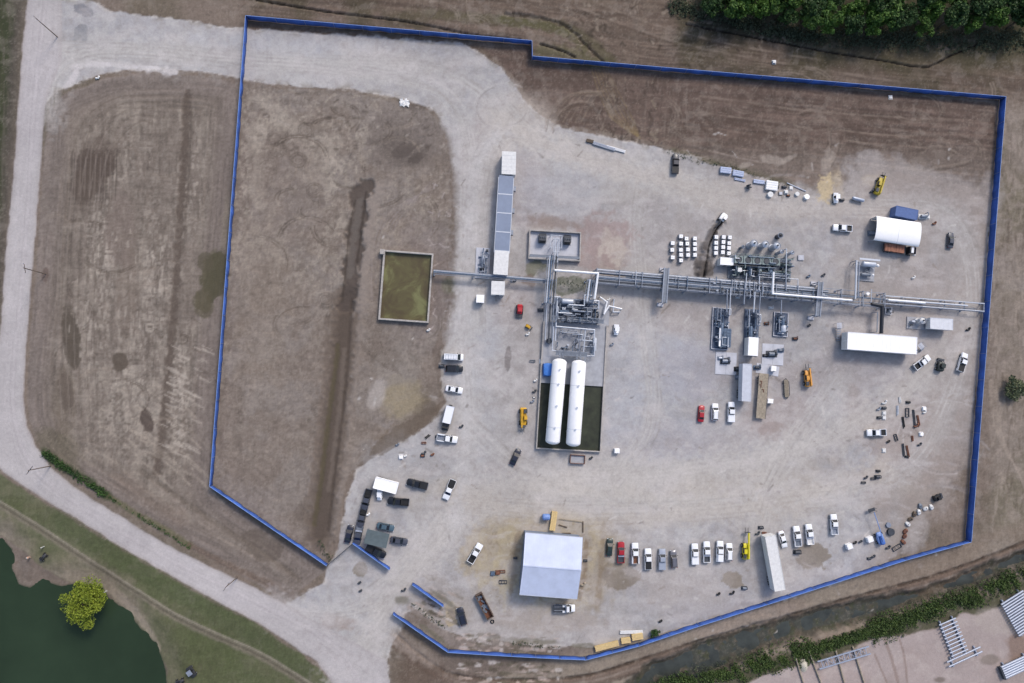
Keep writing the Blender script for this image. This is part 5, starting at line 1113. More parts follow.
# main pipe rack
def rack(pa, pb, z, w, label, lines, step=6.0, name='pipe_rack', post=True):
    a = P(pa[0], pa[1], z); b = P(pb[0], pb[1], z); d = b - a; L = d.length
    t = thing(name, label, 'pipe rack', (a.x, a.y, 0), atan2(d.y, d.x)); n_ = max(1, int(L / step))
    for k in range(n_ + 1):
        x = .1 + (L - .2) * k / n_; f = MB().box((x, 0, z - .14), (.22, w + .3, .22))
        if w > 1.5 and z > 2: f.box((x, 0, z - 1.5), (.18, w, .18))
        for s_ in (-1, 1): f.box((x, s_ * w / 2, (z - .25) / 2), (.2, .2, z - .25)); f.box((x, s_ * w / 2, .09), (.5, .5, .18))
        if z > 3 and w > 3: f.box((x, 0, z + .55), (.16, w + .3, .16)); f.box((x, w / 2 + .1, z + .25), (.14, .14, .7)); f.box((x, -w / 2 - .1, z + .25), (.14, .14, .7))
        f.obj('support_frame', STEEL, t)
    e = MB()
    for s_ in (-1, 1): e.box((L / 2, s_ * (w / 2 + .1), z - .14), (L, .12, .16))
    e.obj('edge_beam', STEEL, t)
    for (y, r, dz, m, f0, f1) in lines:
        MB().cyl((L * f0, y * w / 2, z + dz + r), (L * f1, y * w / 2, z + dz + r), r, 12).obj('pipe', m, t)
    return t, L
LN = [(-.92, .12, 0, STEEL, 0, 1), (-.78, .1, 0, GSTEEL, 0, 1), (-.6, .2, 0, DSTEEL, 0, .78), (-.45, .1, 0, STEEL, 0, 1), (-.28, .16, 0, BLUEG, 0, .78), (-.1, .22, 0, STEEL, 0, .8), (.08, .1, 0, GSTEEL, 0, 1), (.2, .13, 0, BLUEG, .1, 1), (.38, .1, 0, DSTEEL, 0, .9), (.52, .18, 0, STEEL, 0, .8), (.72, .12, 0, BLUEG, 0, .8), (.9, .14, 0, LSTEEL, 0, .75),
      (-.3, .18, -1.4, DSTEEL, 0, .8), (.5, .2, -1.4, BLUEG, 0, .8)]
rt_, rl_ = rack((596, 276), (884, 300.6), 3.05, 3.9, 'wide elevated pipe rack crossing the middle of the yard from the process pad eastwards', LN)
rack((885, 299.8), (984.5, 307.6), 1.8, 2.4, 'low narrow pipe run continuing east from the wide rack to the blue fence', [(-.9, .14, 0, LSTEEL, 0, .995), (-.5, .1, 0, GSTEEL, 0, .9), (.1, .24, 0, LSTEEL, 0, .82), (.5, .1, 0, DSTEEL, 0, .7), (.9, .13, 0, LSTEEL, 0, .995)], 5.2, 'pipe_run')
rack((433.5, 271.8), (551, 281.4), 2.6, .95, 'thin pipe bridge from the green basin to the process pad', [(-.5, .13, 0, GSTEEL, 0, 1), (.1, .16, 0, BLUEG, 0, 1), (.7, .09, 0, LSTEEL, 0, 1)], 9, 'pipe_bridge')
rack((553.2, 256), (549.5, 303), 4.4, 2.6, 'north-south pipe rack linking the transformer pad to the process pad', [(-.7, .16, 0, LSTEEL, 0, 1), (-.3, .2, 0, BLUEG, 0, 1), (.2, .14, 0, STEEL, 0, 1), (.7, .2, 0, DSTEEL, 0, 1)], 5, 'pipe_rack')
rack((592, 280), (589, 302), 4.4, 2.2, 'short pipe rack dropping from the white pipe corner to the process pad', [(-.6, .26, .2, LSTEEL, 0, 1), (0, .14, 0, BLUEG, 0, 1), (.6, .14, 0, STEEL, 0, 1)], 4, 'pipe_rack')
def run(pts, r, m, label, name='pipe', cat='pipe', sup=0):
    W_ = [P(u, v, z) for u, v, z in pts]; o = Vector((W_[0].x, W_[0].y, 0)); t = thing(name, label, cat, o, 0)
    MB().tube([p - o for p in W_], r, 10).obj('pipe_run', m, t)
    for p in W_[::max(1, sup)] if sup else []:
        MB().box((p.x - o.x, p.y - o.y, (p.z - r) / 2), (.16, .16, p.z - r)).obj('support', STEEL, t)
    return t
run([(554.5, 270.2, 5.2), (598, 273.4, 5.2), (594.5, 299, 5.2)], .32, mat('white_lagging', (226, 228, 232), .4, .1, var=.05), 'thick white insulated pipe turning a square corner at the west end of the main rack', 'insulated_pipe', sup=1)
run([(871.5, 304, 3.2), (882.3, 306, 3.2), (881.2, 333.5, 3.2)], .5, mat('black_lagging', (26, 30, 40), .4), 'thick black pipe turning south off the rack towards the long white trailer', 'insulated_pipe', sup=1)
run([(877.6, 312, 2.8), (877, 332, 2.8)], .14, STEEL, 'thin grey pipe running beside the thick black pipe', sup=1)
WL = MATS['white_lagging']
run([(773.5, 272, 4.6), (772.5, 293.6, 4.8), (830, 298.5, 4.8), (852, 300.4, 4.8)], .3, WL, 'thick white pipe leaving the cooler bank and bending east along the main rack', 'insulated_pipe', sup=1)
run([(888, 300, 2.6), (902, 301, 2.6), (925, 303, 2.6)], .34, WL, 'bright pale pipe lying on the low run east of the black pipe', 'insulated_pipe', sup=1)
for i, (u0, v0, u1, v1, m) in enumerate([(746.6, 273, 745.8, 288, LSTEEL), (759.5, 276, 759, 290, LSTEEL), (786, 274, 786, 290, STEEL), (730.8, 287, 729.6, 315, LSTEEL), (727.2, 289, 726.8, 312, STEEL), (755, 292, 753.6, 312, LSTEEL), (760.6, 292, 759, 316, STEEL), (781.5, 300, 781, 314, STEEL), (745, 282, 744, 304, STEEL)]):
    run([(u0, v0, 3.6), (u1, v1, 3.6), (u1, v1 + .2, .8)], .13 + .03 * (i % 3), m, ['pale pipe joining the cooler bank to the rack at its west end', 'pale pipe joining the middle of the cooler bank to the rack', 'grey pipe joining the east end of the cooler bank to the rack', 'pale pipe dropping from the rack along the western skid', 'grey pipe just west of the one dropping to the western skid', 'pale pipe dropping from the rack to the middle pump skid', 'grey pipe dropping from the rack to the east side of the middle skid', 'short grey pipe dropping from the rack to the eastern skid', 'grey pipe crossing the rack just west of the middle skid'][i], sup=1)
def crossover(u0, v0, u1, v1, label):
    z = 4.0; a = P(u0, v0, z); b = P(u1, v1, z); d = b - a; L = d.length; t = thing('rack_crossover', label, 'gantry', (a.x, a.y, 0), atan2(d.y, d.x), 'gantries over the pipe rack')
    for s_ in (-1, 1): MB().box((L / 2, s_ * .62, z), (L, .28, .3)).obj('girder', STEEL, t)
    MB().box((L / 2, 0, z - .08), (L - .3, .9, .08)).obj('deck', GSTEEL, t)
    for x in (.3, L - .3):
        l_ = MB()
        for s_ in (-1, 1): l_.box((x, s_ * .62, z / 2), (.2, .2, z))
        l_.box((x, 0, z * .5), (.12, 1.1, .12)); l_.obj('leg', STEEL, t); MB().box((x + (.3 if x > 2 else -.3), 0, .2), (1.0, 1.7, .4)).obj('footing', CONCW, t)
crossover(666.8, 267.6, 664.2, 303, 'steel gantry crossing the pipe rack west of the totes')
crossover(820.8, 281.5, 817.8, 316.5, 'steel gantry crossing the pipe rack east of the cooler bank')

# process pad equipment
r_ = random.Random(14)
for k in range(26):
    x = r_.uniform(rl_ * .02, rl_ * .97) if k < 10 else r_.uniform(rl_ * .4, rl_ * .75); y0, y1 = sorted((r_.uniform(-2, 2), r_.uniform(-2.3, 2.3)))
    MB().tube([(x, y0 - .4, 3.3), (x, y0 - .4, 3.75), (x, y1 + .4, 3.75), (x, y1 + .4, 3.3)], r_.uniform(.07, .13), 7).obj('cross_pipe', (STEEL, GSTEEL, BLUEG, LSTEEL)[k % 4], rt_)
for k in range(18):
    x = r_.uniform(rl_ * .3, rl_ * .8); y = r_.uniform(-1.8, 1.8); MB().cyl((x, y, 3.3), (x, y, 4.0), .09, 8).torus((x, y, 4.0), .24, .035).box((x, y, 3.5), (.5, .35, .35)).obj('valve', (DSTEEL, GSTEEL, LSTEEL)[k % 3], rt_)
c, a, L, w = rect([(545, 297), (610, 301), (608.5, 326), (543.6, 322)], .3)
t = thing('process_unit', 'dense grey block of pumps and pipework north of the white tanks', 'process plant', (c.x, c.y, 0), a)
MB().box((0, 0, .2), (L, w, .4)).obj('deck', CONC, t); MB().box((-1.2, 1, .42), (L * .62, w * .7, .06)).obj('skid_base', MATS['skid_floor'], t)
manifold(t, L * .62, w - .8, .4, 44, (BLUEG, LSTEEL, STEEL, GSTEEL, DSTEEL), 5, .07, .2, .8, 3.4); units(t, L * .62, w - .6, .4, 40, (BLUEG, DSTEEL, GSTEEL, LSTEEL), 9, .5, 1.2)
MB().tank((-4.6, 2.4, 1.8), (-1.2, 2.4, 1.8), .7, 18).obj('vessel', LSTEEL, t); MB().tank((-5.0, -.6, 1.6), (-2.2, -.6, 1.6), .6, 18).obj('vessel', BLUEG, t)
MB().tube([(-7.6, w / 2 - .2, .4), (-7.6, w / 2 - .2, 3.4), (-5.2, w / 2 - .2, 3.4), (-5.2, w / 2 - .2, .4)], .16).obj('pipe', LSTEEL, t)
MB().tube([(3.4, w / 2 + .6, .4), (3.4, w / 2 + .6, 4.4), (1.2, w / 2 + .6, 4.4), (1.2, 1.2, 4.4), (-3, 1.2, 4.4)], .17).obj('pipe', LSTEEL, t)
for k in range(4):  # western pipe lanes
    x = -L / 2 + .4 + k * .9; MB().cyl((x, w / 2, 2.4), (x, -w / 2 - 5, 2.4), .2 if k % 2 else .12, 10).obj('pipe', (LSTEEL, DSTEEL, STEEL, LSTEEL)[k], t)
MB().box((0, -w / 2 + .9, 2.2), (L * .8, 1.1, .12)).obj('grating_platform', GSTEEL, t)
handrail(t, -L * .4, -w / 2 + .4, L * .4, -w / 2 + .4, 2.2); handrail(t, -L * .4, -w / 2 + 1.5, L * .4, -w / 2 + 1.5, 2.2)
c, a, L, w = rect([(553, 327), (598, 330), (594, 358), (551, 355)], 1.0)
t = thing('tank_pipework', 'framework of pipes and platforms between the process block and the tank heads', 'pipework', (c.x, c.y, .6), a)
for (pts, r, m) in [([(-L / 2, w / 2, 2), (-L / 2, -w / 2 + 1.2, 2), (L / 2 - 2.5, -w / 2 + 1.2, 2)], .14, LSTEEL), ([(-L / 2 + .6, w / 2, 2.4), (L / 2 - 1, w / 2 - .2, 2.4), (L / 2 - 1, 0, 2.4)], .18, LSTEEL), ([(1.5, w / 2, 2), (1.2, -w / 2 + 1.4, 2)], .12, STEEL), ([(2.6, w / 2, 2.1), (2.4, -w / 2 + 1.4, 2.1)], .16, LSTEEL),
        ([(-4, -w / 2 + 1.2, 2), (-4, -w / 2 - .6, 3)], .14, STEEL), ([(-3.2, -w / 2 + 1.2, 2), (-3.2, -w / 2 - .6, 3)], .12, STEEL), ([(.6, -w / 2 + 1.2, 2), (.6, -w / 2 - .8, 3)], .14, STEEL), ([(1.6, -w / 2 + 1.2, 2), (1.6, -w / 2 - .8, 3)], .12, STEEL), ([(3, -w / 2 + .3, 1.6), (5.4, -w / 2 + .5, 1.6), (5.4, w / 2 - 2, 1.6)], .16, LSTEEL), ([(3, -w / 2 + .3, 1.6), (3, -w / 2 - 3, 1.6)], .1, LSTEEL)]:
    MB().tube(pts, r).obj('pipe', m, t)
MB().box((-.8, -w / 2 + .6, 2.4), (8.5, 1.2, .1)).obj('grating_platform', GSTEEL, t); handrail(t, -5, -w / 2 + 1.2, 3.4, -w / 2 + 1.2, 2.4); handrail(t, -5, -w / 2, 3.4, -w / 2, 2.4)
MB().cyl((-L / 2 - .8, 0, 0), (-L / 2 - .8, 0, 1.3), .75, 16).obj('sump_drum', DSTEEL, t); manifold(t, L * .85, w * .8, 0, 22, (LSTEEL, STEEL, BLUEG), 33, .07, .14, .6, 2.4); units(t, L * .9, w * .9, 0, 22, (DSTEEL, STEEL, GSTEEL, LSTEEL), 31, .3, .7); MB().tank((5.6, -2, .9), (5.6, 1.6, .9), .45, 14).obj('vessel', LSTEEL, t)
run([(600, 297, 1.6), (607, 302, 1.6), (604, 314, 1.6), (609, 306, 1.4), (622, 309, 1.2)], .22, WL, 'tangled pale pipes looping off the east side of the process pad', 'looped_pipes', sup=1); run([(614, 299, 1.3), (613, 312, 1.3), (620, 312, 1.0)], .16, LSTEEL, 'short pale pipe stub beside the looping pipes', sup=1)
b = MB(); r_ = random.Random(4); p = P(547.6, 369.5, 1.2)
t = thing('tarp_covered_crate', 'crate under a bright blue tarpaulin against the western white tank', 'crate', (p.x, p.y, .6), 0); MB().box((0, 0, .7), (1.8, 2.9, 1.4)).obj('crate', WOOD, t)
b.loft([[(x * s_ + r_.uniform(-.08, .08), y * s_ + r_.uniform(-.08, .08), z) for x, y in ((-1.1, -1.6), (0, -1.75), (1.1, -1.6), (1.15, 0), (1.1, 1.6), (0, 1.7), (-1.1, 1.6), (-1.2, 0))] for s_, z in ((1.05, .15), (1, 1.0), (.93, 1.5), (.5, 1.62))]); b.obj('tarpaulin', mat('blue_tarpaulin', (60, 120, 200), .6, var=.15), t)

# transformer pad
c, a, L, w = rect([(529.4, 229.6), (582.4, 232.2), (579.2, 261.4), (528.4, 258.6)], 1.2)
t = thing('transformer_compound', 'walled pale concrete compound with two dark transformers north of the process pad', 'compound', (c.x, c.y, 0), a)
MB().box((0, 0, .1), (L, w, .2)).obj('floor', CONCW, t); b = MB()
for s_ in (-1, 1): b.box((0, s_ * (w / 2 - .15), .65), (L, .3, 1.3)); b.box((s_ * (L / 2 - .15), 0, .652), (.3, w - .6, 1.3))
b.obj('wall', CONCB, t)
b = MB()
b.box((0, -w / 2 + .9, 1.35), (L - .6, .7, .12))
b.obj('walkway', GSTEEL, t); handrail(t, -L / 2 + .4, -w / 2 + .6, L / 2 - .4, -w / 2 + .6, 1.4)
b = MB()
for (x0, x1, y0, y1, z) in [(-1.4, 1.6, 2.4, -1.0, 3.0), (-.6, .9, 1.4, -2.2, 3.2)]:
    b.tube([(x0, y0, .2), (x0, y0, z), (x1, y0, z), (x1, y0, .2)], .09, 6); b.tube([(x0, y0, z), (x0, y1, z), (x1, y1, z), (x1, y0, z)], .09, 6); b.cyl((x0, y1, z), (x0, y1, .2), .09, 6); b.cyl((x1, y1, z), (x1, y1, .2), .09, 6)
b.obj('bus_frame', LSTEEL, t)
for x in (-.2, .5): MB().cyl((x, 1.5, 3.1), (x, -w / 2 - 1, 3.1), .14, 8).obj('bus_duct', LSTEEL, t)
def transformer(u, v, label):
    p = P(u, v, 2.4); t = thing('transformer', label, 'transformer', (p.x, p.y, .2), ang(u, v, 10, .6), 'transformers in the compound')
    MB().box((0, 0, 1.2), (1.9, 1.7, 2.0)).obj('tank', DSTEEL, t)
    for s_ in (-1, 1):
        f = MB()
        for k in range(8): f.box((-.8 + k * .23, s_ * 1.05, 1.2), (.05, .4, 1.7))
        f.obj('radiator', DSTEEL, t)
    for k in range(3): MB().rev((-.6 + k * .6, 0, 2.2), (-.6 + k * .6, 0, 2.75), [(0, .1), (.1, .15), (.2, .09), (.3, .14), (.4, .08), (.55, .05)], 10).obj('bushing', GSTEEL, t)
    MB().box((0, 0, .1), (2.3, 2.5, .2)).obj('plinth', CONC, t)
transformer(543, 237.4, 'dark transformer on the west side of the walled compound'); transformer(567.8, 239, 'dark transformer on the east side of the walled compound')

# cooler bank north of the rack
c, a, L, w = rect([(733.5, 253.5), (796, 257.5), (794, 279), (733, 275.5)], 3.2)
t = thing('cooler_bank', 'long green-grey bank of coolers and machinery north of the pipe rack', 'process plant', (c.x, c.y, 0), a)
MB().box((0, 0, .15), (L + .6, w + .4, .3)).obj('deck', GSTEEL, t)
for k in range(5):
    x = -L / 2 + 1.6 + k * 2.6; MB().box((x, w * .25, 2.9), (2.4, 2.0, .5)).obj('cooler_box', GREENG, t); MB().torus((x, w * .25, 3.2), .8, .07).cyl((x, w * .25, 3.14), (x, w * .25, 3.2), .72, 14).obj('fan', DSTEEL, t)
for k in range(4): MB().tank((-L / 2 + 2.2 + k * 3.0, -w * .36, 1.4), (-L / 2 + 2.2 + k * 3.0, w * .05, 1.4), .75, 16).obj('compressor', BLUEG if k % 2 else GREENG, t)
manifold(t, L - .8, w - .6, .3, 44, (GREENG, BLUEG, STEEL, DSTEEL, GREENG, LSTEEL), 21, .08, .18, 1, 3.4); units(t, L - .6, w * .8, .3, 34, (BLUEG, DSTEEL, GREENG), 22, .6, 1.3)
handrail(t, -L / 2, w * .5, L / 2 - 3, w * .5, 2.6, GREENG); b = MB()
for k in range(8): b.box((-L / 2 + k * L / 7, w * .5, 1.4), (.14, .14, 2.8))
b.obj('support_frame', GREENG, t)
b = MB().tube([(L / 2 - 3, w / 2 + 2, .3), (L / 2 - 3, w / 2 + 2, 4.2), (L / 2 - 3, -2, 4.2)], .13); b.obj('pipe', LSTEEL, t); MB().tube([(L / 2 - 1.4, -3, 3.4), (L / 2 - 1.4, -w / 2, 3.4), (L / 2 + .8, -w / 2, 3.4), (L / 2 + .8, -w / 2 - 4, 3.4)], .12).obj('pipe', LSTEEL, t)
cabin([(720.6, 257.2), (734, 258), (733.4, 265.4), (720, 264.6)], 2.6, 'white roofed cabin at the west end of the cooler bank', lines=1)
cabin([(738, 267.6), (742, 267.8), (741.8, 271.8), (737.8, 271.6)], 3.0, 'small pale cabinet among the machinery at the south west of the cooler bank', OFFW, name='pale_cabinet', cat='cabinet')
def vent(u, v, h, r, m, label, cat='vessel', name='upright_vessel', topm=None):
    p = P(u, v, h); t = thing(name, label, cat, (p.x, p.y, 0), 0)
    MB().rev((0, 0, 0), (0, 0, h), [(0, r * 1.15), (.3, r * 1.15), (.32, r), (h - r * .5, r), (h - .1, r * .6), (h, r * .25)], 16).obj('shell', m, t)
    MB().torus((0, 0, h - r * .4), r * 1.15, .1).obj('ring_platform', STEEL, t); MB().cyl((0, 0, h - .02), (0, 0, h + .35), r * .3, 10).obj('outlet', topm or DSTEEL, t)
    b = MB()
    for y in (-.2, .2): b.cyl((r + .2, y, 0), (r + .2, y, h * .95), .03, 6)
    k = .4
    while k < h * .95: b.cyl((r + .2, -.2, k), (r + .2, .2, k), .02, 5); k += .5
    b.obj('ladder', STEEL, t)
vent(754.6, 243, 3.6, .85, LSTEEL, 'pale upright vessel, western one of three north of the cooler bank'); vent(766.2, 244, 3.6, .85, LSTEEL, 'pale upright vessel, middle one of three north of the cooler bank'); vent(777.6, 245.4, 3.6, .85, LSTEEL, 'pale upright vessel, eastern one of three north of the cooler bank')
vent(781, 235.2, 2.4, .62, DSTEEL, 'soot-black vent stack standing highest north of the cooler bank', 'vent stack', 'vent_stack', BLACKP)
vent(782, 251.4, 3.2, .45, LSTEEL, 'small pale vessel at the north east corner of the cooler bank'); vent(792.6, 252.4, 3.2, .45, LSTEEL, 'small pale vessel furthest east on the cooler bank'); vent(743.4, 246.6, 2.4, .35, GSTEEL, 'short grey vessel north west of the cooler bank')
vent(923.6, 320.4, 2.6, .8, OFFW, 'white round-topped vessel beside the short grey box trailer')

# east vessels frame
c, a, L, w = rect([(857.4, 259.4), (878, 261), (876, 281), (855.5, 279)], 1.6)
t = thing('vessel_skid', 'skid with two horizontal vessels and an L-shaped pale walkway north of the rack', 'equipment skid', (c.x, c.y, 0), a)
MB().box((.4, 0, .15), (L - .6, w, .3)).obj('deck', CONC, t)
MB().tank((-1.6, w * .3, 1.7), (2.5, w * .3, 1.7), .8, 18).obj('vessel', LSTEEL, t); MB().tank((-1.6, -w * .22, 1.3), (1.4, -w * .22, 1.3), .5, 16).obj('vessel', GSTEEL, t); MB().ball((3.0, w * .26, 1.8), .45).obj('valve', WHITE, t); MB().ball((1.9, -w * .22, 1.5), .35).obj('valve', WHITE, t)
MB().box((.2, w / 2, 2.6), (L, .5, .14)).obj('walkway', LSTEEL, t); manifold(t, 3.5, w * .5, .3, 5, (GSTEEL, STEEL), 6)
run([(856.6, 260.4, 2.8), (855.2, 299, 3.2)], .24, LSTEEL, 'pale pipe running south from the vessel skid walkway to the rack', sup=1); run([(859.2, 262, 2.6), (857.8, 298, 2.8)], .2, STEEL, 'grey pipe beside the pale one from the vessel skid to the rack', sup=1)
skid([(908, 316.5), (929, 318), (928, 330), (907, 328)], 'small pump frame on the west side of the short grey trailer', 51, deckm=CONC, ms=(STEEL, LSTEEL, GSTEEL), rim=False, vessel=0, nu=5, npipe=4)
skid([(885.6, 307), (892, 307.4), (891.6, 314.6), (885.2, 314.2)], 'little square valve frame in the crook of the black pipe', 52, deckm=GSTEEL, ms=(DSTEEL, STEEL), rim=True, vessel=0, nu=2, npipe=3, name='valve_frame', cat='valve frame')

# long electrical building
def ehouse():
    zt = 3.6; c, a, L, w = rect([(499.6, 175.2), (514.6, 176), (506.6, 275.4), (492.8, 274)], zt)
    t = thing('electrical_building', 'long narrow blue-grey roofed building of joined sections, west of the transformer compound', 'building', (c.x, c.y, 0), a)
    MB().box((0, 0, zt / 2 + .2), (L - .2, w, zt - .5)).obj('wall', mat('pale_blue_cladding', (168, 176, 192), .5, var=.08), t)
    for k in range(2):
        for y in range(6): MB().box(((k * 2 - 1) * (L / 2 - .4), -w / 2 + 2 + y * w / 6, .12), (.5, .5, .24)).obj('foundation_block', CONC, t)
    n_ = 4; ws = w * .762 / n_
    for k in range(n_):
        y = w / 2 - ws * (k + .5); MB().box((0, y, zt), (L, ws - .1, .16)).obj('roof', mat('blue_grey_roof', (122, 134, 156), .5, var=.08, scale=.4), t)
        MB().box((0, y - ws / 2, zt + .04), (L, .28, .14)).obj('roof_seam', LSTEEL, t)
    y = w / 2 - w * .762; MB().box((0, (y - w / 2) / 2, zt + .1), (L, w / 2 + y, .16)).obj('end_roof', OFFW, t)
    for s_ in (-1, 1): MB().box((s_ * (L / 2 + .1), w * .1, zt - .1), (.16, w * .76, .2)).obj('gutter', LSTEEL, t)
    for k in range(3):
        b = MB().box((L / 2 + .5, w / 2 - 3 - k * 6, 1.6), (.8, 1.2, 1.6)); b.obj('air_conditioner', STEEL, t)
    d = MB().box((0, -w / 2 - .04, 1.5), (1, .08, 2.1)).obj('door', GSTEEL, t); MB().box((.35, -w / 2 - .1, 1.5), (.05, .06, .2)).obj('handle', RIM, d)
ehouse()
cabin([(502.6, 151.2), (517, 151.9), (514.9, 174.6), (501.2, 174)], 3.9, 'off-white container roof at the north end of the long blue-grey building', OFFW, 'container_cabin', 'container', lines=5)
cabin([(491.6, 280.8), (505, 281.4), (504.4, 295), (491, 294.4)], 3.0, 'pale square cabin at the south end of the long blue-grey building', OFFW, 'square_cabin', 'cabin', lines=2)
cabin([(476.6, 294.6), (484.4, 295), (484, 302.8), (476, 302.4)], 2.2, 'small bright white cabin west of the pale square cabin', WHITE, 'small_cabin', 'cabin')
skid([(476.4, 247.2), (490.6, 248), (489.2, 278.6), (475, 277.8)], 'pale equipment skid beside the south half of the long building', 61, deckm=CONCW, ms=(STEEL, GSTEEL, LSTEEL), rim=False, vessel=1, nu=8, npipe=10)

# white shelter, blue container
c, a, L, w = rect([(879.3, 214.6), (924, 222), (920, 245.6), (875.4, 239.3)], 4.2)
t = thing('fabric_shelter', 'large bright white shelter roof in the north east of the yard', 'shelter', (c.x, c.y, 0), a); wi = w / 2
pr = [(cos(t_) * wi, 3.0 + sin(t_) * .9) for t_ in np.linspace(0, pi, 11)]
b = MB(); xs = np.linspace(-L / 2, L / 2, 9); b.loft([[(x, y, z) for y, z in pr] + [(x, y * .96, z - .12) for y, z in pr[::-1]] for x in xs]); b.obj('canopy', WHITE, t)
for x in (-L / 2 + .3, -L / 6, L / 6, L / 2 - .3):
    for s_ in (-1, 1): MB().box((x, s_ * (wi - .2), 1.5), (.16, .16, 3.0)).obj('post', STEEL, t)
MB().box((-.2, wi - .3, 1.6), (L - 1, .1, 2.8)).obj('side_curtain', OFFW, t)
MB().rev((.05, 0, 0), (.1, 0, 0), [(0, .01)], 3)
s2 = MB().loft([[(.0, y, z + .02) for y, z in pr], [(.06, y, z + .02) for y, z in pr]]); s2.obj('seam', LSTEEL, t)
def container(p4, z, m, label, name='shipping_container'):
    c, a, L, w = rect(p4, z); t = thing(name, label, 'container', (c.x, c.y, 0), a); b = MB().box((0, 0, z / 2), (L, w, z))
    n_ = int(L / .35)
    for k in range(n_): b.box((-L / 2 + (k + .5) * L / n_, 0, z + .01), (.14, w - .3, .05)); b.box((-L / 2 + (k + .5) * L / n_, 0, z / 2), (.14, w + .06, z - .4))
    b.obj('body', m, t); MB().box((L / 2 + .03, w * .24, z / 2), (.06, w * .45, z - .2)).obj('door', m, t); MB().box((L / 2 + .03, -w * .24, z / 2), (.06, w * .45, z - .2)).obj('door', m, t)
    f = MB()
    for s_ in (-1, 1): f.box((0, s_ * w / 2, z), (L + .06, .12, .12)); f.box((s_ * L / 2, 0, z), (.12, w, .13))
    f.obj('edge_frame', m, t)
container([(896.8, 205.8), (918.6, 210.2), (916.6, 220), (895, 215.4)], 2.7, mat('faded_blue_container', (78, 104, 156), .6, var=.12), 'faded blue container against the north side of the white shelter')
gear(923.5, 216.5, 1.0, 'white pump by the east end of the blue container', 71, (OFFW, STEEL)); gear(872.6, 233, 1.0, 'grey pump at the west side of the white shelter', 72, (GSTEEL, STEEL))
# dark green canopy
c, a, L, w = rect([(367.4, 528.6), (389.6, 534.4), (386.2, 548), (363.6, 543.6)], 2.8)
t = thing('flat_canopy', 'dark green-grey flat canopy among the cars near the gate', 'canopy', (c.x, c.y, 0), a)
MB().box((0, 0, 2.8), (L, w, .1)).box((0, 0, 2.88), (L * .96, w * .3, .06)).obj('canopy', mat('grey_green_canvas', (88, 100, 104), .8, var=.15, scale=.8), t)
for x in (-1, 1):
    for y in (-1, 1): MB().cyl((x * (L / 2 - .2), y * (w / 2 - .2), 0), (x * (L / 2 - .2), y * (w / 2 - .2), 2.76), .05, 8).obj('post', STEEL, t)
# steps at the long trailer
def steps(u, v, u2, v2, h, label):
    a = P(u, v, h); b = P(u2, v2, 0); d = Vector((b.x - a.x, b.y - a.y, 0)); L = d.length; t = thing('access_stair', label, 'steps', (a.x, a.y, 0), atan2(d.y, d.x))
    MB().box((0, 0, h), (1.6, 1.4, .1)).obj('platform', CONCW, t); n_ = 6
    s_ = MB()
    for k in range(n_): s_.box((.9 + (L - 1) * k / n_, 0, h * (1 - (k + 1) / (n_ + 1))), (.34, 1.1, .06))
    s_.obj('tread', STEEL, t); handrail(t, -.8, -.65, .8, -.65, h); handrail(t, -.8, .65, .8, .65, h)
    l_ = MB()
    for x in (-.7, .7):
        for y in (-.6, .6): l_.box((x, y, h / 2), (.08, .08, h))
    l_.obj('leg', STEEL, t)
steps(839.4, 325.6, 838, 343, 1.5, 'pale steps at the west end of the very long white trailer'); steps(921, 346, 921.5, 351, 1.4, 'pale platform at the east end of the very long white trailer')
# ------------------------------------------------------------------ totes
def tote(u, v, label, proto=[None], row=''):
    p = P(u, v, 1.15); a = ang(u, v, 10, .6)
    if proto[0]: return dup(proto[0], (p.x, p.y, 0), a, label, 'white tanks in cages north of the rack')
    t = thing('bulk_tote', label, 'tote tank', (p.x, p.y, 0), a, 'white tanks in cages north of the rack'); proto[0] = t
    MB().prism([(-.5, -.5), (.5, -.5), (.5, .5), (-.5, .5)], .16, 1.12, [(-.48, -.48), (.48, -.48), (.48, .48), (-.48, .48)]).obj('bottle', WHITE, t)
    b = MB()
    for z in (.2, .5, .8, 1.1):
        for s_ in (-1, 1): b.box((0, s_ * .55, z), (1.14, .03, .03)); b.box((s_ * .55, 0, z), (.03, 1.14, .03))
    for k in range(5):
        for s_ in (-1, 1): b.box((-.55 + k * .275, s_ * .55, .65), (.03, .03, 1.0)); b.box((s_ * .55, -.55 + k * .275, .65), (.03, .03, 1.0))
    b.obj('cage', STEEL, t); MB().cyl((0, 0, 1.1), (0, 0, 1.17), .1, 12).obj('lid', GSTEEL, t); MB().box((0, 0, .08), (1.15, 1.15, .14)).obj('pallet', DSTEEL, t)
    return t
TL = [(263, 103), (210, 147), (263, 150), (298, 118), (352, 117), (303, 150), (352, 152), (207, 190), (262, 190), (307, 187), (352, 185), (263, 222), (308, 222), (352, 222), (210, 238), (263, 257)]
TR2 = [(489, 108), (536, 108), (575, 110), (487, 145), (534, 140), (571, 147), (487, 178), (532, 172), (569, 178), (486, 210), (530, 205), (569, 212)]
cn = {210: 'westernmost column', 207: 'westernmost column', 263: 'second column', 262: 'second column', 298: 'third column', 303: 'third column', 307: 'third column', 308: 'third column', 352: 'column next to the trench'}
cnt = {}
ordn = ['northernmost', 'second from north', 'third from north', 'fourth from north', 'southernmost']
for x, y in sorted(TL, key=lambda q: q[1]):
    c_ = cn[x]; k = cnt.get(c_, 0); cnt[c_] = k + 1
    tote(640 + x / 6.38, 220 + y / 6.38, 'caged white tote west of the trench, %s in the %s' % (ordn[k].replace(' from north', ''), c_))
for i, (x, y) in enumerate(TR2):
    tote(640 + x / 6.38, 220 + y / 6.38, 'caged white tote east of the trench, %s in the %s column' % (['northernmost', 'second from north', 'third from north', 'southernmost'][i // 3], ['western', 'middle', 'eastern'][i % 3]))

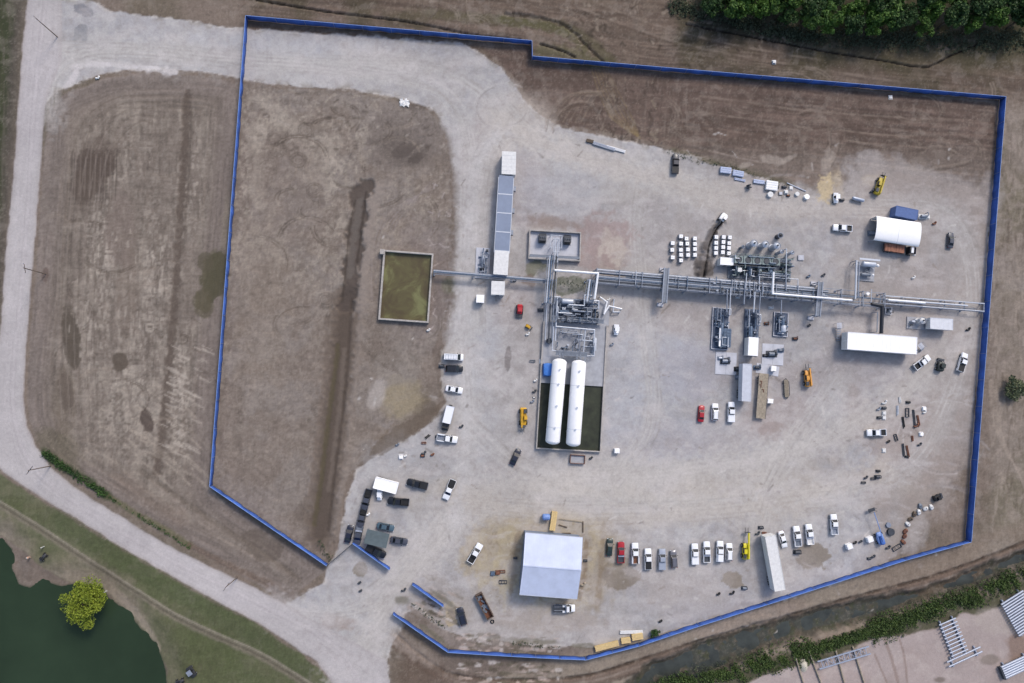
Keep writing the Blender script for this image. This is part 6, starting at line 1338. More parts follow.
# ------------------------------------------------------------------ trees and plants
def leafmat(name, c1, c2, c3):
    m = bpy.data.materials.new(name); m.use_nodes = True; N = m.node_tree; b = N.nodes['Principled BSDF']
    g = N.nodes.new('ShaderNodeNewGeometry'); r_ = N.nodes.new('ShaderNodeValToRGB'); e = r_.color_ramp.elements
    e[0].color = lin(c1) + (1,); e[1].color = lin(c3) + (1,); k = e.new(.55); k.color = lin(c2) + (1,)
    n = N.nodes.new('ShaderNodeTexNoise'); n.inputs['Scale'].default_value = .45; n.inputs['Detail'].default_value = 3
    ad = N.nodes.new('ShaderNodeMath'); ad.operation = 'MULTIPLY_ADD'; N.links.new(g.outputs['Position'], n.inputs['Vector'])
    N.links.new(g.outputs['Random Per Island'], ad.inputs[0]); ad.inputs[1].default_value = .5; N.links.new(n.outputs['Fac'], ad.inputs[2])
    s_ = N.nodes.new('ShaderNodeMath'); s_.operation = 'SUBTRACT'; s_.inputs[1].default_value = .25; N.links.new(ad.outputs[0], s_.inputs[0])
    N.links.new(s_.outputs[0], r_.inputs[0]); N.links.new(r_.outputs[0], b.inputs['Base Color']); b.inputs['Roughness'].default_value = .6; b.inputs['Specular IOR Level'].default_value = .25
    b.inputs['Subsurface Weight'].default_value = 0
    return m
BARK = mat('bark', (84, 72, 60), .9, var=.25)
def leaves(mb, c, r, n, size, rr, flat_=.8):
    for _ in range(n):
        while True:
            p = Vector((rr.uniform(-1, 1), rr.uniform(-1, 1), rr.uniform(-1, 1)))
            if .25 < p.length < 1: break
        p = Vector((p.x * r, p.y * r, p.z * r * flat_)) + c
        nrm = Vector((rr.gauss(0, .6), rr.gauss(0, .6), rr.uniform(.2, 1))).normalized(); x = nrm.orthogonal().normalized(); x.rotate(Matrix.Rotation(rr.random() * 6.28, 3, nrm)); y = nrm.cross(x); s_ = size * rr.uniform(.6, 1.3)
        mb.add([p + x * s_, p + y * s_ * .6, p - x * s_, p - y * s_ * .6], [(0, 1, 2, 3)])
def tree(loc, R, Hh, label, m, seed, cat='tree', name='tree', nc=26, nl=90, size=.32, group=None, trunkh=.45, oblate=.75):
    rr = random.Random(seed); t = thing(name, label, cat, loc, 0, group)
    tr = MB(); tr.rev((0, 0, -.4), (0, 0, Hh * .7), [(0, R * .09), (.6, R * .06), (Hh * .4, R * .045), (Hh * .7 + .4, R * .015)], 9); cr_ = MB()
    for k in range(nc):
        a = rr.random() * 6.28; e = rr.uniform(-.35, 1.0); q = rr.uniform(.45, .95) * R * (1 - .35 * max(0, e) ** 2) * rr.uniform(.75, 1.08)
        c = Vector((cos(a) * q * cos(max(0, e) * .9), sin(a) * q * cos(max(0, e) * .9), Hh * (trunkh + (1 - trunkh) * .5) + e * Hh * .38 * oblate))
        cr_r = R * rr.uniform(.2, .36); leaves(cr_, c, cr_r, nl, size, rr)
        if k % 3 == 0: tr.cyl((0, 0, Hh * rr.uniform(.25, .5)), c, R * .025, 6, R * .008)
    leaves(cr_, Vector((0, 0, Hh * .62)), R * .55, nl * 4, size, rr)
    tr.obj('trunk', BARK, t); cr_.obj('crown', m, t, False); return t
LY = leafmat('yellow_green_leaves', (86, 102, 32), (118, 132, 42), (146, 156, 58))
LD = leafmat('dark_green_leaves', (32, 50, 28), (52, 76, 38), (80, 108, 52))
LM = leafmat('mid_green_leaves', (44, 66, 30), (72, 100, 42), (104, 134, 58))
LB = leafmat('dusky_bush_leaves', (52, 62, 48), (74, 82, 62), (98, 104, 78))
p = P(83, 604, 5); tree((p.x, p.y, -1.1), 5.6, 8.0, 'single yellow-green tree standing at the edge of the lake', LY, 3, nc=46, nl=130, size=.22, trunkh=.3)
p = P(1015, 388.5, 1.0); tree((p.x, p.y, 0), 3.6, 3.0, 'lone round dull green bush east of the blue fence', leafmat('grey_green_leaves', (70, 78, 58), (96, 104, 76), (122, 128, 98)), 5, 'bush', 'bush', nc=20, nl=90, size=.26, trunkh=.1)
p = P(655, 632, .7); tree((p.x, p.y, 0), 1.5, 1.4, 'small dark weed clump beside the yellow timber stacks', LD, 6, 'bush', 'bush', nc=9, nl=50, size=.18, trunkh=.1)
# wood on the north east edge
WG = 'trees of the dense wood at the top of the picture'
prot = []
rr = random.Random(8); lab = ['dark green tree crown within the dense wood at the top edge', 'mid green tree crown within the dense wood at the top edge', 'bright green tree crown within the dense wood at the top edge']
spots = []
def wl(kind, row, k): return '%s tree, %s from the west in the %s of the wood' % (('dark green', 'mid green', 'bright green')[kind], 'first second third fourth fifth sixth seventh eighth ninth tenth eleventh twelfth thirteenth fourteenth fifteenth sixteenth'.split()[k], ('front row', 'second row', 'third row', 'back row')[row])
for row, (v0, n_) in enumerate([(24, 14), (14, 16), (3, 16), (-9, 16)]):
    for k in range(n_):
        u = 712 + (k + .5 * (row % 2)) * (330 / n_) + rr.uniform(-5, 5); v = v0 + rr.uniform(-4, 4) - max(0, (805 - u)) * .18 + (2 if 850 < u < 910 else -4 if u > 990 else 0)
        spots.append((u, v, row, k))
for i, (u, v, row, kk) in enumerate(spots):
    kind = 0 if rr.random() < .45 else (1 if rr.random() < .6 else 2)
    R_ = rr.uniform(2.6, 4.2); hh = rr.uniform(5, 8); p = P(u, v, hh * .6)
    if len(prot) < 6:
        t = tree((0, 0, 0), 3.6, 8.5, wl(i % 3, row, kk), (LD, LM, LM)[i % 3], 40 + i, nc=18, nl=80, size=.34, group=WG, name='wood_tree'); prot.append(t); kind = i % 3; t.location = (p.x, p.y, 0); t.scale = (R_ / 3.6,) * 3; t.rotation_euler.z = rr.random() * 6.28
    else:
        pr_ = rr.choice([q for q in (kind, kind + 3)]); dup(prot[pr_], (p.x, p.y, 0), rr.random() * 6.28, wl(kind, row, kk), WG, R_ / 3.6)
LG3 = leafmat('bright_green_leaves', (46, 70, 26), (70, 100, 38), (98, 130, 54))
for q in (2, 5):
    for o in prot[q].children:
        if o.name.startswith('crown'): o.data.materials[0] = LG3

def stuff(name, label, m, gen):
    b = MB(); gen(b); o = b.obj(name, m, None, False); o['kind'] = 'stuff'; o['label'] = label; return o
def scatter_band(b, line, w, n, h, size, rr, z0=0.0, clump=6, dens=None):
    seg = [((x0, y0), (x1, y1), hypot(x1 - x0, y1 - y0)) for (x0, y0), (x1, y1) in zip(line[:-1], line[1:])]; tot = sum(s_[2] for s_ in seg)
    for _ in range(n):
        q = rr.random() * tot
        for (a, c, l) in seg:
            if q < l: break
            q -= l
        t_ = q / l; nx, ny = -(c[1] - a[1]) / l, (c[0] - a[0]) / l; ww = (w(a[0]) if callable(w) else w); o = max(-1.15, min(1.15, rr.gauss(0, .5))) * ww / 2
        p = P(a[0] + (c[0] - a[0]) * t_ + nx * o, a[1] + (c[1] - a[1]) * t_ + ny * o)
        if sin(p.x * .31) * sin(p.y * .43 + p.x * .12) + .4 * sin(p.x * 1.3 + p.y) < -.45 and rr.random() < .8: continue
        hh = h * rr.uniform(.4, 1.5)
        leaves(b, Vector((p.x, p.y, z0 + hh * .5)), rr.uniform(.3, .9) * size * 3.2, clump, size, rr, .9)
rr = random.Random(5)
RB = [(640, 700), (690, 682), (735, 672), (768, 660), (818, 647), (868, 632), (900, 621), (940, 606), (983, 594), (1018, 577), (1060, 560)]
RL = leafmat('reed_leaves', (44, 56, 32), (66, 84, 42), (92, 112, 56))
stuff('reed_bed', 'band of green reeds and scrub between the ditch and the storage yard', RL, lambda b: scatter_band(b, RB, lambda u: 17 + (u - 640) * .008 + 5 * sin(u * .06) + 3 * sin(u * .19), 11000, 1.4, .2, rr, -.4))
stuff('ditch_scrub', 'dull straggly weeds along the ditch edge', LB, lambda b: scatter_band(b, [(p_[0], p_[1] - 7) for p_ in RB], 14, 1800, .5, .15, rr, -.9, 4))
stuff('wood_undergrowth', 'dull dark undergrowth in front of the dense wood', LB, lambda b: [scatter_band(b, [(668, 2 + k * 3), (720, 12 + k * 3), (790, 30 + k * 3), (880, 36 + k * 4), (960, 36 + k * 4), (1050, 34 + k * 5)], 10, 1100 - k * 170, 1.4 - k * .2, .22, rr, 0, 6) for k in range(4)])
stuff('tall_weeds', 'green strip of tall weeds at the south west corner of the brown plot', LD, lambda b: [scatter_band(b, [(44, 452), (62, 465), (86, 480), (106, 495)], 8, 420, .8, .2, rr, 0, 5), scatter_band(b, [(106, 495), (135, 513), (190, 548)], 3.5, 200, .4, .15, rr, 0, 4)])
def fencegrass(b):
    scatter_band(b, [(512, 643), (540, 646), (562, 648)], 5, 120, .3, .14, rr, 0, 4); scatter_band(b, [(668, 152), (700, 162), (735, 168), (790, 188)], 6, 180, .3, .14, rr, 0, 4); scatter_band(b, [(412, 603), (446, 628)], 6, 90, .3, .14, rr, 0, 4); scatter_band(b, [(318, 540), (328, 556), (330, 562)], 6, 60, .3, .14, rr, 0, 4)
    scatter_band(b, [(546, 282), (595, 286)], 10, 120, .2, .12, rr, 0, 4)
stuff('edge_weeds', 'low dull weeds along the edges of the gravel', LB, fencegrass)

# ------------------------------------------------------------------ utility poles
mat('grey_pole_timber', (104, 92, 82), .9)
def pole(u, v, h, da, label):
    p = P(u, v); t = thing('utility_pole', label, 'utility pole', p, da, 'utility poles along the west road')
    MB().cyl((0, 0, -.3), (0, 0, h), .14, 10, .1).obj('pole', MATS['grey_pole_timber'], t); MB().box((0, 0, h - .6), (.11, 2.2, .11)).obj('crossarm', MATS['grey_pole_timber'], t)
    b = MB()
    for y in (-1.15, -.4, .4, 1.15): b.rev((0, y, h - .52), (0, y, h - .25), [(0, .06), (.1, .1), (.2, .06), (.27, .04)], 8)
    b.obj('insulator', GSTEEL, t)
pole(57.5, 37, 9.2, .8, 'dark timber power pole where the north road meets the west road'); pole(46, 274, 9.2, .2, 'dark timber power pole beside the west road at mid height of the brown plot'); pole(50.5, 466, 9, -.6, 'dark timber power pole by the green weed strip at the road bend'); pole(237.5, 577, 9, -.6, 'dark timber power pole beside the south west road near the gate')

# ------------------------------------------------------------------ pipe storage in the south east corner
def pipes_on(b_pts, label, n, L, u, v, dx, dy, r=.16, gap=1.4, z=.5, m=ALU, sleepers=2, sl=None):
    p = P(u, v, z); t = thing('pipe_stack', label, 'pipe stack', (p.x, p.y, 0), ang(u, v, dx, dy))
    for k in range(n): MB().cyl((-L / 2, (k - (n - 1) / 2) * gap, z + r), (L / 2, (k - (n - 1) / 2) * gap, z + r), r, 12).obj('pipe', m, t)
    W_ = (n - 1) * gap + 1.5 if sl is None else sl
    for k in range(sleepers): MB().box((-L * .36 + L * .72 * k / max(1, sleepers - 1), 0, z / 2), (.28, W_, z)).obj('sleeper', ALU if m is ALU else WOOD, t)
    return t
pipes_on(None, 'open grid of pale pipes on two long rails beside the reeds', 10, 5.2, 953, 637, 10, -4.4, .2, 1.0, .6, ALU)
pipes_on(None, 'pair of long pale pipes just south of the pipe grid by the reeds', 2, 10.5, 964, 656.5, 10, -4.6, .22, 1.3, .5, ALU)
pipes_on(None, 'wide stack of silver pipes at the east edge of the picture', 14, 7.5, 1020, 613, 10, -6.4, .26, .75, .6, ALU)
t = pipes_on(None, 'dense bundle of silver pipes in the far south east corner', 6, 9, 1016, 666, 10, -4.6, .3, .62, .5, ALU)
MB().box((-4.6, 0, .7), (.5, 3.6, .9)).obj('end_rack', DSTEEL, t)
def ladder_truss():
    p = P(844, 657.5, .7); t = thing('steel_truss', 'ladder-like steel truss lying across timber sleepers near the south edge', 'truss', (p.x, p.y, 0), ang(844, 657.5, 10, -3.0))
    for s_ in (-1, 1): MB().box((0, s_ * 1.0, .75), (15, .3, .3)).obj('chord', ALU, t)
    b = MB()
    for k in range(9): b.box((-6.4 + k * 1.6, 0, .74), (.16, 1.8, .16))
    for k in range(8): b.box((-5.6 + k * 1.6, 0, .7), (.1, 2.3, .1), .85 if k % 2 else -.85)
    b.obj('web_brace', ALU, t)
ladder_truss()
for i, (u0, v0, u1, v1) in enumerate([(795, 657, 803, 683), (808, 650, 821, 684), (835, 650, 844, 683), (852, 646, 864, 684)]):
    a = P(u0, v0); b_ = P(u1, v1); d = b_ - a; t = tag(MB().box((d.length / 2, 0, .26), (d.length, .3, .5)).box((d.length / 2, 0, .53), (d.length - .3, .1, .05)).obj('timber_sleeper', WOOD), ['westernmost long sleeper beam on the storage yard', 'second sleeper beam from the west, next to the pale heap', 'sleeper beam under the middle of the steel truss', 'sleeper beam under the east end of the steel truss'][i], 'beam', 'long sleeper beams under the truss')
    t.location = (a.x, a.y, 0); t.rotation_euler.z = atan2(d.y, d.x)
p = P(804, 666, .3); b = MB(); b.rev((0, 0, 0), (0, 0, .9), [(0, 1.4), (.3, 1.1), (.6, .7), (.9, .1)], 11); o = tag(b.obj('aggregate_heap', mat('pale_aggregate', (190, 184, 168), .95, var=.2, scale=3, bump=.4)), 'small pale heap of aggregate between the sleeper beams', 'heap'); o.location = (p.x, p.y, 0); o.scale = (.9, 1.3, 1)

# ------------------------------------------------------------------ timber, panels, odds and ends
def stack(u, v, L, w, h, dx, dy, m, label, n=4, name='timber_stack', cat='timber stack', z=0):
    p = P(u, v, h); t = thing(name, label, cat, (p.x, p.y, z), ang(u, v, dx, dy))
    for k in range(2): MB().box(((k - .5) * L * .6, 0, .06), (.12, w, .12)).obj('bearer', DWOOD, t)
    b = MB()
    for k in range(n): b.box((0, -w / 2 + w * (k + .5) / n, .12 + (h - .12) / 2), (L * (1 - .03 * (k % 2)), w / n - .03, h - .12))
    b.obj('board_pack', m, t); return t
stack(607, 646.5, 6.4, 1.3, .9, 10, -2.6, PINE, 'longest yellow timber stack against the south fence', 5); stack(626, 640.8, 2.5, 1.4, .9, 10, -1.4, PINE, 'middle yellow timber stack against the south fence', 4)
stack(637.6, 637, 3.0, 1.6, .9, 10, -1.8, PINE, 'eastern yellow timber stack against the south fence', 4); stack(631.6, 632.2, 6.2, .8, .5, 10, -.3, OFFW, 'long white board lying north of the yellow timber stacks', 2, 'board_pack', 'board')
stack(553.6, 521.2, 5.0, 1.5, 1.0, 1.4, -10, PINE, 'upright pale timber pack at the north wall of the warehouse', 3)
for i, (u, v, L_, dx, dy) in enumerate([(563, 526.2, 2.4, 10, 3), (566.5, 533.5, 2.4, 10, 0), (571, 520.5, 6.4, 10, 1.4), (583, 527, 3, 0, 10)]): stack(u, v, L_, .3, .25, dx, dy, DWOOD if i != 2 else WOOD, ['dark short plank on the sand north of the warehouse', 'dark short plank touching the warehouse north eave', 'long pale plank along the north side of the sand patch', 'plank pointing south at the north east warehouse corner'][i], 2, 'plank', 'plank')
def drumtank(u, v, r, L, m, label, dx=10, dy=0, name='fuel_tank', cat='tank'):
    p = P(u, v, r); t = thing(name, label, cat, (p.x, p.y, 0), ang(u, v, dx, dy)); MB().tank((-L / 2, 0, r + .3), (L / 2, 0, r + .3), r, 18).obj('vessel', m, t)
    for s_ in (-1, 1): MB().box((s_ * L * .28, 0, .3), (.2, r * 1.5, .6)).obj('saddle', DSTEEL, t)
    return t
drumtank(546, 516.8, .85, 2.2, BLUEL, 'small blue tank north of the warehouse beside the timber pack')
drumtank(857.5, 199.6, .5, 3.6, ALU, 'thin silver cylinder on stands at the north edge near the yellow loader', 10, 2.6, 'silver_cylinder')
def panelpack(u, v, L, w, h, dx, dy, label, m=LSTEEL, n=3, name='panel_stack', cat='panel stack'):
    p = P(u, v, h); t = thing(name, label, cat, (p.x, p.y, 0), ang(u, v, dx, dy))
    for k in range(2): MB().box(((k - .5) * L * .6, 0, .08), (.15, w + .2, .16)).obj('bearer', WOOD, t)
    b = MB()
    for k in range(n): b.box((0, -w / 2 + w * (k + .5) / n, .16 + (h - .16) / 2), (L, w / n - .08, h - .16)); b.box((0, -w / 2 + w * (k + .5) / n, h + .03), (L * .98, .1, .06))
    b.obj('panel_pack', m, t)
panelpack(726, 170, 3.1, 1.7, .8, 10, 1.2, 'pale blue panel pack, westernmost on the north edge of the yard', mat('pale_blue_panel', (176, 188, 214), .5)); panelpack(738.5, 173.2, 3.1, 1.6, .7, 10, 1.8, 'pale blue panel pack next to the westernmost one', MATS['pale_blue_panel']); panelpack(740, 179.6, 3.2, .7, .3, 10, 2, 'thin pale panel lying south of the two blue panel packs', MATS['pale_blue_panel'], 2)
panelpack(759.3, 181.6, 3.2, 1.1, .5, 10, 1.4, 'pale blue panel pack touching the stack of four white panels', MATS['pale_blue_panel'], 2); panelpack(772.2, 185.3, 3.3, 2.6, 1.0, 10, 1.4, 'white four-strip panel stack near the scrap on the north edge', WHITE, 4)
panelpack(616, 149, 5.4, .8, .4, 10, 2.8, 'long white pipes bundled on the gravel edge under the north fence', WHITE, 3); panelpack(604, 146, 6.4, .9, .5, 10, 3.2, 'long silver bundle beside the white one under the north fence', ALU, 4); stack(590, 140.8, 2.0, .9, .5, 10, 2.4, DWOOD, 'brown timber scrap at the west end of the silver bundle', 3)
panelpack(796.5, 187, 6, .35, .25, 10, 4.4, 'thin long white pipe lying by the scrap on the north edge', ALU, 1, 'long_pipe', 'pipe')
def spool(u, v, R_, w, m, label, up=False, z=0):
    p = P(u, v, R_ * .5); t = thing('cable_reel', label, 'cable reel', (p.x, p.y, z), rnd.random() * 3)
    ax = ((0, 0, 0), (0, 0, w)) if not up else ((0, -w / 2, R_), (0, w / 2, R_)); a, b_ = Vector(ax[0]), Vector(ax[1]); d = (b_ - a).normalized()
    for q in (a, b_ - d * .1): MB().cyl(q, q + d * .1, R_, 18).obj('flange', m, t)
    MB().cyl(a + d * .1, b_ - d * .1, R_ * .62, 16).obj('drum', DSTEEL, t)
spool(770, 194.6, .8, .8, OFFW, 'pale cable reel south of the white panel stack'); spool(748.5, 186.8, .7, .9, DSTEEL, 'dark reel lying between the two groups of panels', True); spool(891, 532, 1.0, .7, DSTEEL, 'dark ring-shaped reel east of the blue boom lift'); spool(888.5, 525, .7, .5, STEEL, 'grey reel just north of the dark ring-shaped one'); spool(797, 194, .6, .6, OFFW, 'small pale reel by the thin white pipe'); spool(806.4, 197, .75, .8, WHITE, 'white reel between the scrap and the straw-coloured heap')
def crate(u, v, s_, h, m, label, top=None, name='crate', rz=None, z=0):
    p = P(u, v, h); t = thing(name, label, name.replace('_', ' '), (p.x, p.y, z), rnd.random() if rz is None else rz); b = MB().box((0, 0, h / 2 + .06), (s_, s_ * .9, h))
    for x in (-1, 1): b.box((x * s_ * .45, 0, h + .08), (s_ * .1, s_ * .92, .05)); b.box((x * s_ * .3, 0, .03), (.12, s_ * .9, .06))
    b.obj('body', m, t); MB().box((0, 0, h + .08), (s_ * .7, s_ * .7, .04)).obj('lid', top or m, t)
crate(617.1, 450.9, 1.35, 1.2, WHITE, 'white cube-shaped tank alone outside the south east corner of the basin', rz=0, name='white_box'); crate(870.6, 539.6, 1.5, 1.3, WHITE, 'white box next to the blue boom lift', name='white_box', rz=.3); crate(850, 546.6, 1.5, 1.3, WHITE, 'white box further west of the blue boom lift', name='white_box', rz=.3)
crate(868, 293.6, .9, 1.0, WHITE, 'small white box on the north side of the rack below the vessel skid', name='white_box'); crate(801, 257.6, 1.6, .3, CONCW, 'flat pale slab east of the cooler bank', name='slab', rz=0)
# barricade string and scattered scrap
rr = random.Random(77)
ORB = [(903.5, 542), (905, 536), (905.8, 531), (908, 524), (911, 519), (914.5, 514), (919, 512), (920.5, 506), (926, 508.5), (931.5, 507)]
for i, (u, v) in enumerate(ORB):
    p = P(u, v, .4); t = thing('rubble_sack', ['rusty drum', 'rusty drum', 'rusty drum', 'pale sack', 'brown bundle', 'brown bundle', 'pale sack', 'grey ring', 'pale sack', 'pale sack'][i] + ' in the curved line of debris, number %d counted from its south end' % (i + 1), 'debris', (p.x, p.y, 0), rr.random() * 3, 'debris line near the south east corner')
    t['label'] = ('%s lying %s in the curved debris line' % (['rusty drum', 'rusty drum', 'rusty drum', 'pale sack', 'brown bundle', 'brown bundle', 'pale sack', 'grey bundle', 'pale sack', 'pale sack'][i], ['southernmost', 'second from the south', 'third from the south', 'fourth from the south', 'fifth from the south', 'sixth from the south', 'seventh from the south', 'eighth from the south', 'ninth from the south', 'northernmost, near the black machine'][i]))
    m = (RUST, RUST, RUST, OFFW, DWOOD, DWOOD, OFFW, GSTEEL, OFFW, OFFW)[i]
    MB().loft([ring(.7, .5, 0, .4, .1), ring(.3, .9, 0, .7, .1), ring(-.4, 1.0, 0, .65, .1), ring(-.8, .5, 0, .4, .1)]).obj('bundle', m, t); MB().torus((0, 0, .35), .42, .05, 'x').obj('tie', DSTEEL, t)
def scrap(u, v, kind, m, s_, label, dx=10, dy=0):
    p = P(u, v, .2); nm = {'pipe': 'steel_pipe', 'frame': 'steel_trestle', 'fit': 'pipe_fitting', 'pal': 'pallet', 'pump': 'machine_scrap'}[kind]
    t = thing(nm, label, nm.replace('_', ' '), (p.x, p.y, 0), ang(u, v, dx, dy), 'scrap scattered on the gravel')
    if kind == 'pipe':
        for k in range(2): MB().cyl((-s_, k * .35, .16), (s_ * (1 - .2 * k), k * .35, .16), .13, 8).obj('pipe', m, t)
    elif kind == 'frame':
        b = MB()
        for q in (-1, 1): b.box((0, q * s_ * .4, .15), (s_ * 2, .12, .3)); b.box((q * s_, 0, .15), (.12, s_ * .8, .3)); b.box((q * s_ * .4, 0, .28), (.1, s_ * .8, .08))
        b.obj('frame', m, t)
    elif kind == 'fit':
        b = MB().tube([(-s_, 0, .3), (0, 0, .3), (.3 * s_, s_ * .8, .3)], .2, 10); b.obj('elbow', m, t)
        for q in ((-s_, 0, .3), (.3 * s_, s_ * .8, .3)): MB().ball(q, .3, 10, 6).obj('flange', m, t)
    elif kind == 'pal':
        b = MB()
        for k in range(6): b.box((0, -.55 + k * .22, .14), (1.2, .13, .03))
        for k in (-.5, 0, .5): b.box((k, 0, .07), (.1, 1.2, .1))
        b.obj('slat_deck', m, t); MB().box((0, 0, .15 + .3 * s_), (.9, .8, .6 * s_)).obj('load', m if m is not WOOD else CONCW, t)
    else:
        MB().cyl((-.6 * s_, 0, .5 * s_), (.5 * s_, 0, .5 * s_), .4 * s_, 12).obj('motor', m, t); MB().box((0, 0, .08), (1.8 * s_, 1.0 * s_, .16)).obj('base', DSTEEL, t); MB().torus((.7 * s_, 0, .5 * s_), .4 * s_, .08, 'x').obj('wheel', DSTEEL, t)
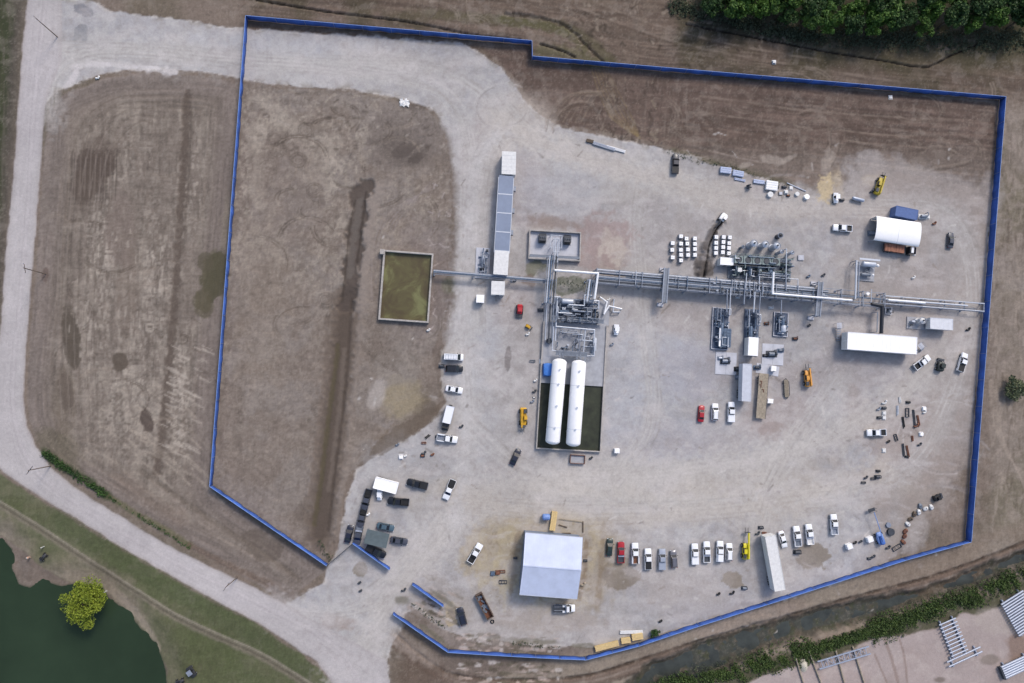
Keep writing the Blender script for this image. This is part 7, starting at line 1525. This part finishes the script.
SC = [(885.3, 403.2, 'fit', OFFW, .8, 'white-ended elbow north of the loaded pickup'), (883.5, 408, 'pump', DSTEEL, .8, 'dark motor just below the white-ended elbow'), (879.5, 409.5, 'fit', STEEL, .6, 'grey elbow west of the dark motor'), (884, 413, 'pal', OFFW, .6, 'pale pallet load below the dark motor'), (879, 417.5, 'pump', DSTEEL, .7, 'dark motor closest to the loaded pickup'), (884, 417.6, 'pal', OFFW, .5, 'pale pallet load closest to the loaded pickup'),
    (897, 410.5, 'pipe', LSTEEL, 1.4, 'short pale pipes standing in line north to south', 0, 10), (899.5, 400, 'pipe', OFFW, .9, 'short white pipes at the north end of the scrap field', 1, 10), (908, 402.3, 'pump', BLACKP, .7, 'black motor at the north end of the scrap field'), (907.4, 412.5, 'frame', DSTEEL, 1.2, 'small dark frame under the black motor', 0, 10), (903, 422.6, 'pipe', BLACKP, 1.6, 'black pipes in the middle of the scrap field', 1.5, 10),
    (913.8, 419, 'pipe', DSTEEL, 2.6, 'long dark pipes in the scrap field, pointing north', 1, 10), (918, 421, 'pipe', RUST, 1.6, 'rusty pipes beside the long dark ones', 2, 10), (917, 426.5, 'fit', RUST, .8, 'rusty elbow under the rusty pipes'), (924, 408.6, 'pal', WHITE, .7, 'white pallet load, north east corner of the scrap field'), (925, 412.6, 'fit', OFFW, .5, 'pale elbow touching the north east pallet load'), (921, 434, 'pal', WHITE, .8, 'white pallet load in the east of the scrap field'), (920.4, 445, 'fit', DSTEEL, .6, 'dark elbow in the east of the scrap field'),
    (896, 437.5, 'frame', DSTEEL, .9, 'brown-grey frame just east of the loaded pickup', 3, 10), (888.8, 442, 'fit', BLACKP, .4, 'small black fitting by the loaded pickup'), (884, 450.4, 'pal', OFFW, .4, 'pale pallet south of the loaded pickup'), (903, 450, 'pipe', DSTEEL, 1.8, 'dark pipes in the south of the scrap field', 1, 10), (907.4, 452, 'pipe', RUST, 1.8, 'rusty pipes in the south of the scrap field', 2, 10), (906.5, 456.5, 'pump', BLACKP, .6, 'black motor at the south end of the scrap field'), (912, 438.6, 'pipe', RUST, .8, 'short rusty pipe in the centre of the scrap field', 1, 10),
    (878, 471, 'pump', BLACKP, .7, 'black motor north of the open dark frame'), (877.5, 476.8, 'pump', DSTEEL, 1.0, 'large dark motor in the small cluster below the scrap field'), (873.5, 478.6, 'frame', DSTEEL, .7, 'small open dark frame in the small cluster'), (866.5, 478, 'fit', DSTEEL, .5, 'dark elbow west of the small cluster'), (863.5, 482.6, 'frame', DSTEEL, .6, 'tiny frame at the west of the small cluster'),
    (897, 547.5, 'frame', DSTEEL, 1.3, 'dark frame on the ground near the south end of the debris line', 10, -6), (889, 548, 'fit', DSTEEL, .7, 'dark elbow west of the dark frame'), (869, 558.6, 'pump', DSTEEL, .6, 'dark motor near the blue fence south of the boom lift'), (874, 557, 'fit', DSTEEL, .5, 'dark elbow near the blue fence south of the boom lift'), (855.5, 543.2, 'fit', BLACKP, .5, 'black fitting between the two white boxes'), (861, 542, 'fit', DSTEEL, .4, 'grey fitting between the two white boxes'),
    (797, 552, 'pump', DSTEEL, 1.2, 'dark motor behind the tail of the white pickup above the damp patch'), (760.8, 527.5, 'pump', DSTEEL, .8, 'dark motor at the north end of the long grey-white trailer'), (758.5, 534, 'fit', DSTEEL, .7, 'dark elbow at the north end of the long grey-white trailer'), (764.5, 533.6, 'pipe', RUST, .7, 'rusty pipes at the north end of the long grey-white trailer'),
    (744.2, 588, 'pump', GSTEEL, .9, 'grey drum-like motor beside the southern damp patch'), (733, 593.6, 'fit', BLACKP, .7, 'black fitting south of the damp patch'), (719, 594.4, 'fit', BLACKP, .4, 'tiny black fitting west of the other black one'), (661, 621.6, 'fit', BLACKP, .4, 'black fitting above the weed clump'),
    (776.5, 187.6, 'pump', BLACKP, .7, 'black motor at the west of the north edge scrap'), (784, 187, 'pump', DSTEEL, .8, 'dark motor in the north edge scrap'), (786, 192, 'pal', OFFW, .7, 'pale pallet in the north edge scrap'), (780.5, 193.4, 'pal', WOOD, .5, 'wooden pallet in the north edge scrap'), (788, 195.6, 'pump', RUST, .6, 'rusty motor in the north edge scrap'), (791, 188, 'pal', OFFW, .4, 'pale pallet nearest the thin white pipe'),
    (841.5, 200, 'pump', DSTEEL, .8, 'dark motor just east of the small white cart at the north edge'), (872, 192, 'fit', DSTEEL, .4, 'tiny fitting south of the dull yellow loader'), (927.6, 217, 'pal', OFFW, .7, 'pale pallet east of the blue container'), (935, 224, 'fit', RUST, .6, 'rusty elbow east of the white shelter'), (913.6, 253.2, 'pal', WHITE, .6, 'white pallet behind the truck cab at the shelter'),
    (809, 277, 'fit', BLUEG, .5, 'blue-grey fitting east of the cooler bank'), (824, 275.6, 'fit', DSTEEL, .5, 'grey fitting west of the vessel skid'), (914, 278, 'fit', OFFW, .5, 'pale fitting alone in the north east gravel'), (809.6, 326, 'fit', DSTEEL, .4, 'dark fitting alone south of the rack'), (969, 330, 'fit', BLACKP, .7, 'black fitting by the east fence'),
    (437, 436.5, 'pump', DSTEEL, .6, 'dark motor west of the white utility pickup'), (428, 437, 'pipe', BLACKP, .8, 'short black pipes west of the white utility pickup', 10, -8), (423.8, 443, 'frame', RUST, .6, 'rusty frame on the gravel west of the utility pickup'), (422.6, 455.8, 'pump', RUST, .7, 'rusty motor among the litter in the west gravel'), (424.6, 453.6, 'fit', DSTEEL, .6, 'dark elbow among the litter in the west gravel'), (433, 455, 'fit', RUST, .4, 'small rusty fitting in the west gravel'), (401, 457, 'pal', WHITE, .7, 'white pallet load in the west gravel'), (405.8, 456.4, 'fit', OFFW, .3, 'tiny white fitting beside the white pallet load'), (398, 445, 'fit', GSTEEL, .4, 'grey fitting on the gravel edge at the west'), (441.6, 366, 'pump', DSTEEL, .9, 'dark motor behind the black car at the west edge'), (462, 427, 'fit', DSTEEL, .5, 'dark fitting east of the box truck'),
    (535, 392, 'fit', DSTEEL, .5, 'dark fitting along the west wall of the basin, northern'), (534, 397.5, 'pump', OFFW, .4, 'pale motor along the west wall of the basin'), (533, 402, 'fit', STEEL, .5, 'grey fitting along the west wall of the basin, southern'), (536, 381, 'fit', OFFW, .4, 'white fitting where the basin wall meets the deck'), (541.6, 361.5, 'pal', WHITE, .3, 'white pallet beside the blue tarpaulin'), (532.6, 361, 'frame', GSTEEL, .7, 'grey frame west of the tank pad'), (540.5, 310, 'pump', DSTEEL, .9, 'dark motor at the north west corner of the process pad'), (528.4, 334.6, 'fit', OFFW, .5, 'pale fitting under the tiny yellow machine'),
    (612.6, 345, 'fit', STEEL, .5, 'grey fitting outside the east wall of the tank pad'), (591.5, 458.5, 'fit', DSTEEL, .4, 'dark fitting south of the basin'), (515.5, 281, 'fit', DSTEEL, .5, 'dark fitting by the thin pipe bridge'), (497.6, 572.6, 'pal', RUST, .8, 'rust-brown pallet load west of the warehouse, northern'), (492.6, 573.4, 'pal', BLUEG, .8, 'blue-grey pallet load west of the warehouse'), (502, 571.6, 'frame', RUST, .8, 'rusty frame beside the pallet loads west of the warehouse'), (503, 582, 'frame', DSTEEL, 1.0, 'dark frame below the pallet loads west of the warehouse'),
    (609, 300, 'fit', OFFW, .4, 'white fitting on the east of the process pad'), (515.4, 558, 'pump', DSTEEL, .6, 'dark motor against the west wall of the warehouse'), (585.4, 560.6, 'pump', DSTEEL, .6, 'dark motor against the east wall of the warehouse'), (584, 585, 'fit', WOOD, .6, 'brown fitting near the south east corner of the warehouse'), (368.6, 514.8, 'fit', WHITE, .4, 'tiny white fitting beside the middle dark pickup'),
    (404.5, 590.5, 'fit', DSTEEL, .6, 'dark fitting in the gate opening'), (360, 583, 'fit', DSTEEL, .3, 'tiny dark fitting on the gravel inside the gate'), (361, 591, 'fit', DSTEEL, .3, 'tiny dark fitting further south inside the gate'), (98.5, 78.4, 'fit', OFFW, .5, 'white fitting at the top of the brown plot by the north road'), (429, 330.5, 'fit', OFFW, .4, 'pale fitting south east of the green basin'), (774, 62, 'pal', OFFW, .7, 'pale crate load on the dirt north of the blue fence'), (890.6, 97.2, 'pal', OFFW, .3, 'pale pallet just inside the north fence'), (300.6, 628, 'fit', OFFW, .4, 'pale fitting at the plot corner by the gate')]
SC = [q for q in SC if not q[5].startswith('pale fitting at the plot corner')]
for q in SC: scrap(*q)
# frame south of the basin
p = P(577.6, 459.4, .8); t = thing('steel_basket', 'low rectangular steel basket against the south wall of the basin', 'steel basket', (p.x, p.y, 0), ang(577.6, 459.4, 10, .6)); b = MB()
for s_ in (-1, 1): b.box((0, s_ * 1.1, .5), (3.9, .1, .9)); b.box((s_ * 1.95, 0, .5), (.1, 2.2, .9))
b.obj('side_panel', RUST, t); MB().box((0, 0, .35), (3.8, 2.1, .1)).obj('floor', CONC, t)
# white plastic sheet on the north plot edge
p = P(405, 101, .2); b = MB(); r_ = random.Random(3); n_ = 10
b.loft([[(x * .3 + r_.uniform(-.3, .3), (y - 4) * .45 + r_.uniform(-.3, .3) + sin(x) * .4, .18 + r_.random() * .35) for y in range(6)] + [(x * .3, (y - 4) * .45, .05) for y in range(5, -1, -1)] for x in range(-6, 6)])
o = tag(b.obj('plastic_sheet', OFFW), 'crumpled white plastic sheet on the dirt edge below the north road', 'plastic sheet'); o.location = (p.x, p.y, 0); o.scale = (.75, .75, .7)
# motorbikes and a person on the bank
def bike(u, v, dx, dy, label):
    p = P(u, v, .4); t = thing('quad_bike', label, 'quad bike', (p.x, p.y, 0), ang(u, v, dx, dy))
    MB().loft([ring(1.0, .5, .4, .7, .06), ring(.3, .7, .4, .95, .08), ring(-.3, .6, .4, .85, .08), ring(-1.0, .7, .5, .8, .06)]).obj('body', mat('bike_body', (60, 60, 64), .5), t)
    MB().box((-.25, 0, .93), (.8, .35, .12)).obj('seat', BLACKP, t); MB().tube([(.5, -.45, 1.05), (.45, 0, .95), (.5, .45, 1.05)], .03, 6).obj('handlebar', DSTEEL, t); wheels(t, (.7, -.7), 1.2, .3, .24)
bike(43.6, 557, 6, -7, 'dark quad bike parked on the bare lake bank'); bike(180, 681, 10, -3, 'dark quad bike at the bottom edge beside the cart')
def person(u, v, label, pants, shirt, face=0.0):
    p = P(u, v, .9); me_ = bpy.data.meshes.new('person'); J = {'pel': (0, 0, .95), 'sp': (0, 0, 1.2), 'ch': (0, 0, 1.4), 'nk': (0, 0, 1.52), 'hd': (0, .02, 1.62), 'ht': (0, .02, 1.74), 'ls': (-.2, 0, 1.43), 'le': (-.27, .02, 1.15), 'lw': (-.26, .12, .92), 'lh': (-.26, .16, .82), 'rs': (.2, 0, 1.43), 're': (.27, .02, 1.15), 'rw': (.26, .12, .92), 'rh': (.26, .16, .82), 'll': (-.1, 0, .88), 'lk': (-.12, .04, .48), 'la': (-.12, 0, .08), 'lt': (-.12, .18, .04), 'rl': (.1, 0, .88), 'rk': (.12, .06, .48), 'ra': (.13, -.02, .08), 'rt': (.13, .16, .04)}
    R_ = dict(pel=.15, sp=.13, ch=.16, nk=.06, hd=.1, ht=.07, ls=.075, le=.05, lw=.035, lh=.045, rs=.075, re=.05, rw=.035, rh=.045, ll=.09, lk=.065, la=.045, lt=.04, rl=.09, rk=.065, ra=.045, rt=.04)
    ks = list(J); E = ['pel sp', 'sp ch', 'ch nk', 'nk hd', 'hd ht', 'ch ls', 'ls le', 'le lw', 'lw lh', 'ch rs', 'rs re', 're rw', 'rw rh', 'pel ll', 'll lk', 'lk la', 'la lt', 'pel rl', 'rl rk', 'rk ra', 'ra rt']
    me_.from_pydata([J[k] for k in ks], [tuple(ks.index(x) for x in e.split()) for e in E], []); o = bpy.data.objects.new('person', me_); sc.collection.objects.link(o)
    sk = o.modifiers.new('skin', 'SKIN'); o.modifiers.new('sub', 'SUBSURF').levels = 1; o.modifiers['sub'].render_levels = 2
    for i, k in enumerate(ks): me_.skin_vertices[0].data[i].radius = (R_[k],) * 2
    me_.skin_vertices[0].data[0].use_root = True; me_.materials.append(shirt); o.location = (p.x, p.y, 0); o.rotation_euler.z = face; tag(o, label, 'person', 'people standing about the site')
    h = MB().ball((0, .01, 1.70), .125, 12, 7, .8).obj('cap', pants, o); return o
person(42, 547.5, 'person in a pale shirt standing beside the quad bike on the lake bank', BLACKP, OFFW, .5); person(28.5, 557.4, 'person in light clothing sitting-height near the water, west of the quad bike', OFFW, mat('peach_shirt', (206, 170, 150), .8), 2)
bpy.data.objects['person.001']['label'] = 'person in a pinkish shirt on the bank west of the quad bike'
person(105, 591.5, 'person in a pale top on the bank just right of the yellow-green tree', BLACKP, OFFW, 3)
